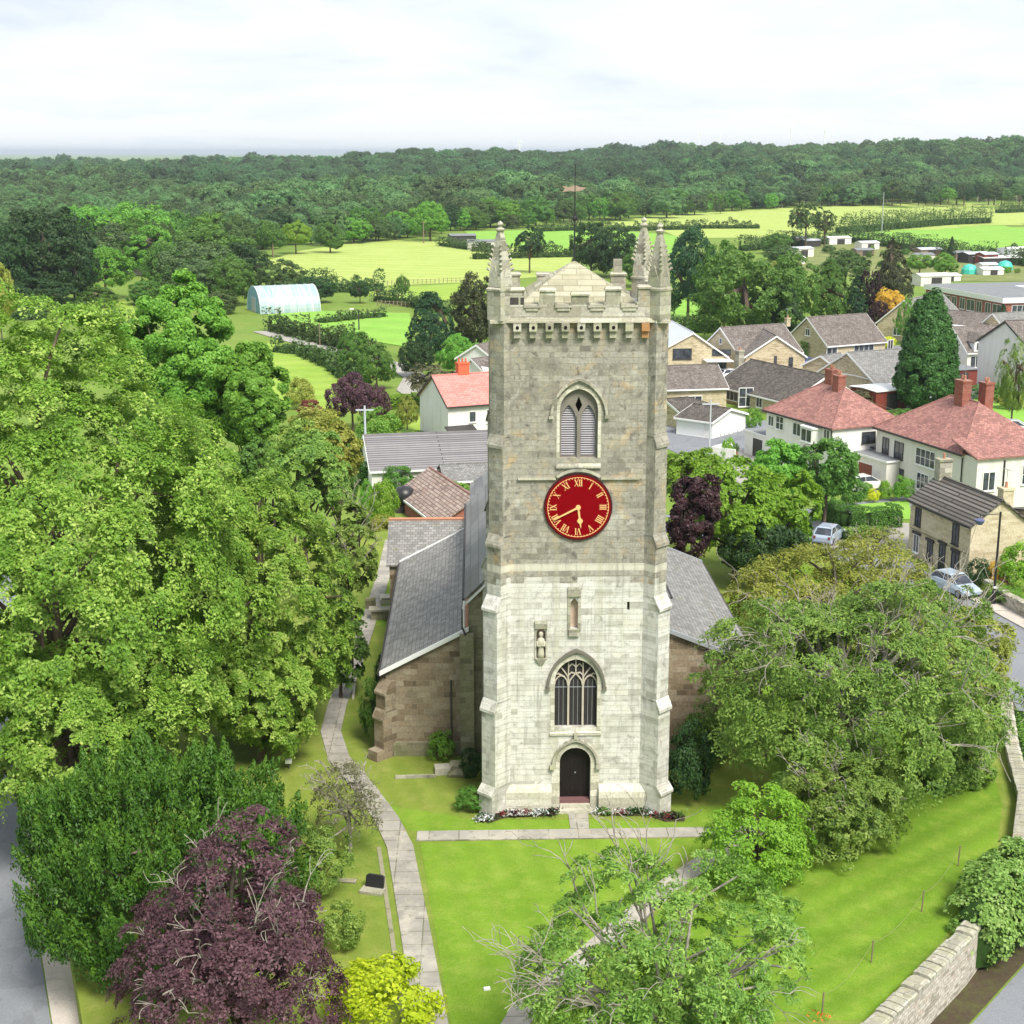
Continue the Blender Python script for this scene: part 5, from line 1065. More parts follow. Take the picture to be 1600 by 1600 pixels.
house('side_extension', 'small grey roofed gabled extension on the left of the wide bungalow', (1283,557), (1312,553), 1.9, 3.2, 0.3, 'bung_stone', 'grey_tile', wins=[('F',0,0.6,1.0,1.0)])
house('stone_bungalow', 'buff bungalow with grey brown roof just right of the tower', (1000,574), (1119,571), 3.4, 4.6, 1.2, 'bung_stone', 'brown_tile', wins=[('F',0.5,1.2,2.6,0.55,{'lights':3}),('F',7.6,0.3,1.8,2.3,{'lights':2,'rows':2})])
h, Ln, X, F = house('dark_roof_bungalow', 'wide stone bungalow with dark mossy roof and tall stone chimney', (1174,563), (1292,588), 3.3, 5.6, 0.4, 'bung_stone', 'dark_tile', hwb=5.0,
    wins=[('F',-4.0,0.5,2.6,1.4,{'lights':3}),('F',-7.2,0.0,0.9,1.9,{'kind':'door','panel':'turq','frame':'white','lights':1}),('F',2,0.5,1.2,1.2),('R',-2,0.5,2.0,1.2)], chims=[(-9.0,-1.2,1.5,4.6,0.9,0.8,'grey_stone',1)])
house('brown_roof_garage', 'low garage with dark brown hipped roof against the tower edge', (1040,625), (1075,622), 1.5, 3.4, 0.4, 'bung_stone', 'dark_tile', hip2=3.0, over=0.3)
h, Ln, X, F = house('white_garage', 'white boarded garage with dark felt roof', (1085,633), (1140,640), 1.4, 3.6, 0.4, 'render', 'dark_tile', wins=[('F',-0.5,0.1,3.6,1.6,{'kind':'door','panel':'white','lights':1})])

def corner(B, ang, L_, W_, hip):
    u = Vector((math.cos(R(ang)), math.sin(R(ang)), 0)); v = Vector((math.cos(R(ang-90)), math.sin(R(ang-90)), 0)); b = Vector((B[0], B[1], 0))
    p = b+v*W_/2+u*(L_-hip); q = b+v*W_/2+u*hip
    return (p.x, p.y, 0), (q.x, q.y, 0)
# the two white pairs with red hipped roofs  (F = street face, R = near end)
r1, r2 = corner((30.2,76.8), 112, 11.6, 8.2, 4.0)
h, Ln, X, F = house('semi_detached_house', 'white rendered house with red hipped roof and bay window, the nearer one to the tower', r1, r2, 7.0, 4.1, 4.0, 'render', 'red_tile', hip=4.0, trim='dark', verge=None,
    wins=[('F',X_,zb_,w_,h_,o_) for X_,zb_,w_,h_,o_ in [(4.9,3.9,0.9,1.2,{'lights':2,'frame':'white'}),(-0.2,3.7,1.3,1.2,{'lights':2}),(-3.3,3.8,1.3,1.3,{'lights':2,'rows':2}),(-4.9,3.9,0.9,1.0,{'lights':2}),(3.0,1.0,1.8,1.5,{'lights':3}),(-0.2,1.0,1.4,1.4,{'lights':2}),(-4.4,0.9,0.8,1.6,{'lights':1})]]+[('R',0.2,3.7,1.5,1.0,{'lights':2,'frame':'charcoal'})],
    chims=[(-0.9,0.3,6.4,8.6,1.2,0.9,'brick',2),(1.2,-0.3,6.4,8.3,1.0,0.9,'brick',2)])
m = MB(); m.prism([(1.3,-4.1),(1.7,-4.95),(3.7,-4.95),(4.1,-4.1)][::-1], 1.75, 3.55); b_ = m.build('bay', M['render'], h)
m = MB(); m.prism([(1.2,-4.05),(1.62,-5.05),(3.78,-5.05),(4.2,-4.05)][::-1], 3.5, 3.62); m.build('bay_roof', M['white'], b_)
win(h, None, lambda t, z, q: (t, -4.95-q, z), 2.7, 2.15, 1.7, 1.2, lights=2)
flatbox(h, 'flat_roof_garage', X[1]-2.6, X[1]+3.2, 0.6, 4.0, -2, 1.6, 'render', 'felt', 'charcoal'); h_g = h
flatbox(h, 'flat_roof_porch', X[1]+0.2, X[1]+5.4, -1.6, 0.5, -2, 1.3, 'render2', 'felt', 'white')
win(h, 'garage_red', lambda t, z, q: (t, -1.6-q, z), X[1]+2.2, -1.45, 2.2, 2.1, lights=1, kind='door')
flatbox(h, 'side_annexe', X[0]-4.2, X[0]-0.02, -4.0, -0.6, -2, 1.0, 'render', 'felt', 'white')
win(h, 'black', lambda t, z, q: (t, -4.0-q, z), X[0]-1.6, -1.45, 1.9, 2.0, lights=1, kind='door')
m = MB(); m.tube([(X[1]-0.05,-4.2,3.8),(X[1]-0.05,-4.2,-1.4)], 0.06, 6); m.build('downpipe', M['charcoal'], h)
r1, r2 = corner((38.8,64.0), 107, 14.0, 9.6, 4.8)
h, Ln, X, F = house('semi_detached_house', 'cream rendered house with large red hipped roof right above the stone cottage', r1, r2, 7.4, 4.8, 4.0, 'render2', 'red_tile', hip=4.8, trim='dark', verge=None,
    wins=[('F',-5.3,3.2,1.0,1.4,{'lights':2,'frame':'charcoal'}),('F',-3.0,3.1,1.4,1.5,{'lights':2,'frame':'charcoal'}),('F',1.4,3.2,3.0,1.5,{'lights':4,'rows':2}),('F',4.7,3.4,1.2,1.4,{'lights':2,'rows':2}),
          ('F',-5.5,0.0,1.3,2.2,{'kind':'door','lights':2,'frame':'charcoal','panel':'glass'}),('F',-2.9,0.6,1.8,1.5,{'lights':2,'frame':'charcoal'}),('F',1.2,0.9,1.8,1.5,{'lights':3,'rows':2}),
          ('R',-3.4,3.0,1.2,1.5,{'lights':2}),('R',2.4,2.9,3.4,1.6,{'lights':4,'rows':2})],
    chims=[(0.2,-0.4,6.6,9.4,1.3,0.95,'brick',2),(1.0,1.6,6.4,9.2,1.1,0.9,'brick',2)])
m = MB(); m.box(X[1],X[1]+2.2,-4.78,4.78,-2,3.9); m.build('front_wing', M['render2'], h)
m = MB(); m.loft([[(X[1]-1.4,-5.1,4.95),(X[1]+2.5,-5.1,3.85),(X[1]+2.5,5.1,3.85),(X[1]-1.4,5.1,4.95)],[(X[1]-1.4,-5.1,5.08),(X[1]+2.5,-5.1,3.98),(X[1]+2.5,5.1,3.98),(X[1]-1.4,5.1,5.08)]]); m.build('front_wing_roof', M['red_tile'], h)
win(h, None, lambda t, z, q: (X[1]+2.2+q, t, z), -3.5, 1.0, 1.2, 1.6, lights=2); win(h, None, lambda t, z, q: (X[1]+2.2+q, t, z), 1.6, 1.3, 3.2, 1.7, lights=4, rows=2)
m = MB(); m.tube([(X[1]+2.28,-2.0,3.6),(X[1]+2.28,-2.0,-1.4)], 0.07, 6); m.tube([(X[1]+0.1,-4.88,3.6),(X[1]+0.1,-4.88,-1.4)], 0.06, 6); m.build('downpipe', M['black'], h)
# stone cottage by the road
r1, r2 = corner((32.3,41.7), 103, 8.9, 4.7, 0.0)
h, Ln, X, F = house('stone_cottage', 'honey stone cottage with dark ribbed tile roof beside the road and lamp post', r1, r2, 4.75, 2.35, 3.0, 'cottage_stone', 'cot_tile', over=0.2, verge=None, trim='dark',
    wins=[('F',-3.2,2.7,0.75,1.35,{'lights':2,'frame':'charcoal'}),('F',2.4,2.6,0.8,1.5,{'lights':2,'frame':'charcoal'}),('F',-3.2,0.5,0.75,1.35,{'lights':2,'frame':'white'}),('F',-1.1,0.3,0.7,1.5,{'lights':2,'frame':'charcoal'}),('F',2.6,0.4,0.95,1.5,{'lights':2,'frame':'charcoal'}),
          ('F',0.7,0.05,0.75,2.0,{'kind':'door','lights':2,'frame':'charcoal','panel':'glass'})],
    chims=[(X_:=-4.05,0.1,4.3,6.3,0.8,1.1,'grey_stone',1),(4.1,0.55,3.6,5.7,0.75,0.9,'cottage_stone',1)])
for X_, z0 in ((-3.2,1.9),(-1.1,1.85),(0.7,2.1),(2.6,1.95)): m = MB(); m.box(X_-0.6,X_+0.6,-2.50,-2.34,z0-1.5+0.05,z0-1.5+0.25); m.build('lintel', M['charcoal'], h)
m = MB(); m.box(-4.3,4.4,-2.375,-2.34,0.72,0.78); m.build('string_course', M['mossy_stone'], h)
m = MB()
for X_, z_ in ((-4.0,2.6),(4.2,2.7)): m.lathe([(0,0),(0.11,0.02),(0.13,0.1),(0.11,0.2),(0,0.24)], (X_,-2.5,z_), 8)
m.build('wall_lamp', M['white'], h)
m = MB(); m.box(1.6,4.45,2.36,9.5,-2,3.1); m.add([(1.6,2.36,3.1),(4.45,2.36,3.1),(4.45,9.5,3.1),(1.6,9.5,3.1),(1.6,2.36,3.3),(4.45,2.36,3.9),(4.45,9.5,3.9),(1.6,9.5,3.3)], [(0,1,5,4),(1,2,6,5),(2,3,7,6),(3,0,4,7),(4,5,6,7)]); m.build('rear_wing', M['cottage_stone'], h)
m = MB(); m.loft([[(1.45,2.2,3.31),(4.6,2.2,3.93),(4.6,9.6,3.93),(1.45,9.6,3.31)],[(1.45,2.2,3.40),(4.6,2.2,4.02),(4.6,9.6,4.02),(1.45,9.6,3.40)]]); m.build('rear_roof', M['cot_tile'], h)
# beyond
house('chalet_house', 'chalet bungalow with two white gabled dormers beside the white house', (1490,512), (1560,510), 4.2, 4.6, 1.0, 'render2', 'brown_tile', wins=[('F',-2,0.3,2.4,1.6,{'lights':3}),('F',2.6,0.3,1.6,2.0,{'lights':2})])
h = bpy.data.objects['chalet_house']
for dx in (-1.9,1.3):
    m = MB(); m.box(dx-0.9,dx+0.9,-4.7,-1.6,1.0,2.6); m.add([(dx-0.9,-4.7,2.6),(dx+0.9,-4.7,2.6),(dx,-4.7,3.5)], [(0,1,2)]); d_ = m.build('dormer', M['white'], h)
    for s_ in (-1,1): m = MB(); m.loft([[(dx,-4.95,3.5),(dx+s_*1.15,-4.95,2.4),(dx+s_*1.15,-1.0,2.4),(dx,-1.0,3.5)],[(dx,-4.95,3.62),(dx+s_*1.15,-4.95,2.52),(dx+s_*1.15,-1.0,2.52),(dx,-1.0,3.62)]]); m.build('dormer_roof', M['white'] if False else M['brown_tile'], d_)
    win(d_, None, lambda t, z, q: (t, -4.7-q, z), dx, 1.3, 1.1, 1.1, lights=2)
house('tall_white_house', 'tall white rendered house with dark roof behind the willow at the right edge', (1572,503), (1700,497), 7.6, 5.5, 4.4, 'render', 'brown_tile', verge='charcoal', trim='dark', wins=[('F',-6.4,3.9,0.9,1.8,{'lights':1,'frame':'charcoal'}),('F',-3.2,3.7,1.6,1.5),('F',-6.4,1.2,0.9,1.6,{'lights':1,'frame':'charcoal'}),('F',-3.4,1.0,1.6,1.6),('F',1,3.8,1.4,1.5)])
house('long_bungalow', 'long low bungalow with white fascia and dark windows below the school', (1462,484), (1560,492), 3.2, 4.0, 1.2, 'charcoal', 'brown_tile', wins=[('F',-3.2,0.5,1.8,1.6),('F',0,0.5,1.8,1.6),('F',3.2,0.5,1.8,1.6),('F',6.0,0.5,1.4,1.6)])
m = MB(); m.box(-5.6,6.6,-5.6,-4.05,1.15,1.4); m.build('verandah_roof', M['white'], bpy.data.objects['long_bungalow'])
house('gabled_bungalow', 'stone bungalow with grey gable half hidden by the green tree and orange tree', (1413,470), (1470,458), 5.4, 4.6, 1.4, 'bung_stone', 'grey_tile', wins=[('L',-1,1.0,1.2,1.1)])
house('small_gabled_house', 'small cream gabled house peeping between the long bungalow and chalet', (1552,491), (1600,488), 3.6, 2.6, 1.6, 'bung_stone', 'grey_tile', wins=[('L',0,1.2,0.8,0.9)])
for hn, hx, hy, hz0 in (('semi_detached_house',0.2,0.3,8.5),('semi_detached_house.001',0.3,-0.3,9.3),('stone_cottage',4.1,0.55,5.6),('dark_roof_bungalow',-9,-1.2,4.5),('stone_bungalow',6.9,0.5,5.2)):
    p_ = bpy.data.objects.get(hn)
    if p_:
        m = MB(); m.tube([(hx,hy,hz0-0.5),(hx,hy,hz0+1.5)], 0.025, 4); m.tube([(hx-0.5,hy,hz0+1.45),(hx+0.5,hy,hz0+1.45)], 0.02, 4)
        for q in range(5): m.tube([(hx-0.45+q*0.22,hy-0.25,hz0+1.45),(hx-0.45+q*0.22,hy+0.25,hz0+1.45)], 0.012, 4)
        m.build('aerial', M['lead'], p_)
sx, sy = G(1568,472,2.2); ax_, ay_ = G(1447,450,2.2); ang = math.atan2(ay_-sy, ax_-sx); Ls = math.hypot(ax_-sx, ay_-sy)
sch = empty('school', (sx,sy,0), 'long red brick flat roofed school with white fascia and skylights at the right edge', 'school', rz=ang-math.pi/2)
m = MB(); m.box(0,46,0,Ls,-2.5,2.0); m.build('wall', M['brick'], sch); m = MB(); m.box(-0.4,46.4,-0.4,Ls+0.4,2.0,3.0); m.build('fascia', M['white'], sch); m = MB(); m.box(-0.2,46.2,-0.2,Ls+0.2,3.0,3.05); m.build('flat_roof', M['felt'], sch)
FL = lambda t, z, q: (-q, t, z)
for i in range(9): win(sch, None, FL, 2.2+i*(Ls-4.5)/8, -0.6, 1.9 if i%3 else 3.0, 2.1, lights=2)
for i in range(9): win(sch, None, lambda t, z, q: (t, -q, z), 3.5+i*4.6, -0.6, 3.2, 2.1, lights=3)
g_ = random.Random(3)
for i in range(7): m = MB(); x, y = 5+g_.random()*36, 3+g_.random()*(Ls-8); m.box(x,x+3+g_.random()*4,y,y+2+g_.random()*3,3.05,3.45); m.build('skylight', M['metal_roof'] if i%2 else M['white'], sch)
# ------------------------------------------------------------------ near trees, each with its own crown, trunk and limbs
def near(name, label, px, py, Y, hw, hh, leafm_, seed, style='pad', ncl=200, nl=150, leaf=0.2, clump=0.13, amp=0.35, zmin=-0.6, ry=0.9, bark='bark', limbs=14, tr=None, base=0, tw=0, twr=0.05, inner=0.3, aspect=0.55, depth=0.45, nd=14, taper=0, cat='tree', lean=0, sharp=7, twout=1.03, dx=0, fork=0.4, twz=-0.2):
    X, zc = Wz(px, py, Y); dist = math.sqrt((X-CAMX)**2+(Y-CAMY)**2+(zc-CAMZ)**2); rx = hw/FPX*dist; rz = hh/FPX*dist/0.93
    rz = min(rz, (zc-base)*1.25) if zc-base > 0.5 else rz
    e = empty(name, (X+dx, Y, base), label, cat); g = np.random.default_rng(seed)
    me, C = crown_mesh('crown', leafm_, rx, rx*ry, rz, zc-base, seed, ncl, nl, leaf, clump, style, amp, zmin, depth, taper, inner, aspect, nd, sharp=sharp)
    C[:,0] -= dx; me.transform(Matrix.Translation((-dx,0,0)))
    obj_of(me, 'crown', e)
    m = MB(); tr = tr or rx*0.05
    trunk_mesh(m, tr, max(0.5,(zc-base)*1.05), g, C*np.array([0.93,0.93,1.0]), nl=limbs, fork=fork)
    m.build('trunk', M[bark], e, fix=False, smooth_=True)
    if tw:
        m = MB(); cc = np.array([-dx*0.5,0,(zc-base)*0.8]); D_ = sphere_pts(tw*3, g, twz); env = envelope(seed+1, nd, amp, sharp)
        front = D_[D_[:,1]+0.8*D_[:,2] > -2][:tw]
        for d in front:
            p = d*env(d[None])[0]*np.array([rx,rx*ry,rz])*twout+np.array([-dx,0,zc-base]); s = cc+(p-cc)*0.45
            twigs(m, s, p, g, twr, 2, 3, 0.55)
        m.build('bare_branches', M['bark_silver'], e, fix=False)
    return e
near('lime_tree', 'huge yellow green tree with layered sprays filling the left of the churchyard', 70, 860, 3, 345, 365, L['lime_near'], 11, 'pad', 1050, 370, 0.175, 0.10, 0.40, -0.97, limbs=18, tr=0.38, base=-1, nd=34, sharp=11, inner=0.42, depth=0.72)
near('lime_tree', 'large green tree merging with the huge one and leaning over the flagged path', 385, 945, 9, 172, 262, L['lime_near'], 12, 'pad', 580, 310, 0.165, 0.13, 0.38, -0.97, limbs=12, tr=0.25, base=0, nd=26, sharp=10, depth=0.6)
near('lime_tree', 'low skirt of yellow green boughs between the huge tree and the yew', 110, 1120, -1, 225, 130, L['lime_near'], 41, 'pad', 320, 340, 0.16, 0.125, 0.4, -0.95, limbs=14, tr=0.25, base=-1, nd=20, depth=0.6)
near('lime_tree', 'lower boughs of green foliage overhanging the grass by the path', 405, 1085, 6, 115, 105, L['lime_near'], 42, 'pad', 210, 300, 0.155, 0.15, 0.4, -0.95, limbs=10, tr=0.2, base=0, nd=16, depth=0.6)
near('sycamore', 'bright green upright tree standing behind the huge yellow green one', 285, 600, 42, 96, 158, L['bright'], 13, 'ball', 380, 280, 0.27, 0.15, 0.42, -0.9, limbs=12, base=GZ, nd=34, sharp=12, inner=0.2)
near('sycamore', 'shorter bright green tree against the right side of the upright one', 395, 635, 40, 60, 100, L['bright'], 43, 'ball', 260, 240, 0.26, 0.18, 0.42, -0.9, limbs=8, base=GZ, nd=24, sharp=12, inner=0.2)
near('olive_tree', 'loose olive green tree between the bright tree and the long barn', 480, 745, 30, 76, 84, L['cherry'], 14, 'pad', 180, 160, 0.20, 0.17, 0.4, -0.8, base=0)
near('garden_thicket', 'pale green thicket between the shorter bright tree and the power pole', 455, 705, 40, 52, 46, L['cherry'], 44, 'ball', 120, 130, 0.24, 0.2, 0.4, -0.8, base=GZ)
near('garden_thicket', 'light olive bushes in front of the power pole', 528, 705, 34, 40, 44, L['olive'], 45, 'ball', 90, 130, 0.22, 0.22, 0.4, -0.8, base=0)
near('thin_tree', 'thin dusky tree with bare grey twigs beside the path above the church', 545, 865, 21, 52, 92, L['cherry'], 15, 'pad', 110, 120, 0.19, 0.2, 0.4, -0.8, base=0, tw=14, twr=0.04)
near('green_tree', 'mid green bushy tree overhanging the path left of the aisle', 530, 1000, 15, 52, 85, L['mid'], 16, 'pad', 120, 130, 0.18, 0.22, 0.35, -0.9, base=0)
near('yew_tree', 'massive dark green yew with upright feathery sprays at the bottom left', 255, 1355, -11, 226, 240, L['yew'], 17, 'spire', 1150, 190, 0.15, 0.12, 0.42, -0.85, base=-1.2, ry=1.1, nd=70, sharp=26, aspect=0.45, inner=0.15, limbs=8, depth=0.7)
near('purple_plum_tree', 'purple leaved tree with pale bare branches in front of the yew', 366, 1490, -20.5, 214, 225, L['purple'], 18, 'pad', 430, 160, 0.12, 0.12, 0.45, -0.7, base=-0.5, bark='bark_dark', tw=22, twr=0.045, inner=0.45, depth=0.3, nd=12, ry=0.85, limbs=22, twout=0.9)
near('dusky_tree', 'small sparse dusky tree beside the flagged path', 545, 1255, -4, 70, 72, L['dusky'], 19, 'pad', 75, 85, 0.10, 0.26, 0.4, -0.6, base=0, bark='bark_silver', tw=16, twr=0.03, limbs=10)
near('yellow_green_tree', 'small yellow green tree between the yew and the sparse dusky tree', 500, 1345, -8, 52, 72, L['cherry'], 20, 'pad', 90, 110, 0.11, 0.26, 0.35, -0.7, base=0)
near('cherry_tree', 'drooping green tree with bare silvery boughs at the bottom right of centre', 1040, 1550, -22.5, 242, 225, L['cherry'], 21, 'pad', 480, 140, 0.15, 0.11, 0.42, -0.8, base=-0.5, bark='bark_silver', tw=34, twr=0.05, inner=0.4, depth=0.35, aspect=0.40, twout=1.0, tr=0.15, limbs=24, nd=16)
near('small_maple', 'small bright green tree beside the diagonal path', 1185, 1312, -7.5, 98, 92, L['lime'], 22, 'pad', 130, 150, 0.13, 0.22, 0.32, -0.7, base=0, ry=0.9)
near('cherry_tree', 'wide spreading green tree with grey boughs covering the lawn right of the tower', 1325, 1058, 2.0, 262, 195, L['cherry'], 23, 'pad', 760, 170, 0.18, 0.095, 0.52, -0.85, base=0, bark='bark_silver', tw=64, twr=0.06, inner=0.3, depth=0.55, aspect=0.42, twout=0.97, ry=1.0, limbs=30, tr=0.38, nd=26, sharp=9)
near('cherry_tree', 'lower drooping green tree hanging over the lawn in front of the wide spreading one', 1325, 1255, -4.5, 108, 92, L['cherry'], 71, 'pad', 230, 160, 0.16, 0.16, 0.45, -0.8, base=0, bark='bark_silver', tw=14, twr=0.04, inner=0.3, depth=0.5, aspect=0.42, nd=14)
near('cherry_tree', 'green boughs between the wide spreading tree and the boundary wall', 1492, 1175, 3, 84, 92, L['cherry'], 72, 'pad', 190, 160, 0.17, 0.18, 0.45, -0.8, base=0, bark='bark_silver', tw=10, twr=0.04, inner=0.3, depth=0.5, aspect=0.42, nd=12)
near('olive_tree', 'olive and bronze tinted tree behind the wide spreading one', 1310, 940, 22, 185, 105, L['olive'], 24, 'pad', 300, 150, 0.19, 0.14, 0.40, -0.7, base=0, tw=20, twr=0.04, nd=20)
near('yellowing_tree', 'yellowing green tree leaning over the road bend', 1500, 1030, 13, 92, 112, L['olive'], 25, 'pad', 170, 150, 0.19, 0.2, 0.36, -0.7, base=0, dx=-1.5)
near('sparse_tree', 'thin olive tree in front of the parking area', 1365, 862, 31, 62, 42, L['olive'], 26, 'pad', 60, 60, 0.16, 0.24, 0.4, -0.7, base=0, tw=12, twr=0.03)
near('vivid_lime_tree', 'vivid lime green tree just right of the tower clock', 1150, 795, 38, 92, 88, L['lime'], 27, 'pad', 210, 150, 0.25, 0.17, 0.35, -0.8, base=GZ)
near('vivid_lime_tree', 'lower vivid green tree directly against the right side of the tower', 1085, 742, 46, 58, 42, L['lime'], 28, 'pad', 110, 130, 0.25, 0.22, 0.35, -0.8, base=GZ)
near('vivid_lime_tree', 'yellow green tree right of the vivid pair, above the parked car', 1228, 800, 41, 56, 70, L['lime'], 29, 'pad', 120, 130, 0.25, 0.22, 0.35, -0.8, base=GZ)
near('copper_beech', 'very dark purple tree tucked against the right side of the tower', 1086, 808, 32, 44, 70, L['purple_dk'], 30, 'ball', 120, 140, 0.22, 0.24, 0.35, -0.8, base=0, dx=-0.9, bark='bark_dark', tr=0.3)
near('columnar_conifer', 'tall dense dark pointed conifer between the bungalow and chalet', 1450, 556, 118, 47, 92, L['conif'], 61, 'ball', 700, 120, 0.34, 0.17, 0.16, -0.98, base=GZ, taper=0.7, inner=0.2, nd=60, sharp=30, ry=1.0)
near('garden_thicket', 'green thicket under the shorter bright tree', 405, 735, 36, 48, 48, L['mid'], 46, 'ball', 120, 130, 0.22, 0.2, 0.4, -0.8, base=GZ)
near('dark_tree', 'dark green tree under the vivid lime ones', 1192, 858, 36, 72, 42, L['dark'], 31, 'ball', 110, 130, 0.22, 0.2, 0.35, -0.8, base=GZ)
near('garden_tree', 'mid green tree in front of the first white house', 1215, 735, 60, 52, 42, L['bright'], 32, 'ball', 110, 130, 0.27, 0.2, 0.35, -0.8, base=GZ)
near('garden_tree', 'dark green tree beside the black lamp post', 1292, 738, 58, 50, 52, L['mid'], 33, 'ball', 130, 130, 0.26, 0.2, 0.35, -0.8, base=GZ)
# ------------------------------------------------------------------ shrubs near the church
SH = [('yellow_shrub','chartreuse shrub at the bottom edge beside the path',596,1640,175,125,'chart',0,0,.05),('shrub','dark evergreen shrub against the right aisle corner',1078,1262,75,130,'dark',1,0,.05),('shrub','tall dark bush beside the right aisle wall',1105,1200,75,90,'mid',2,0,.05),
 ('climber_shrub','green climbing bush at the left corner of the aisle',583,1165,42,105,'mid',3,0,.05),('climber_shrub','smaller dark bush on the aisle side above the climbing one',598,1085,26,62,'dark',1,0,.06),
 ('fern_shrub','feathery green shrub at the foot of the aisle wall',690,1190,44,44,'bright',2,0,.06),('shrub','dark shrub in the corner of tower and aisle',738,1222,40,52,'dark',0,0,.06),('topiary_bush','low rounded green bush at the left foot of the tower',736,1270,54,34,'hedge',3,0,.04),
 ('shrub','low yellow green shrub beside the black headstone',536,1490,66,75,'cherry',1,0,.05)]
for nm, lb, x, y, w_, h_, lf, sd, z, fn in SH: shrub(nm, lb, x, y, w_, h_, L[lf], sd, z)
for nm, lb, x, y, w_, h_, lf, sd in [
 ('conical_shrub','golden green conical conifer in the garden beyond the church',598,825,50,78,'lime',0),('column_shrub','narrow dark columnar conifer beside the golden one',549,790,24,62,'mid',1),('column_shrub','shorter columnar conifer in the church garden',572,800,22,50,'bright',2),
 ('round_bush','rounded blue green bush below the long barn',622,775,56,46,'hedge',3),('shrub','bright green shrub against the nave roof',705,808,90,50,'bright',0),('shrub','yellow green shrub right of the bright one',748,800,46,38,'lime',2),('shrub','tall mid green shrub under the power pole',588,705,74,66,'bright',1),
 ('shrub','dark shrub at the left end of the long barn',553,740,56,60,'mid',0),('shrub','pale olive bush left of the power pole',492,690,84,52,'olive',2),('yellow_bush','yellow golden bush left of the barn',500,722,60,24,'yellow',1),('red_bush','dark red bush beside the meadow',483,655,40,30,'redbush',3),
 ('round_bush','round olive bush at the edge of the meadow strip',470,640,48,50,'olive',0),('shrub','small green shrub below the white house gable',612,672,50,24,'bright',2),('bush','light green bush behind the vestry path',600,842,54,34,'olive',3),('palm_shrub_base','low bushes under the palm',640,692,56,18,'mid',1),
 ('yellow_bush','vivid yellow shrub in front of the red hipped houses',1365,786,20,22,'yellow',1),('conical_shrub','small golden conical shrub left of the yellow shrub',1357,775,16,22,'lime',0),('conical_shrub','small lime conical shrub right of the yellow shrub',1383,783,22,34,'lime',0),('shrub','loose green shrub against the second white house',1413,785,34,40,'bright',2),
 ('shrub','bushy mid green shrub behind the clipped hedge',1335,795,44,46,'mid',3),('shrub','bright green shrub by the terrace',1178,672,30,34,'bright',1),('shrub','slim yellow green shrub on the terrace edge',1137,722,22,40,'lime',0),('shrub','slim green shrub below the white garage',1098,735,26,30,'lime',2),
 ('shrub','dark leafy bush at the corner of the stone cottage',1530,922,40,48,'dark',1),('shrub','tall bright green bush at the right edge beyond the cottage',1590,925,62,76,'lime',2),('shrub','bright low bush below the lamp at the right edge',1578,946,54,26,'bright',3),('shrub','yellow orange shrub beside the cottage gable',1552,922,24,44,'orange',1),('shrub','pale green shrub low in the cottage garden',1556,938,40,28,'cherry',0),('shrub','red flowered shrub between the bright bush and the lamp post',1567,925,18,30,'redbush',2),
 ('shrub','bare pinkish shrub behind the dark roofed bungalow',1352,640,40,32,'dusky',2),('shrub','green shrub by the red garage',1412,668,50,28,'mid',1),('yellow_bush','bright yellow hedge plant beside the brown roofed bungalow',1385,545,32,20,'yellow',0),('shrub','green bush on the bank below the white house',1545,625,50,24,'mid',2),('shrub','pale shrub below the willow',1580,640,44,22,'olive',3)]:
    shrub(nm, lb, x, y, w_, h_, L[lf], sd, GZ)
# ivy on the boundary wall
me, C_ = crown_mesh('ivy_mound', L['ivy'], 4.6, 1.75, 2.1, 0.55, 91, 230, 150, 0.15, 0.17, 'pad', 0.35, -0.75, 0.6, 0, 0.2, 0.75, 24, sharp=12)
o = bpy.data.objects.new('ivy_mound', me); COL.objects.link(o); o.location = (16.9,-9.2,-0.35); o.rotation_euler.z = R(53); tag(o, 'pale green ivy mounding over the churchyard wall', 'ivy')
mi_ = MB(); mi_.loft([[(3.7*k*math.cos(q*math.pi/5), 1.15*k*math.sin(q*math.pi/5), z) for q in range(10)] for k, z in ((1,-0.9),(1,0.9),(0.75,1.6),(0.3,1.9))]); mi_.build('dark_core', M['hedge_core'], o)  # solid block added inside the ivy, coloured dark like its shaded interior
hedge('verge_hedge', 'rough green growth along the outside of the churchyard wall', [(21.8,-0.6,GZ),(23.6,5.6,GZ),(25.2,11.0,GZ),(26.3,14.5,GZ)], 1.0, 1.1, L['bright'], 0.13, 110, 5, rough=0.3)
# clipped garden hedges
def hpx(name, label, pp, wd, h, leaf='hedge', ls=0.14, dens=170, seed=2, rough=0.05, z=GZ, group=None): return hedge(name, label, [(*G(x,y,z), z) for x,y in pp], wd, h, L[leaf], ls, dens, seed, rough=rough, group=group)
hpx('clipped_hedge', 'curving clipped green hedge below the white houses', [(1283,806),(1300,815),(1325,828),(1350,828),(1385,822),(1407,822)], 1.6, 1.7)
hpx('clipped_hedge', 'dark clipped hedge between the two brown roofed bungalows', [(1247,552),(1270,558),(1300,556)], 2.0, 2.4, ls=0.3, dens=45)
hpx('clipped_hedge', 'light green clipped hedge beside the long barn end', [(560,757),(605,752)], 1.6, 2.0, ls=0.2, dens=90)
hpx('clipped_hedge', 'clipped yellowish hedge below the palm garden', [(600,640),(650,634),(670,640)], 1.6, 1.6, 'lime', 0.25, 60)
hpx('low_hedge', 'low flowering hedge in front of the clipped hedge', [(1318,845),(1345,842),(1385,840)], 1.2, 0.9, 'cherry', 0.14, 140)
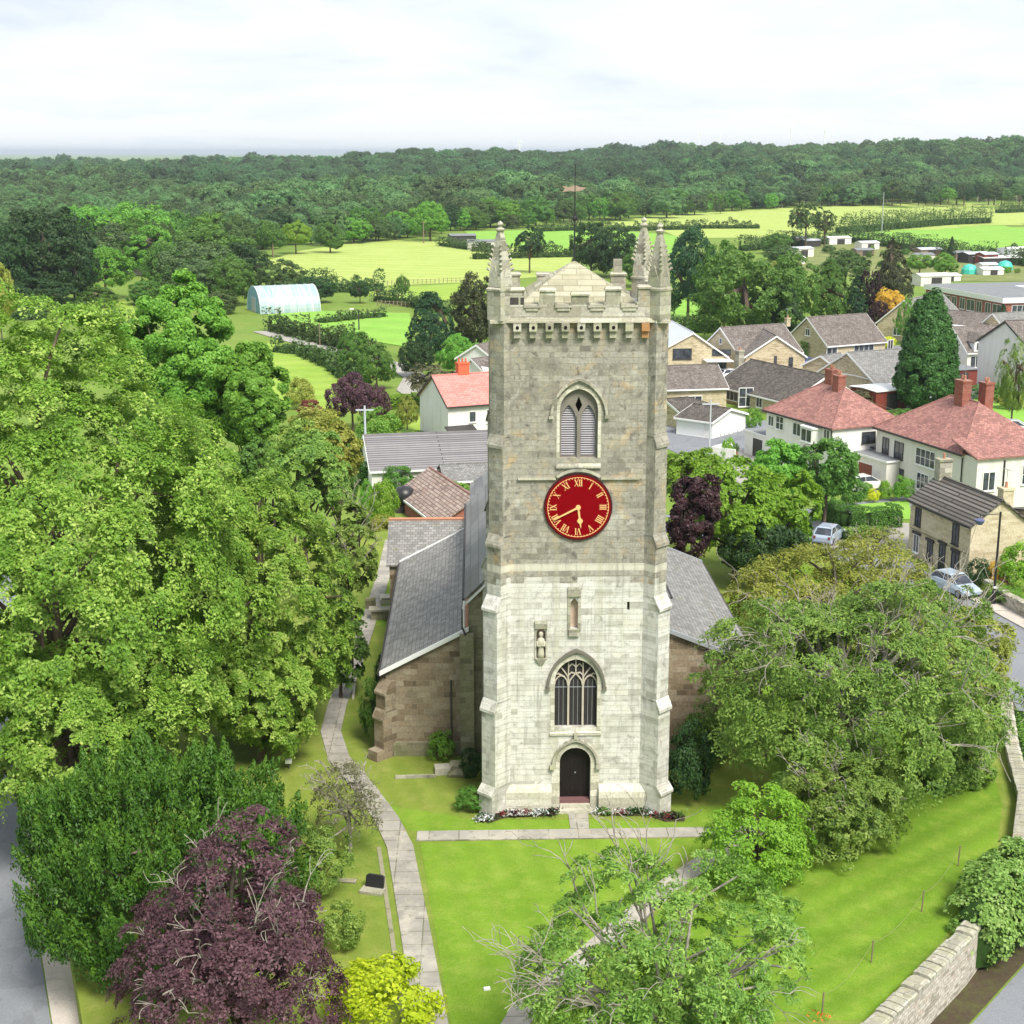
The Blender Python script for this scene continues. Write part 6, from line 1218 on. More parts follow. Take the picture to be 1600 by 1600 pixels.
# field hedgerows
for i, (pp, h_, wd, lb) in enumerate([
 ([(835,362),(900,360),(1000,360),(1100,357),(1186,357)],2.6,4,'dark hedgerow between the upper green pasture and the yellow field'),
 ([(1312,366),(1400,358),(1470,352),(1543,349)],5.0,6,'thick hedgerow running up the bright field right of the lone tree'),
 ([(740,405),(820,403),(906,401)],3.0,4,'hedgerow behind the lone field tree'),
 ([(1160,392),(1230,385),(1330,378),(1410,388),(1480,400),(1600,415),(1650,420)],3.2,5,'scrubby hedgerow along the top of the allotments'),
 ([(425,516),(470,528),(540,545),(585,556)],2.2,2.6,'straggly hedgerow between lane and paddock'),
 ([(430,550),(470,553),(520,575),(555,600)],1.6,2.2,'low rough hedge below the lane'),
 ([(500,505),(560,498),(600,495)],1.5,2.5,'low hedge at the left of the paddock'),
 ([(1560,334),(1640,330)],4,6,'short hedgerow at the far right field edge'),
 ([(590,470),(640,478),(700,490)],2.0,3,'rough hedge above the paddock'),
 ([(690,384),(735,390),(780,396)],2.0,4,'hedge beside the field shelters'),
 ([(10,500),(120,498),(220,520)],2.0,3,'rough hedge beyond the huge tree'),
 ([(1040,515),(1085,520),(1120,515)],2.5,3,'bright hedge behind the metal roofed house'),
 ([(446,449),(520,456),(598,454)],3,6,'scrub belt below the hay field')]):
    hpx('hedgerow', lb, pp, wd, h_, 'field_hedge', 0.5, 12 if i not in (4,5) else 22, 10+i, rough=0.30)
# ------------------------------------------------------------------ middle-distance trees
TR = [
 ('evergreen_tree','towering dark evergreen mass at the far left',62,482,318,150,'dark','broad',1),('evergreen_tree','dark evergreen at the left edge beside the towering one',0,488,345,100,'dark','broad',2),('evergreen_tree','low dark evergreen boughs under the towering one',50,492,432,120,'dark','broad',5),('evergreen_tree','dark evergreen overlapping the right side of the towering one',112,480,345,80,'dark','broad',4),('tree','green tree between farmhouse and towering evergreen',250,462,372,70,'mid','broad',3),('bushy_tree','low bushy tree left of the farmhouse lawn',225,478,438,64,'mid','broad',1),('bushy_tree','low grey green thicket in front of the farmhouse',285,480,436,74,'field_hedge','broad',2),('bushy_tree','low thicket left of the polytunnel',345,492,452,60,'field_hedge','broad',5),('bushy_tree','bushy growth at the edge of the left meadow',150,482,448,70,'mid','broad',4),('tree','mid green tree behind the low thicket',300,440,360,80,'wood','broad',1),('tree','light green tree cut by the left edge above the huge tree',0,540,405,48,'olive','round',2),
 ('tree','light green tree in front of the farmhouse',160,470,388,88,'bright','round',3),('tree','feathery pale green tree behind the farmhouse, first from the left',135,408,318,90,'bright','broad',1),('tree','feathery pale green tree behind the farmhouse, second from the left',205,410,312,130,'bright','broad',2),('tree','feathery green tree behind the farmhouse, third from the left',268,402,326,80,'mid','broad',3),
 ('tree','large rounded tree right of the farmhouse',325,448,348,150,'mid','broad',4),('tree','dark rounded tree in front of the large rounded one',372,462,375,98,'dark','broad',5),('tree','rounded tree at the foot of the hay field',440,470,404,80,'field_hedge','broad',1),('tree','dark low tree behind the polytunnel',490,475,430,70,'dark','broad',2),('tree','pale grey green tree behind the polytunnel',385,462,415,60,'field_hedge','round',1),
 ('tree','lime green tree at the wood edge above the hay field',461,398,345,50,'lime','round',2),('tree','green tree left of the lime one at the wood edge',425,402,350,46,'mid','round',3),('tree','green tree right of the lime one at the wood edge',515,396,346,52,'mid','broad',3),('tree','pale tree at the wood edge above the farmhouse trees',372,402,332,64,'field_hedge','broad',4),('tree','spreading tree at the wood edge left of the field shelters',672,378,318,70,'bright','round',4),
 ('tree','small round tree right of the polytunnel',562,475,440,34,'dark','round',1),('tree','small shrub like tree at the paddock corner',628,470,430,24,'mid','round',2),
 ('tree','round green tree at the lane corner',553,592,516,56,'mid','broad',1),('tree','dark green tree nearer the lane corner',588,612,534,64,'mid','broad',3),('cedar_tree','large dark blue green rounded tree left of the tower',672,568,452,118,'blue','conifer',1),('tree','dark brown green tree against the tower left edge',742,560,420,84,'brown','broad',2),
 ('tree','bright green tree between the dark rounded tree and the tower',718,590,520,70,'bright','broad',4),('tree','dark low tree under the dark rounded tree',650,592,530,60,'dark','broad',5),('scrub_tree','thin brownish scrub tree by the lane end',670,650,566,96,'dusky','open',1),
 ('copper_tree','purple leaved tree by the meadow strip',550,680,586,82,'purple','round',3),('copper_tree','smaller purple tree overlapping the first one',588,672,604,46,'purple','round',1),
 ('field_tree','lone tree with bare trunk standing in the hay field',828,428,349,62,'dark','open',2),('tree','dark tree behind the tower roof, left of the pair',925,432,344,74,'dark','broad',1),('tree','dark tree behind the tower roof, right of the pair',968,436,352,78,'dark','broad',2),('tree','green tree behind the far tower pinnacle',1000,450,382,60,'mid','broad',4),
 ('tree','very dark tree right of the tower pinnacles',1078,505,347,98,'blue','broad',3),('tree','grey green tree behind the large round one',1135,520,368,96,'mid','broad',5),('big_tree','large round green tree right of the tower top',1165,545,393,168,'mid','broad',1),('tree','green tree between the large round one and the conifer',1238,525,398,90,'mid','round',4),('tree','dense dark tree filling the gap behind the bungalows',1215,540,440,90,'dark','broad',2),
 ('conifer_tree','tall green conifer behind the brown roofed bungalow',1300,515,402,100,'mid','conifer',2),('conifer_tree','blue green conifer just right of the tall one',1342,515,428,70,'blue','conifer',3),('copper_tree','slim dark purple tree between conifer and cypress',1362,515,420,54,'purple_dk','fine',3),('copper_tree','low dark purple tree behind the orange one',1372,525,468,40,'purple_dk','broad',3),
 ('cypress_tree','large brownish green spreading conifer above the orange tree',1396,505,368,104,'brown','conifer',4),('maple_tree','small orange and yellow tree beside the school',1394,518,452,62,'orange','round',2),('tree','soft green tree behind the columnar conifer',1425,540,464,56,'bright','fine',1),
 ('willow_tree','drooping pale willow at the right edge',1585,672,518,62,'cherry','weep',1),('young_conifer','small dark pointed conifer beside the school',1568,503,474,22,'blue','conifer',1),
 ('field_tree','airy tree standing alone between the two right fields',1262,388,310,66,'field_hedge','open',1),('field_tree','second airy tree touching the one between the right fields',1290,386,326,40,'field_hedge','open',3),('young_conifer','small dark pointed tree on the bright field edge',1487,410,368,20,'dark','conifer',3),
 ('tree','grey green tree in the allotments',1325,455,392,80,'field_hedge','round',3),('tree','pale green allotment tree',1225,415,382,60,'field_hedge','broad',2),('tree','round tree in the middle allotments',1480,432,394,44,'bright','broad',3),('tree','bushy tree left of the middle allotments',1440,430,398,46,'bright','round',1),('tree','dark bushy tree at the allotment corner',1215,398,362,50,'mid','broad',5),
 ('palm_tree','small palm like tree in the lawn beside the white house',636,676,616,46,'olive','weep',2),
 ]
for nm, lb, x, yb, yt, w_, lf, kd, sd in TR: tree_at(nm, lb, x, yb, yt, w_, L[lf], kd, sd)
# trees along the near edge of the woods, smaller repeats
gr = random.Random(21)
edge = [((110,412),(640,372)), ((640,368),(835,352)), ((835,352),(1230,325)), ((1230,322),(1600,312)), ((270,470),(365,478)), ((20,440),(300,425)), ((560,378),(700,366))]
cnt = [28, 16, 30, 30, 6, 14, 8]
for (a, b), n in zip(edge, cnt):
    for i in range(n):
        t = (i+0.5)/n+gr.uniform(-0.4,0.4)/n; x = a[0]+(b[0]-a[0])*t; y = a[1]+(b[1]-a[1])*t+gr.uniform(-5,3)
        X_, Y_ = G(x, y); hpx_ = 2378*gr.uniform(6,15)/(Y_+64); ww_ = hpx_*gr.uniform(0.85,1.5)
        lf_ = gr.choice(['mid','wood','field_hedge','dark','bright']); si_ = edge.index((a, b))
        lb_ = {'mid':'mid green','wood':'soft green','field_hedge':'grey green','dark':'dark green','bright':'bright green'}[lf_]+(' tall' if hpx_*(Y_+64) > 2378*10.5 else ' low')+' tree on the wood edge '+['above the farmhouse and hay field','above the field shelters','beyond the upper pasture behind the tower','beyond the long field at the far right','left of the polytunnel','behind the farmhouse at the far left','above the top corner of the hay field'][si_]
        tree_at('woodland_edge_tree', lb_, x, y, y-hpx_, ww_, L[lf_], gr.choice(['broad','broad','broad','fine']), gr.randint(1,5), group='trees along the edge of the far woods')
ga = random.Random(9)
for i in range(46):
    x, y = ga.uniform(1200,1600), ga.uniform(392,428)
    lf_ = ga.choice(['mid','cherry','bright','olive','field_hedge','dusky']); w_ = ga.uniform(8,24)
    shrub('allotment_bush', ('wide' if w_ > 16 else 'small')+' '+{'mid':'mid green','cherry':'light green','bright':'bright green','olive':'olive','field_hedge':'grey green','dusky':'brownish'}[lf_]+' bush on the '+('left' if x < 1300 else 'middle' if x < 1450 else 'right')+' allotment plots', x, y, w_, ga.uniform(6,14), L[lf_], ga.randint(0,3), group='bushes on the allotments')
# ------------------------------------------------------------------ far woodland: one mass of thousands of trees
pc = bpy.data.collections.new('woodland_kinds')
for i, (kd, sd, lf) in enumerate([('fine',1,'wood'),('broad',2,'wood'),('round',3,'wood2'),('broad',5,'wood2'),('broad',4,'wood')]):
    me, tm = proto(kd, sd)
    if i in (0, 3):    # tall woodland tree: pale stems below a high crown
        m2, C_ = crown_mesh('crown', L[lf], 0.5, 0.5, 0.34, 0.66, 60+i, 150, 60, 0.045, 0.17, 'ball', 0.40, -0.8, nd=20, sharp=9); gs = np.random.default_rng(i); sb = MB()
        for q in range(4): a0 = gs.uniform(-.3,.3,2); sb.tube([(a0[0],a0[1],-0.02),(a0[0]*0.9,a0[1]*0.9,0.3),(a0[0]*0.5,a0[1]*0.5,0.62)], [0.016,0.013,0.009], 5)
        nv = len(m2.vertices); tmp = bpy.data.meshes.new('t'); tmp.from_pydata(sb.v, [], sb.f)
        import bmesh
        bm = bmesh.new(); bm.from_mesh(m2); n0 = len(bm.faces); bm.from_mesh(tmp); bm.faces.ensure_lookup_table()
        for fi in range(n0, len(bm.faces)): bm.faces[fi].material_index = 1
        bm.to_mesh(m2); bm.free(); m2.materials.append(M['bark_silver'])
    else:
        m2 = me.copy(); m2.materials.clear(); m2.materials.append(L[lf])
    # stems: woodland trees show pale trunks below the crown
    o = bpy.data.objects.new('woodland_tree', m2); pc.objects.link(o)
fr = [G(x, y) for x, y in [(-900,440),(-400,432),(-120,430),(0,425),(130,408),(420,388),(560,372),(720,358),(850,345),(1040,331),(1230,327),(1620,319),(1760,317),(2300,314)]]
fx = [p[0] for p in fr]; fy = [p[1] for p in fr]
# front boundary as distance along bearing
fb = sorted((math.atan2(p[0]-CAMX, p[1]-CAMY), math.hypot(p[0]-CAMX, p[1]-CAMY)) for p in fr)
g = np.random.default_rng(4); N_ = 110000
pts = np.stack([g.uniform(-1500,1900,N_), g.uniform(200,2300,N_)], 1)
be = np.arctan2(pts[:,0]-CAMX, pts[:,1]-CAMY); di = np.hypot(pts[:,0]-CAMX, pts[:,1]-CAMY)
front = np.interp(be, [q[0] for q in fb], [q[1] for q in fb])
keep = (di > front+8) & (be > fb[0][0]-0.02) & (be < fb[-1][0]+0.02) & (di < 2250)
keep &= g.random(N_) < np.where(di > 1500, 0.55, 1.0)
# clearing: pale field strip in the right woods
pts = pts[keep]; di = di[keep]; be = be[keep]
# thin out so that crowns touch without piling up
cell = {}; sel = []
for i, (x, y) in enumerate(pts):
    k = (int(x//11.0), int(y//11.0))
    if k not in cell: cell[k] = 1; sel.append(i)
pts = pts[sel]; di = di[sel]; be = be[sel]; n = len(pts)
zt = np.array([terrain(x, y) for x, y in pts])
hgt = (10.5+7*g.random(n)+5*g.random(n)**4)*(0.85+0.35*np.sin(pts[:,0]*0.013+2)*np.sin(pts[:,1]*0.011))
hgt *= np.clip((di-250)/500, 0.62, 1.0)
wid = hgt*(0.80+0.45*g.random(n))
me = bpy.data.meshes.new('far_woodland'); me.vertices.add(n); me.vertices.foreach_set('co', np.column_stack([pts, zt-0.5]).astype(np.float32).ravel())
a = me.attributes.new('scl', 'FLOAT_VECTOR', 'POINT'); a.data.foreach_set('vector', np.column_stack([wid, wid, hgt]).astype(np.float32).ravel())
a = me.attributes.new('rot', 'FLOAT_VECTOR', 'POINT'); a.data.foreach_set('vector', np.column_stack([np.zeros(n), np.zeros(n), g.random(n)*6.28]).astype(np.float32).ravel())
patch = (np.sin(pts[:,0]*0.009+1.3)+np.sin(pts[:,1]*0.007+pts[:,0]*0.004)+g.normal(size=n)*0.7)
near_band = di < 1120+120*np.sin(be*9)
idx = np.where(near_band, np.where(patch > 0.9, 2, np.where(patch > -0.1, 0, np.where(patch > -0.9, 1, 4))), np.where(patch > 0.4, 3, np.where(patch > -0.9, 2, 1))).astype(np.int32)
a = me.attributes.new('idx', 'INT', 'POINT'); a.data.foreach_set('value', idx)
wo = bpy.data.objects.new('far_woodland', me); COL.objects.link(wo)
tag(wo, 'dense mixed woodland rolling to the horizon', 'woodland', kind='stuff')
gn = bpy.data.node_groups.new('scatter', 'GeometryNodeTree')
gn.interface.new_socket('Geometry', in_out='INPUT', socket_type='NodeSocketGeometry'); gn.interface.new_socket('Geometry', in_out='OUTPUT', socket_type='NodeSocketGeometry')
gi = gn.nodes.new('NodeGroupInput'); go = gn.nodes.new('NodeGroupOutput'); mp_ = gn.nodes.new('GeometryNodeMeshToPoints'); ip = gn.nodes.new('GeometryNodeInstanceOnPoints')
ci_ = gn.nodes.new('GeometryNodeCollectionInfo'); ci_.inputs['Collection'].default_value = pc; ci_.inputs['Separate Children'].default_value = True; ci_.inputs['Reset Children'].default_value = True
def na(nm, dt):
    q = gn.nodes.new('GeometryNodeInputNamedAttribute'); q.data_type = dt; q.inputs['Name'].default_value = nm
    return [o for o in q.outputs if o.enabled and o.name == 'Attribute'][0]
gn.links.new(gi.outputs[0], mp_.inputs['Mesh']); gn.links.new(mp_.outputs[0], ip.inputs['Points']); gn.links.new(ci_.outputs[0], ip.inputs['Instance'])
ip.inputs['Pick Instance'].default_value = True; gn.links.new(na('idx','INT'), ip.inputs['Instance Index']); gn.links.new(na('rot','FLOAT_VECTOR'), ip.inputs['Rotation']); gn.links.new(na('scl','FLOAT_VECTOR'), ip.inputs['Scale'])
gn.links.new(ip.outputs[0], go.inputs[0])
wo.modifiers.new('scatter', 'NODES').node_group = gn
# ------------------------------------------------------------------ polytunnel, sheds, poles, cars, graves and other small things
pt = empty('polytunnel', (*G(402,489), GZ), 'large rounded polytunnel with whitish rust streaked cover and pale blue end', 'polytunnel', rz=R(23))
Rr, Lp = 5.3, 12.5
arcp = [(Rr*math.cos(math.pi*i/20), Rr*0.98*math.sin(math.pi*i/20)) for i in range(21)]
m = MB(); m.loft([[(0,0.5*Rr-y,z) for y,z in arcp],[(Lp,0.5*Rr-y,z) for y,z in arcp]], cap=False)
t = NT('tunnel_cover'); P = t.obj(); sx_ = t.vmath('MULTIPLY', P, (1,0.25,0.12)).outputs[0]
c = t.mix(t.ramp(t.noise(sx_,1.1,5,0.7),(0.42,0.62)), (0.40,0.46,0.48), (0.24,0.38,0.37)); c = t.mix(t.ramp(t.noise(sx_,2.5,5,0.7),(0.60,0.75)), c, (0.30,0.22,0.17)); tun = t.fin(c, 0.4, 0.5)
m.build('cover', tun, pt)
for X in (0.0, Lp):
    m = MB(); m.add([(X,0.5*Rr-y,z) for y,z in arcp], [tuple(range(21))]); e_ = m.build('end_panel', plain('pale_blue_sheet', (0.22,0.42,0.50), 0.5, var=0.2), pt)
m = MB(); m.box(-0.06,0.03,0.5*Rr-1.6,0.5*Rr+1.6,0,3.0); m.build('door', M['metal_roof'], pt)
m = MB()
for i in range(9): X = Lp*i/8; m.tube([(X,0.5*Rr-y*1.005,z*1.005) for y,z in arcp], 0.05, 4)
m.build('hoop', M['white'], pt)
def shed(name, label, px, py, w_, d_, h_, wallm, roofm__, ang=20, group=None, rise=0.5, cat='shed', door=True):
    x, y = G(px, py); e = empty(name, (x,y,GZ), label, cat, rz=R(ang), group=group)
    m = MB(); m.box(-w_/2,w_/2,0,d_,0,h_); 
    for X in (-w_/2,w_/2): m.add([(X,0,h_),(X,d_,h_),(X,d_/2,h_+rise)], [(0,1,2)])
    m.build('wall', M[wallm], e)
    m = MB()
    for s_, y0 in ((-1,-0.2),(1,d_+0.2)):
        zb = h_-rise*0.2/(d_/2); m.loft([[(-w_/2-.15,y0,zb),(w_/2+.15,y0,zb),(w_/2+.15,d_/2,h_+rise),(-w_/2-.15,d_/2,h_+rise)],[(-w_/2-.15,y0,zb+.1),(w_/2+.15,y0,zb+.1),(w_/2+.15,d_/2,h_+rise+.1),(-w_/2-.15,d_/2,h_+rise+.1)]])
    m.build('roof', M[roofm__], e)
    if door: m = MB(); m.box(-w_*0.15,w_*0.2,-0.05,0.0,0,h_*0.85); m.build('door', M['charcoal'], e)
    return e
shed('field_shelter','open fronted grey field shelter at the top of the hay field, left of two',724,384,9,6,3.4,'charcoal','felt',10); shed('field_shelter','low white sided field shelter beside the lone field tree, right of two',757,391,11,6,2.8,'render2','felt',5)
SD = [(1252,383,5,3,2.4,'wood','felt','brown allotment hut under the airy tree'),(1270,386,7,3,2.2,'charcoal','metal_roof','long low hut with pale roof below the airy tree'),(1313,382,9,5,2.2,'render','white','white roofed shed at the top of the allotments'),(1256,402,8,4,2.6,'render2','metal_roof','white sided shed on the left allotment plots'),(1243,413,6,4,1.8,'render','white','pale greenhouse on the left allotment plots, lower one'),
 (1360,390,7,4,2.2,'render2','white','small white hooped shed behind the brown conifer'),(1352,400,6,4,1.8,'wood','felt','brown shed left of the brown conifer'),(1455,400,8,4,2.0,'wood','metal_roof','row hut right of the brown conifer'),(1446,408,6,4,1.8,'render2','felt','small pale hut in the middle allotments'),
 (1505,408,7,4,2.4,'wood','felt','brown hut below the small field conifer'),(1530,411,8,5,2.6,'charcoal','metal_roof','grey hut with pale roof in the right allotments'),(1548,414,5,4,3.0,'redpaint','metal_roof','pinkish red hut in the right allotments'),(1566,414,12,6,2.0,'charcoal','white','wide dark shed with white roof at the allotment edge'),(1594,411,9,5,4.0,'white','white','white box cabin at the far right of the allotments'),
 (1462,447,8,5,2.4,'render2','white','pale glasshouse beside the school, taller one'),(1483,440,7,4,1.4,'render','white','low pale glasshouse behind the school'),(1552,430,6,4,1.5,'render','white','white cold frame on the right plots'),(1548,422,5,4,1.4,'render2','metal_roof','low pale frame above the white cold frame')]
for x, y, w_, d_, h_, wm, rm, lb in SD: shed('allotment_shed', lb, x, y, w_, d_, h_, wm, rm, rnd.choice([12,20,30]), group='allotment sheds')
for (x, y, lb) in [(1514,428,'turquoise netting tent on the allotments, left of two'),(1570,422,'turquoise netting tent on the allotments, right of two')]:
    X_, Y_ = G(x, y); m = MB(); m.lathe([(2.2,0),(2.1,1.2),(1.5,2.2),(0.3,2.6),(0,2.6)], n=10); tag(m.build('netting_tent', M['turq'], loc=(X_,Y_,GZ)), lb, 'tent', 'turquoise tents')
# garages / low walls on the terrace
x, y = G(1130,722); m = MB(); m.box(-1.4,1.4,-0.1,0.1,0,1.5); m.box(-1.4,-1.2,0.1,4,0,1.5); o = m.build('terrace_wall', M['render'], loc=(x,y,GZ), rz=R(-40)); tag(o, 'low white wall at the edge of the paved terrace', 'wall')
shed('red_garage','dark red boarded garage left of the columnar conifer',1392,640,5,5,2.4,'redpaint','white',25,rise=0.15)
shed('garage','small white roofed garage in front of the grey roofed bungalow',1382,617,6,5,2.3,'bung_stone','white',25,rise=0.1)
shed('red_garage','red boarded garage below the chalet windows',1502,608,5,4,2.6,'redpaint','felt',20,rise=0.1)
tp = G(1150,712)
for i, (dx, dy, lb) in enumerate([(0,0,'terracotta pot with a small green plant on the terrace'),(1.6,0.9,'second terracotta pot on the terrace nearer the black garage door')]):
    e = empty('plant_pot', (tp[0]+dx, tp[1]+dy, GZ), lb, 'plant pot'); m = MB(); m.lathe([(0.16,0),(0.26,0.4),(0.28,0.42),(0.22,0.42),(0,0.38)], n=12); m.build('pot', M['ridge_red'], e)
    o = bpy.data.objects.new('foliage', SHR[(1,'ball')] if (1,'ball') in SHR else list(SHR.values())[0]); COL.objects.link(o); o.parent = e; o.location = (0,0,0.38); o.scale = (0.7,0.7,1.0)
# fences
def postfence(name, label, p0, p1, n, h=1.1, rails=2, mt='wood', z=GZ, r=0.05):
    a = at(*p0, z); b = at(*p1, z); e = empty(name, a, label, 'fence'); d = Vector(b)-Vector(a)
    for i in range(n): q = d*(i/(n-1)); m = MB(); m.box(q.x-r,q.x+r,q.y-r,q.y+r,-0.1,h); m.build('post', M[mt], e)
    for k in range(rails): m = MB(); hh = h*(0.45+0.4*k); m.tube([(0,0,hh),(d.x,d.y,hh)], r*0.5, 4); m.build('rail', M[mt], e)
    return e
postfence('field_fence','pale post and rail fence along the foot of the hay field',(578,447),(745,440),26,1.2,2,r=0.07)
postfence('field_fence','wire fence beside the rough hedge right of the polytunnel',(590,478),(640,480),9,1.2,2,r=0.1)
postfence('paddock_fence','dark board fence beyond the polytunnel tree',(585,468),(628,472),8,1.6,3,r=0.12)
postfence('terrace_railing','thin metal railing on the terrace',(1125,694),(1165,686),7,1.2,2,'lead',r=0.03)
postfence('garden_fence','wooden garden fence in front of the dark roofed bungalow',(1145,622),(1215,634),10,1.4,3,r=0.07)
postfence('garden_fence','brown garden fence right of the clipped hedge lawn',(1350,650),(1400,668),8,1.6,3,r=0.08)
# poles and lamps
def pole(name, label, px, py, ytop, r=0.11, mt='wood', z=GZ, arm=None, cat='pole', head=None):
    x, y = G(px, py, z); zt = Wz(px, ytop, y)[1]; e = empty(name, (x,y,z), label, cat); h = zt-z
    m = MB(); m.tube([(0,0,-0.2),(0,0,h)], [r*1.15,r*0.8], 8); m.build('post', M[mt], e)
    if arm == 'cross': m = MB(); m.box(-0.9,0.9,-0.06,0.06,h-0.5,h-0.36); m.build('crossarm', M[mt], e)
    if head == 'street':
        m = MB(); m.tube([(0,0,h-0.05),(-0.4,0,h+0.12),(-0.9,0,h+0.15)], 0.04, 6); m.build('arm', M[mt], e)
        m = MB(); m.loft([[(-1.6,-.13,h+.08),(-.85,-.13,h+.08),(-.85,.13,h+.08),(-1.6,.13,h+.08)],[(-1.55,-.1,h+.26),(-.85,-.1,h+.26),(-.85,.1,h+.26),(-1.55,.1,h+.26)]]); m.build('lamp_head', M['white'], e)
    return e, h
pole('power_pole','pale wooden power pole with crossarm beside the long barn',572,735,634,0.13,'metal_roof',arm='cross'); pole('power_pole','wooden power pole at the wood edge, left one',427,402,366,0.22,arm='cross'); pole('power_pole','wooden power pole on the hay field edge, right one',662,380,346,0.22,arm='cross')
pole('street_lamp','thin street lamp standing at the paddock hedge',561,516,484,0.12,'charcoal',head='street'); pole('street_lamp','dark lamp post behind the red roofed house',739,600,545,0.1,'charcoal'); pole('power_pole','thin pole between the stone bungalows',1216,560,516,0.12,'wood'); pole('power_pole','slim grey pole with short arm by the white garage',1108,716,625,0.09,'metal_roof',arm='cross')
pole('power_pole','thin pole in the paddock right of the tunnel',500,540,505,0.1)
pole('utility_pole','tall slender pole on the bright far field',1377,372,300,0.18,'lead')
e, h = pole('lamp_post','tall black lamp post with lantern arm on the pavement by the cottage',1552,943,800,0.09,'black',z=GZ+0.12,cat='lamp post')
m = MB(); m.lathe([(0.17,0),(0.17,0.9),(0.10,1.0)], n=10); m.build('base', M['black'], e); m = MB(); m.lathe([(0.12,1.15),(0.12,1.3)], n=10); m.build('band', M['white'], e)
m = MB(); m.tube([(0,0,h-0.15),(-1.5,-0.2,h-0.15)], 0.035, 6); m.tube([(-1.5,-0.2,h-0.15),(-1.5,-0.2,h-0.4)], 0.03, 6); a_ = m.build('arm', M['charcoal'], e)
m = MB(); m.lathe([(0.06,h-0.38),(0.36,h-0.52),(0.34,h-0.62),(0.2,h-0.85),(0,h-0.85)], (-1.5,-0.2,0), 8); m.build('lantern', plain('blue_grey_lantern',(0.10,0.12,0.22),0.4,0.5), e)
e, h = pole('lamp_post','shorter black lamp post among the garden trees',1268,765,690,0.08,'black',cat='lamp post')
m = MB(); m.tube([(0,0,h-0.3),(-0.9,0,h-0.3)], 0.03, 6); m.lathe([(0.05,h-0.35),(0.26,h-0.6),(0.18,h-0.85),(0,h-0.85)], (-0.9,0,0), 8); m.build('lantern', M['charcoal'], e)
# wind turbines on the skyline
for i, (px, yt) in enumerate([(1093,203),(1125,203),(1235,194),(1288,198),(1299,204),(812,216)]):
    Y_ = 3400; X_ = Wz(px, 220, Y_)[0]; zt = Wz(px, yt+5, Y_)[1]
    e = empty('wind_turbine', (X_,Y_,GZ), 'faint pale wind turbine on the skyline, '+['first','second','third','fourth','fifth','sixth far left'][i]+(' from the left of the right hand row' if i < 5 else ' of the row'), 'wind turbine', group='wind turbines on the horizon')
    m = MB(); m.tube([(0,0,0),(0,0,zt-GZ)], [1.6,0.9], 8); m.build('tower', M['white'], e); m = MB(); m.box(-1,1,-3,2,zt-GZ-1,zt-GZ+1); m.build('nacelle', M['white'], e)
    for k in range(3):
        a = 0.4*i+k*2.094; m = MB(); c_, s_ = math.cos(a), math.sin(a); zz_ = zt-GZ
        m.loft([[(c_*1-s_*0.9,-3.2,zz_+s_*1+c_*0.9),(c_*1+s_*0.9,-3.2,zz_+s_*1-c_*0.9),(c_*1+s_*0.9,-3.0,zz_+s_*1-c_*0.9),(c_*1-s_*0.9,-3.0,zz_+s_*1+c_*0.9)],[(c_*14-s_*0.3,-3.2,zz_+s_*14+c_*0.3),(c_*14+s_*0.3,-3.2,zz_+s_*14-c_*0.3),(c_*14+s_*0.3,-3.1,zz_+s_*14-c_*0.3),(c_*14-s_*0.3,-3.1,zz_+s_*14+c_*0.3)]]); m.build('blade', M['white'], e)
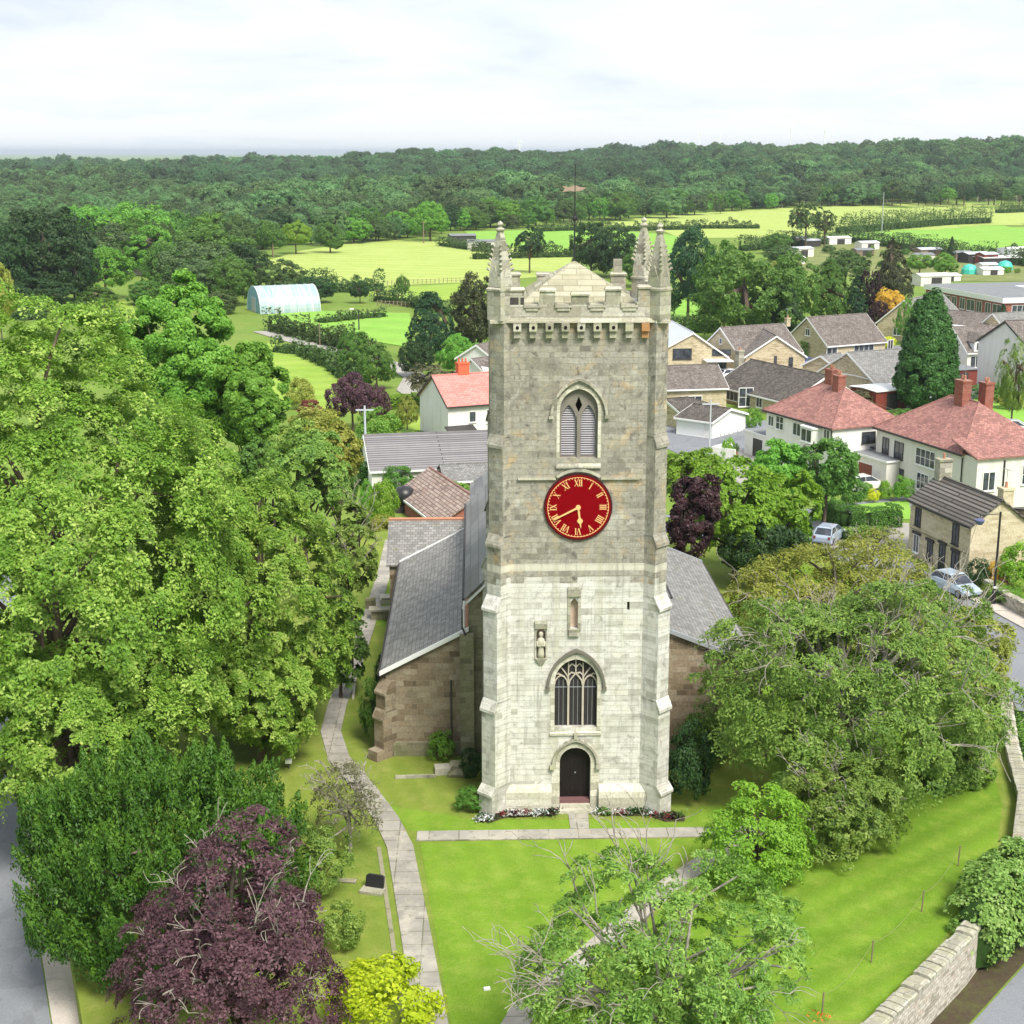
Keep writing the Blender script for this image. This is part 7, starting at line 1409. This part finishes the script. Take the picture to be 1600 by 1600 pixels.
# cars
def car(label, x, y, ang, col, z=GZ+0.03, group=None, kind='hatch'):
    e = empty('parked_car', (x,y,z), label, 'car', rz=R(ang))
    Lc, Wc = 4.2, 0.86
    def sec(X, zb, zt, w_, tw): return [(X,-w_,zb),(X,w_,zb),(X,w_*1.0,(zb+zt)*0.55),(X,w_*tw,zt),(X,-w_*tw,zt),(X,-w_*1.0,(zb+zt)*0.55)]
    m = MB(); m.loft([sec(-2.1,0.35,0.70,0.70,0.85),sec(-2.0,0.22,0.90,0.82,0.88),sec(-1.3,0.20,0.98,0.86,0.90),sec(0.3,0.20,0.96,0.87,0.90),sec(0.9,0.20,0.92,0.86,0.88),sec(1.8,0.22,0.76,0.82,0.84),sec(2.1,0.35,0.60,0.70,0.80)])
    paint = NT('car_paint'); paint.fin(col, 0.25, 0.5); paint.b.inputs['Coat Weight'].default_value = 0.6
    b = m.build('body', paint.m, e, smooth_=False); md = b.modifiers.new('bevel','BEVEL'); md.width = 0.05; md.segments = 2; md.limit_method = 'ANGLE'
    m = MB(); m.loft([[(-1.95,-.76,.90),(-1.95,.76,.90),(1.0,.76,.93),(1.0,-.76,.93)],[(-1.45,-.62,1.40),(-1.45,.62,1.40),(0.15,.62,1.42),(0.15,-.62,1.42)]]); m.build('windows', M['glass'], e)
    m = MB(); m.loft([[(-1.50,-.64,1.395),(-1.50,.64,1.395),(0.20,.64,1.415),(0.20,-.64,1.415)],[(-1.35,-.56,1.47),(-1.35,.56,1.47),(0.05,.56,1.48),(0.05,-.56,1.48)]])
    for s_ in (-1,1):
        m.tube([(1.0,s_*.74,.93),(0.17,s_*.62,1.41)], 0.035, 4); m.tube([(-1.95,s_*.74,.90),(-1.47,s_*.62,1.40)], 0.05, 4); m.tube([(-0.5,s_*.765,.93),(-0.5,s_*.63,1.42)], 0.03, 4)
    m.build('roof', paint.m, e)
    for X in (-1.35,1.32):
        for s_ in (-1,1):
            m = MB(); m.lathe([(0,-.1),(0.31,-.1),(0.32,-.06),(0.32,.08),(0.29,.1),(0,.1)], n=16); m.xf(Matrix.Translation((X,s_*.80,0.32)) @ Matrix.Rotation(R(90),4,'X')); wv = m.build('wheel', M['black'], e)
            m = MB(); m.lathe([(0,-.11),(0.2,-.11),(0.2,.11),(0,.11)], n=12); m.xf(Matrix.Translation((X,s_*.80,0.32)) @ Matrix.Rotation(R(90),4,'X')); m.build('rim', M['lead'], wv)
    for s_ in (-1,1):
        m = MB(); m.box(2.0,2.09,s_*.62-.14,s_*.62+.14,.5,.64); m.build('headlight', M['white'], e); m = MB(); m.box(-2.13,-2.04,s_*.62-.1,s_*.62+.1,.6,.82); m.build('tail_light', M['redpaint'], e)
    return e
car('silvery blue car parked below the vivid lime trees', *G(1295,845), 60, (0.35,0.42,0.52)); car('dark roofed car with pale bonnet parked in front of the stone cottage', *G(1492,926), -68, (0.42,0.50,0.60)); car('cream white car on the drive between the red roofed houses', *G(1352,765), 20, (0.75,0.73,0.68))
car('silver car near the garden lawn at the right edge', *G(1587,676), -20, (0.5,0.52,0.53)); car('white car behind the cottage chimney at the right edge', *G(1597,792), 30, (0.75,0.75,0.75)); car('small pale car behind the chimney of the dark roofed bungalow', *G(1141,592), 30, (0.7,0.72,0.74)); car('blue car beside the dark clipped hedge', *G(1262,573), 10, (0.08,0.12,0.35))
# churchyard things
def block(name, label, x, y, sx, sy, sz, mt, cat, rz=0, z=0, tilt=0, cap=None):
    m = MB(); m.loft([[(-sx/2,-sy/2,0),(sx/2,-sy/2,0),(sx/2,sy/2,0),(-sx/2,sy/2,0)],[(-sx/2,-sy/2,sz*.94),(sx/2,-sy/2,sz*.94),(sx/2,sy/2,sz*.94),(-sx/2,sy/2,sz*.94)],[(-sx/2+.03,-sy/2+.02,sz),(sx/2-.03,-sy/2+.02,sz),(sx/2-.03,sy/2-.02,sz),(-sx/2+.03,sy/2-.02,sz)]])
    o = m.build(name, M[mt], loc=(x,y,z), rz=R(rz)); o.rotation_euler.x = R(tilt); return tag(o, label, cat)
hs = empty('headstone', (-8.9,-7.5,0), 'black headstone leaning on a grey base beside the flagged path', 'headstone', rz=R(-18))
m = MB(); m.box(-0.5,0.5,-0.45,0.1,0,0.12); m.build('base', M['grey_stone'], hs); m = MB(); m.loft([[(-0.4,0.0,0.12),(0.4,0.0,0.12),(0.4,0.12,0.12),(-0.4,0.12,0.12)],[(-0.4,0.12,0.55),(0.4,0.12,0.55),(0.4,0.24,0.55),(-0.4,0.24,0.55)],[(-0.3,0.14,0.62),(0.3,0.14,0.62),(0.3,0.24,0.62),(-0.3,0.24,0.62)]]); m.build('tablet', M['black'], hs)
block('grave_slab','pale flat grave slab near the tower corner, smaller of the pair',-6.3,4.5,0.75,0.7,0.35,'cream_stone','grave',5); block('grave_slab','mossy tilted grave slab near the tower corner, larger of the pair',-5.5,4.5,0.95,1.25,0.30,'mossy_stone','grave',-6,tilt=12)
block('grave_kerb','narrow stone kerb lying in the grass before the aisle wall',-7.6,3.9,2.0,0.14,0.16,'grey_stone','kerb',3)
block('stone_marker','small white marker stone in the bright front lawn',-4.25,-15.2,0.24,0.14,0.10,'white','marker',10); block('buried_slab','dark slab at the edge of the path by the dusky tree',-10.1,-6.7,0.8,0.35,0.06,'mossy_stone','slab',-10)
tt = empty('table_tomb', (-10.9,29.6,0), 'small stone table tomb beside the path near the vestry', 'tomb', rz=R(4)); m = MB(); m.box(-0.75,0.75,-0.45,0.45,0.62,0.76); m.build('top_slab', M['grey_stone'], tt); m = MB(); m.box(-0.6,0.6,-0.33,0.33,0,0.62); m.build('chest', M['mossy_stone'], tt)
block('stone_step','broad stone step by the vestry corner',-10.6,33.5,1.1,1.3,0.35,'cream_stone','step',0); block('headstone','small old headstone under the trees beside the path',-11.7,31.8,0.7,0.14,0.8,'mossy_stone','headstone',10); block('path_kerb','pale kerb edge beside the path above the lime tree',-11.6,16.5,0.14,3.6,0.14,'cream_stone','kerb',2)
fl = empty('floodlight', (-14.0,5.2,0), 'small white floodlight on the grass under the big tree', 'floodlight'); m = MB(); m.tube([(0,0,0),(0,0,0.3)], 0.03, 6); m.build('stake', M['charcoal'], fl); m = MB(); m.box(-0.16,0.16,-0.1,0.1,0.3,0.5); m.build('lamp_body', M['white'], fl)
pp_ = []
for i, (x, y) in enumerate([(7.7,-17.2),(10.4,-13.7),(13.46,-9.9),(16.2,-6.0)]):
    m = MB(); m.tube([(0,0,-0.1),(0.03,0,0.95)], 0.03, 6); tag(m.build('stake', M['wood'], loc=(x,y,0)), 'thin wooden rope stake on the striped lawn, '+['nearest to the camera','second from the bottom','third from the bottom','farthest, under the spreading tree'][i], 'stake', 'rope stakes on the lawn'); pp_.append((x,y))
m = MB()
for a, b in zip(pp_[:-1], pp_[1:]): m.tube([(a[0]+(b[0]-a[0])*t, a[1]+(b[1]-a[1])*t, 0.85-1.6*t*(1-t)) for t in [i/8 for i in range(9)]], 0.007, 4)
tag(m.build('rope', plain('straw_rope',(0.25,0.24,0.12),0.9)), 'sagging straw coloured rope strung between the lawn stakes', 'rope')
bb = empty('barbecue', (*G(632,800), GZ), 'round black covered barbecue in the garden beyond the church', 'barbecue'); m = MB(); m.lathe([(0,0.7),(0.7,0.85),(1.0,1.3),(1.0,1.8),(0.7,2.25),(0.2,2.4),(0,2.42)], n=16); m.build('lid', M['black'], bb, smooth_=True); m = MB(); m.box(-0.7,0.7,-0.5,0.5,0,0.7); m.build('stand', M['charcoal'], bb)
# flower bed at the foot of the tower
g = np.random.default_rng(77)
bed = sheetpoly('flower_bed_soil', [(-4.7,-1.15),(-3.9,-1.25),(-3.3,-0.75),(-0.9,-0.6),(-0.9,-0.2),(-4.2,-0.2)], M['soil'], 0.03, base=0, label='dark soil bed left of the tower door', cat='flower bed')
bed = sheetpoly('flower_bed_soil', [(0.95,-0.2),(0.95,-0.6),(3.4,-0.75),(4.1,-1.35),(5.0,-1.3),(5.1,-0.6),(4.4,-0.2)], M['soil'], 0.03, base=0, label='dark soil bed right of the tower door', cat='flower bed')
fm = {}
for k, lf in (('white','flowers'),('green','bright')):
    pass
def flowermesh(seed, col):
    gg = np.random.default_rng(seed); n = 90; P = gg.normal(size=(n,3))*np.array([.14,.12,.05]); P[:,2] = np.abs(P[:,2])+0.10; N = nrm(gg.normal(size=(n,3))+np.array([0,0,1.5])); V, F = leaf_geo(P, N, gg, 0.09, 0.8)
    return np_mesh('flower_clump', V, F, gg.random(n), col)
cols_ = [leafm('petals_white',(0.3,0.35,0.3),(0.5,0.5,0.5),(0.8,0.8,0.8),0.1), leafm('petals_red',(0.06,0.02,0.015),(0.2,0.04,0.03),(0.4,0.07,0.05),0.1), L['mid'], L['dark'], L['purple_dk']]
fms = [flowermesh(i, c) for i, c in enumerate(cols_)]; nm_ = ['white','red','leafy green','dark green','purple leaved']
for i in range(46):
    s_ = -1 if i < 23 else 1; t_ = (i%23)/22; xx = (-4.45+t_*3.45) if s_ < 0 else (1.05+t_*3.7); c_ = g.integers(0,5); ex = max(0, abs(xx)-3.3)
    yy = -0.45-0.55*min(1,ex)+g.normal()*0.06
    o = bpy.data.objects.new('flower_clump', fms[c_]); COL.objects.link(o); o.location = (xx, yy, 0.02); o.rotation_euler.z = g.random()*6.28; k = 0.9+0.5*g.random(); o.scale = (k,k,k)
    tag(o, f'low {nm_[c_]} bedding plants in the soil bed {"left" if s_ < 0 else "right"} of the tower door', 'flowers', 'bedding plants at the tower foot')
# orange lilies under the front tree
P = g.normal(size=(40,3))*np.array([.22,.12,.06])+np.array([0,0,.3]); V, F = leaf_geo(P, nrm(g.normal(size=(40,3))), g, 0.10, 0.7); o = bpy.data.objects.new('lilies', np_mesh('lilies', V, F, g.random(40), leafm('petals_orange',(0.5,0.08,0.02),(0.7,0.14,0.03),(0.8,0.25,0.05),0.1))); COL.objects.link(o); o.location = (7.6,-17.6,0); tag(o, 'orange red lilies at the bottom edge of the lawn', 'flowers')
# ------------------------------------------------------------------ the air between here and the horizon
m = MB(); m.box(-31000,31000,-4000,41000,-6,75)
hz_ = bpy.data.materials.new('haze'); hz_.use_nodes = True; hn = hz_.node_tree; hn.nodes.clear(); ho = hn.nodes.new('ShaderNodeOutputMaterial'); hv = hn.nodes.new('ShaderNodeVolumePrincipled')
hv.inputs['Color'].default_value = (0.80,0.90,1.0,1); hv.inputs['Density'].default_value = 0.00009; hv.inputs['Anisotropy'].default_value = 0.2; hn.links.new(hv.outputs[0], ho.inputs['Volume'])
tag(m.build('haze', hz_), 'thin blue haze over the far woods', 'haze', kind='stuff')
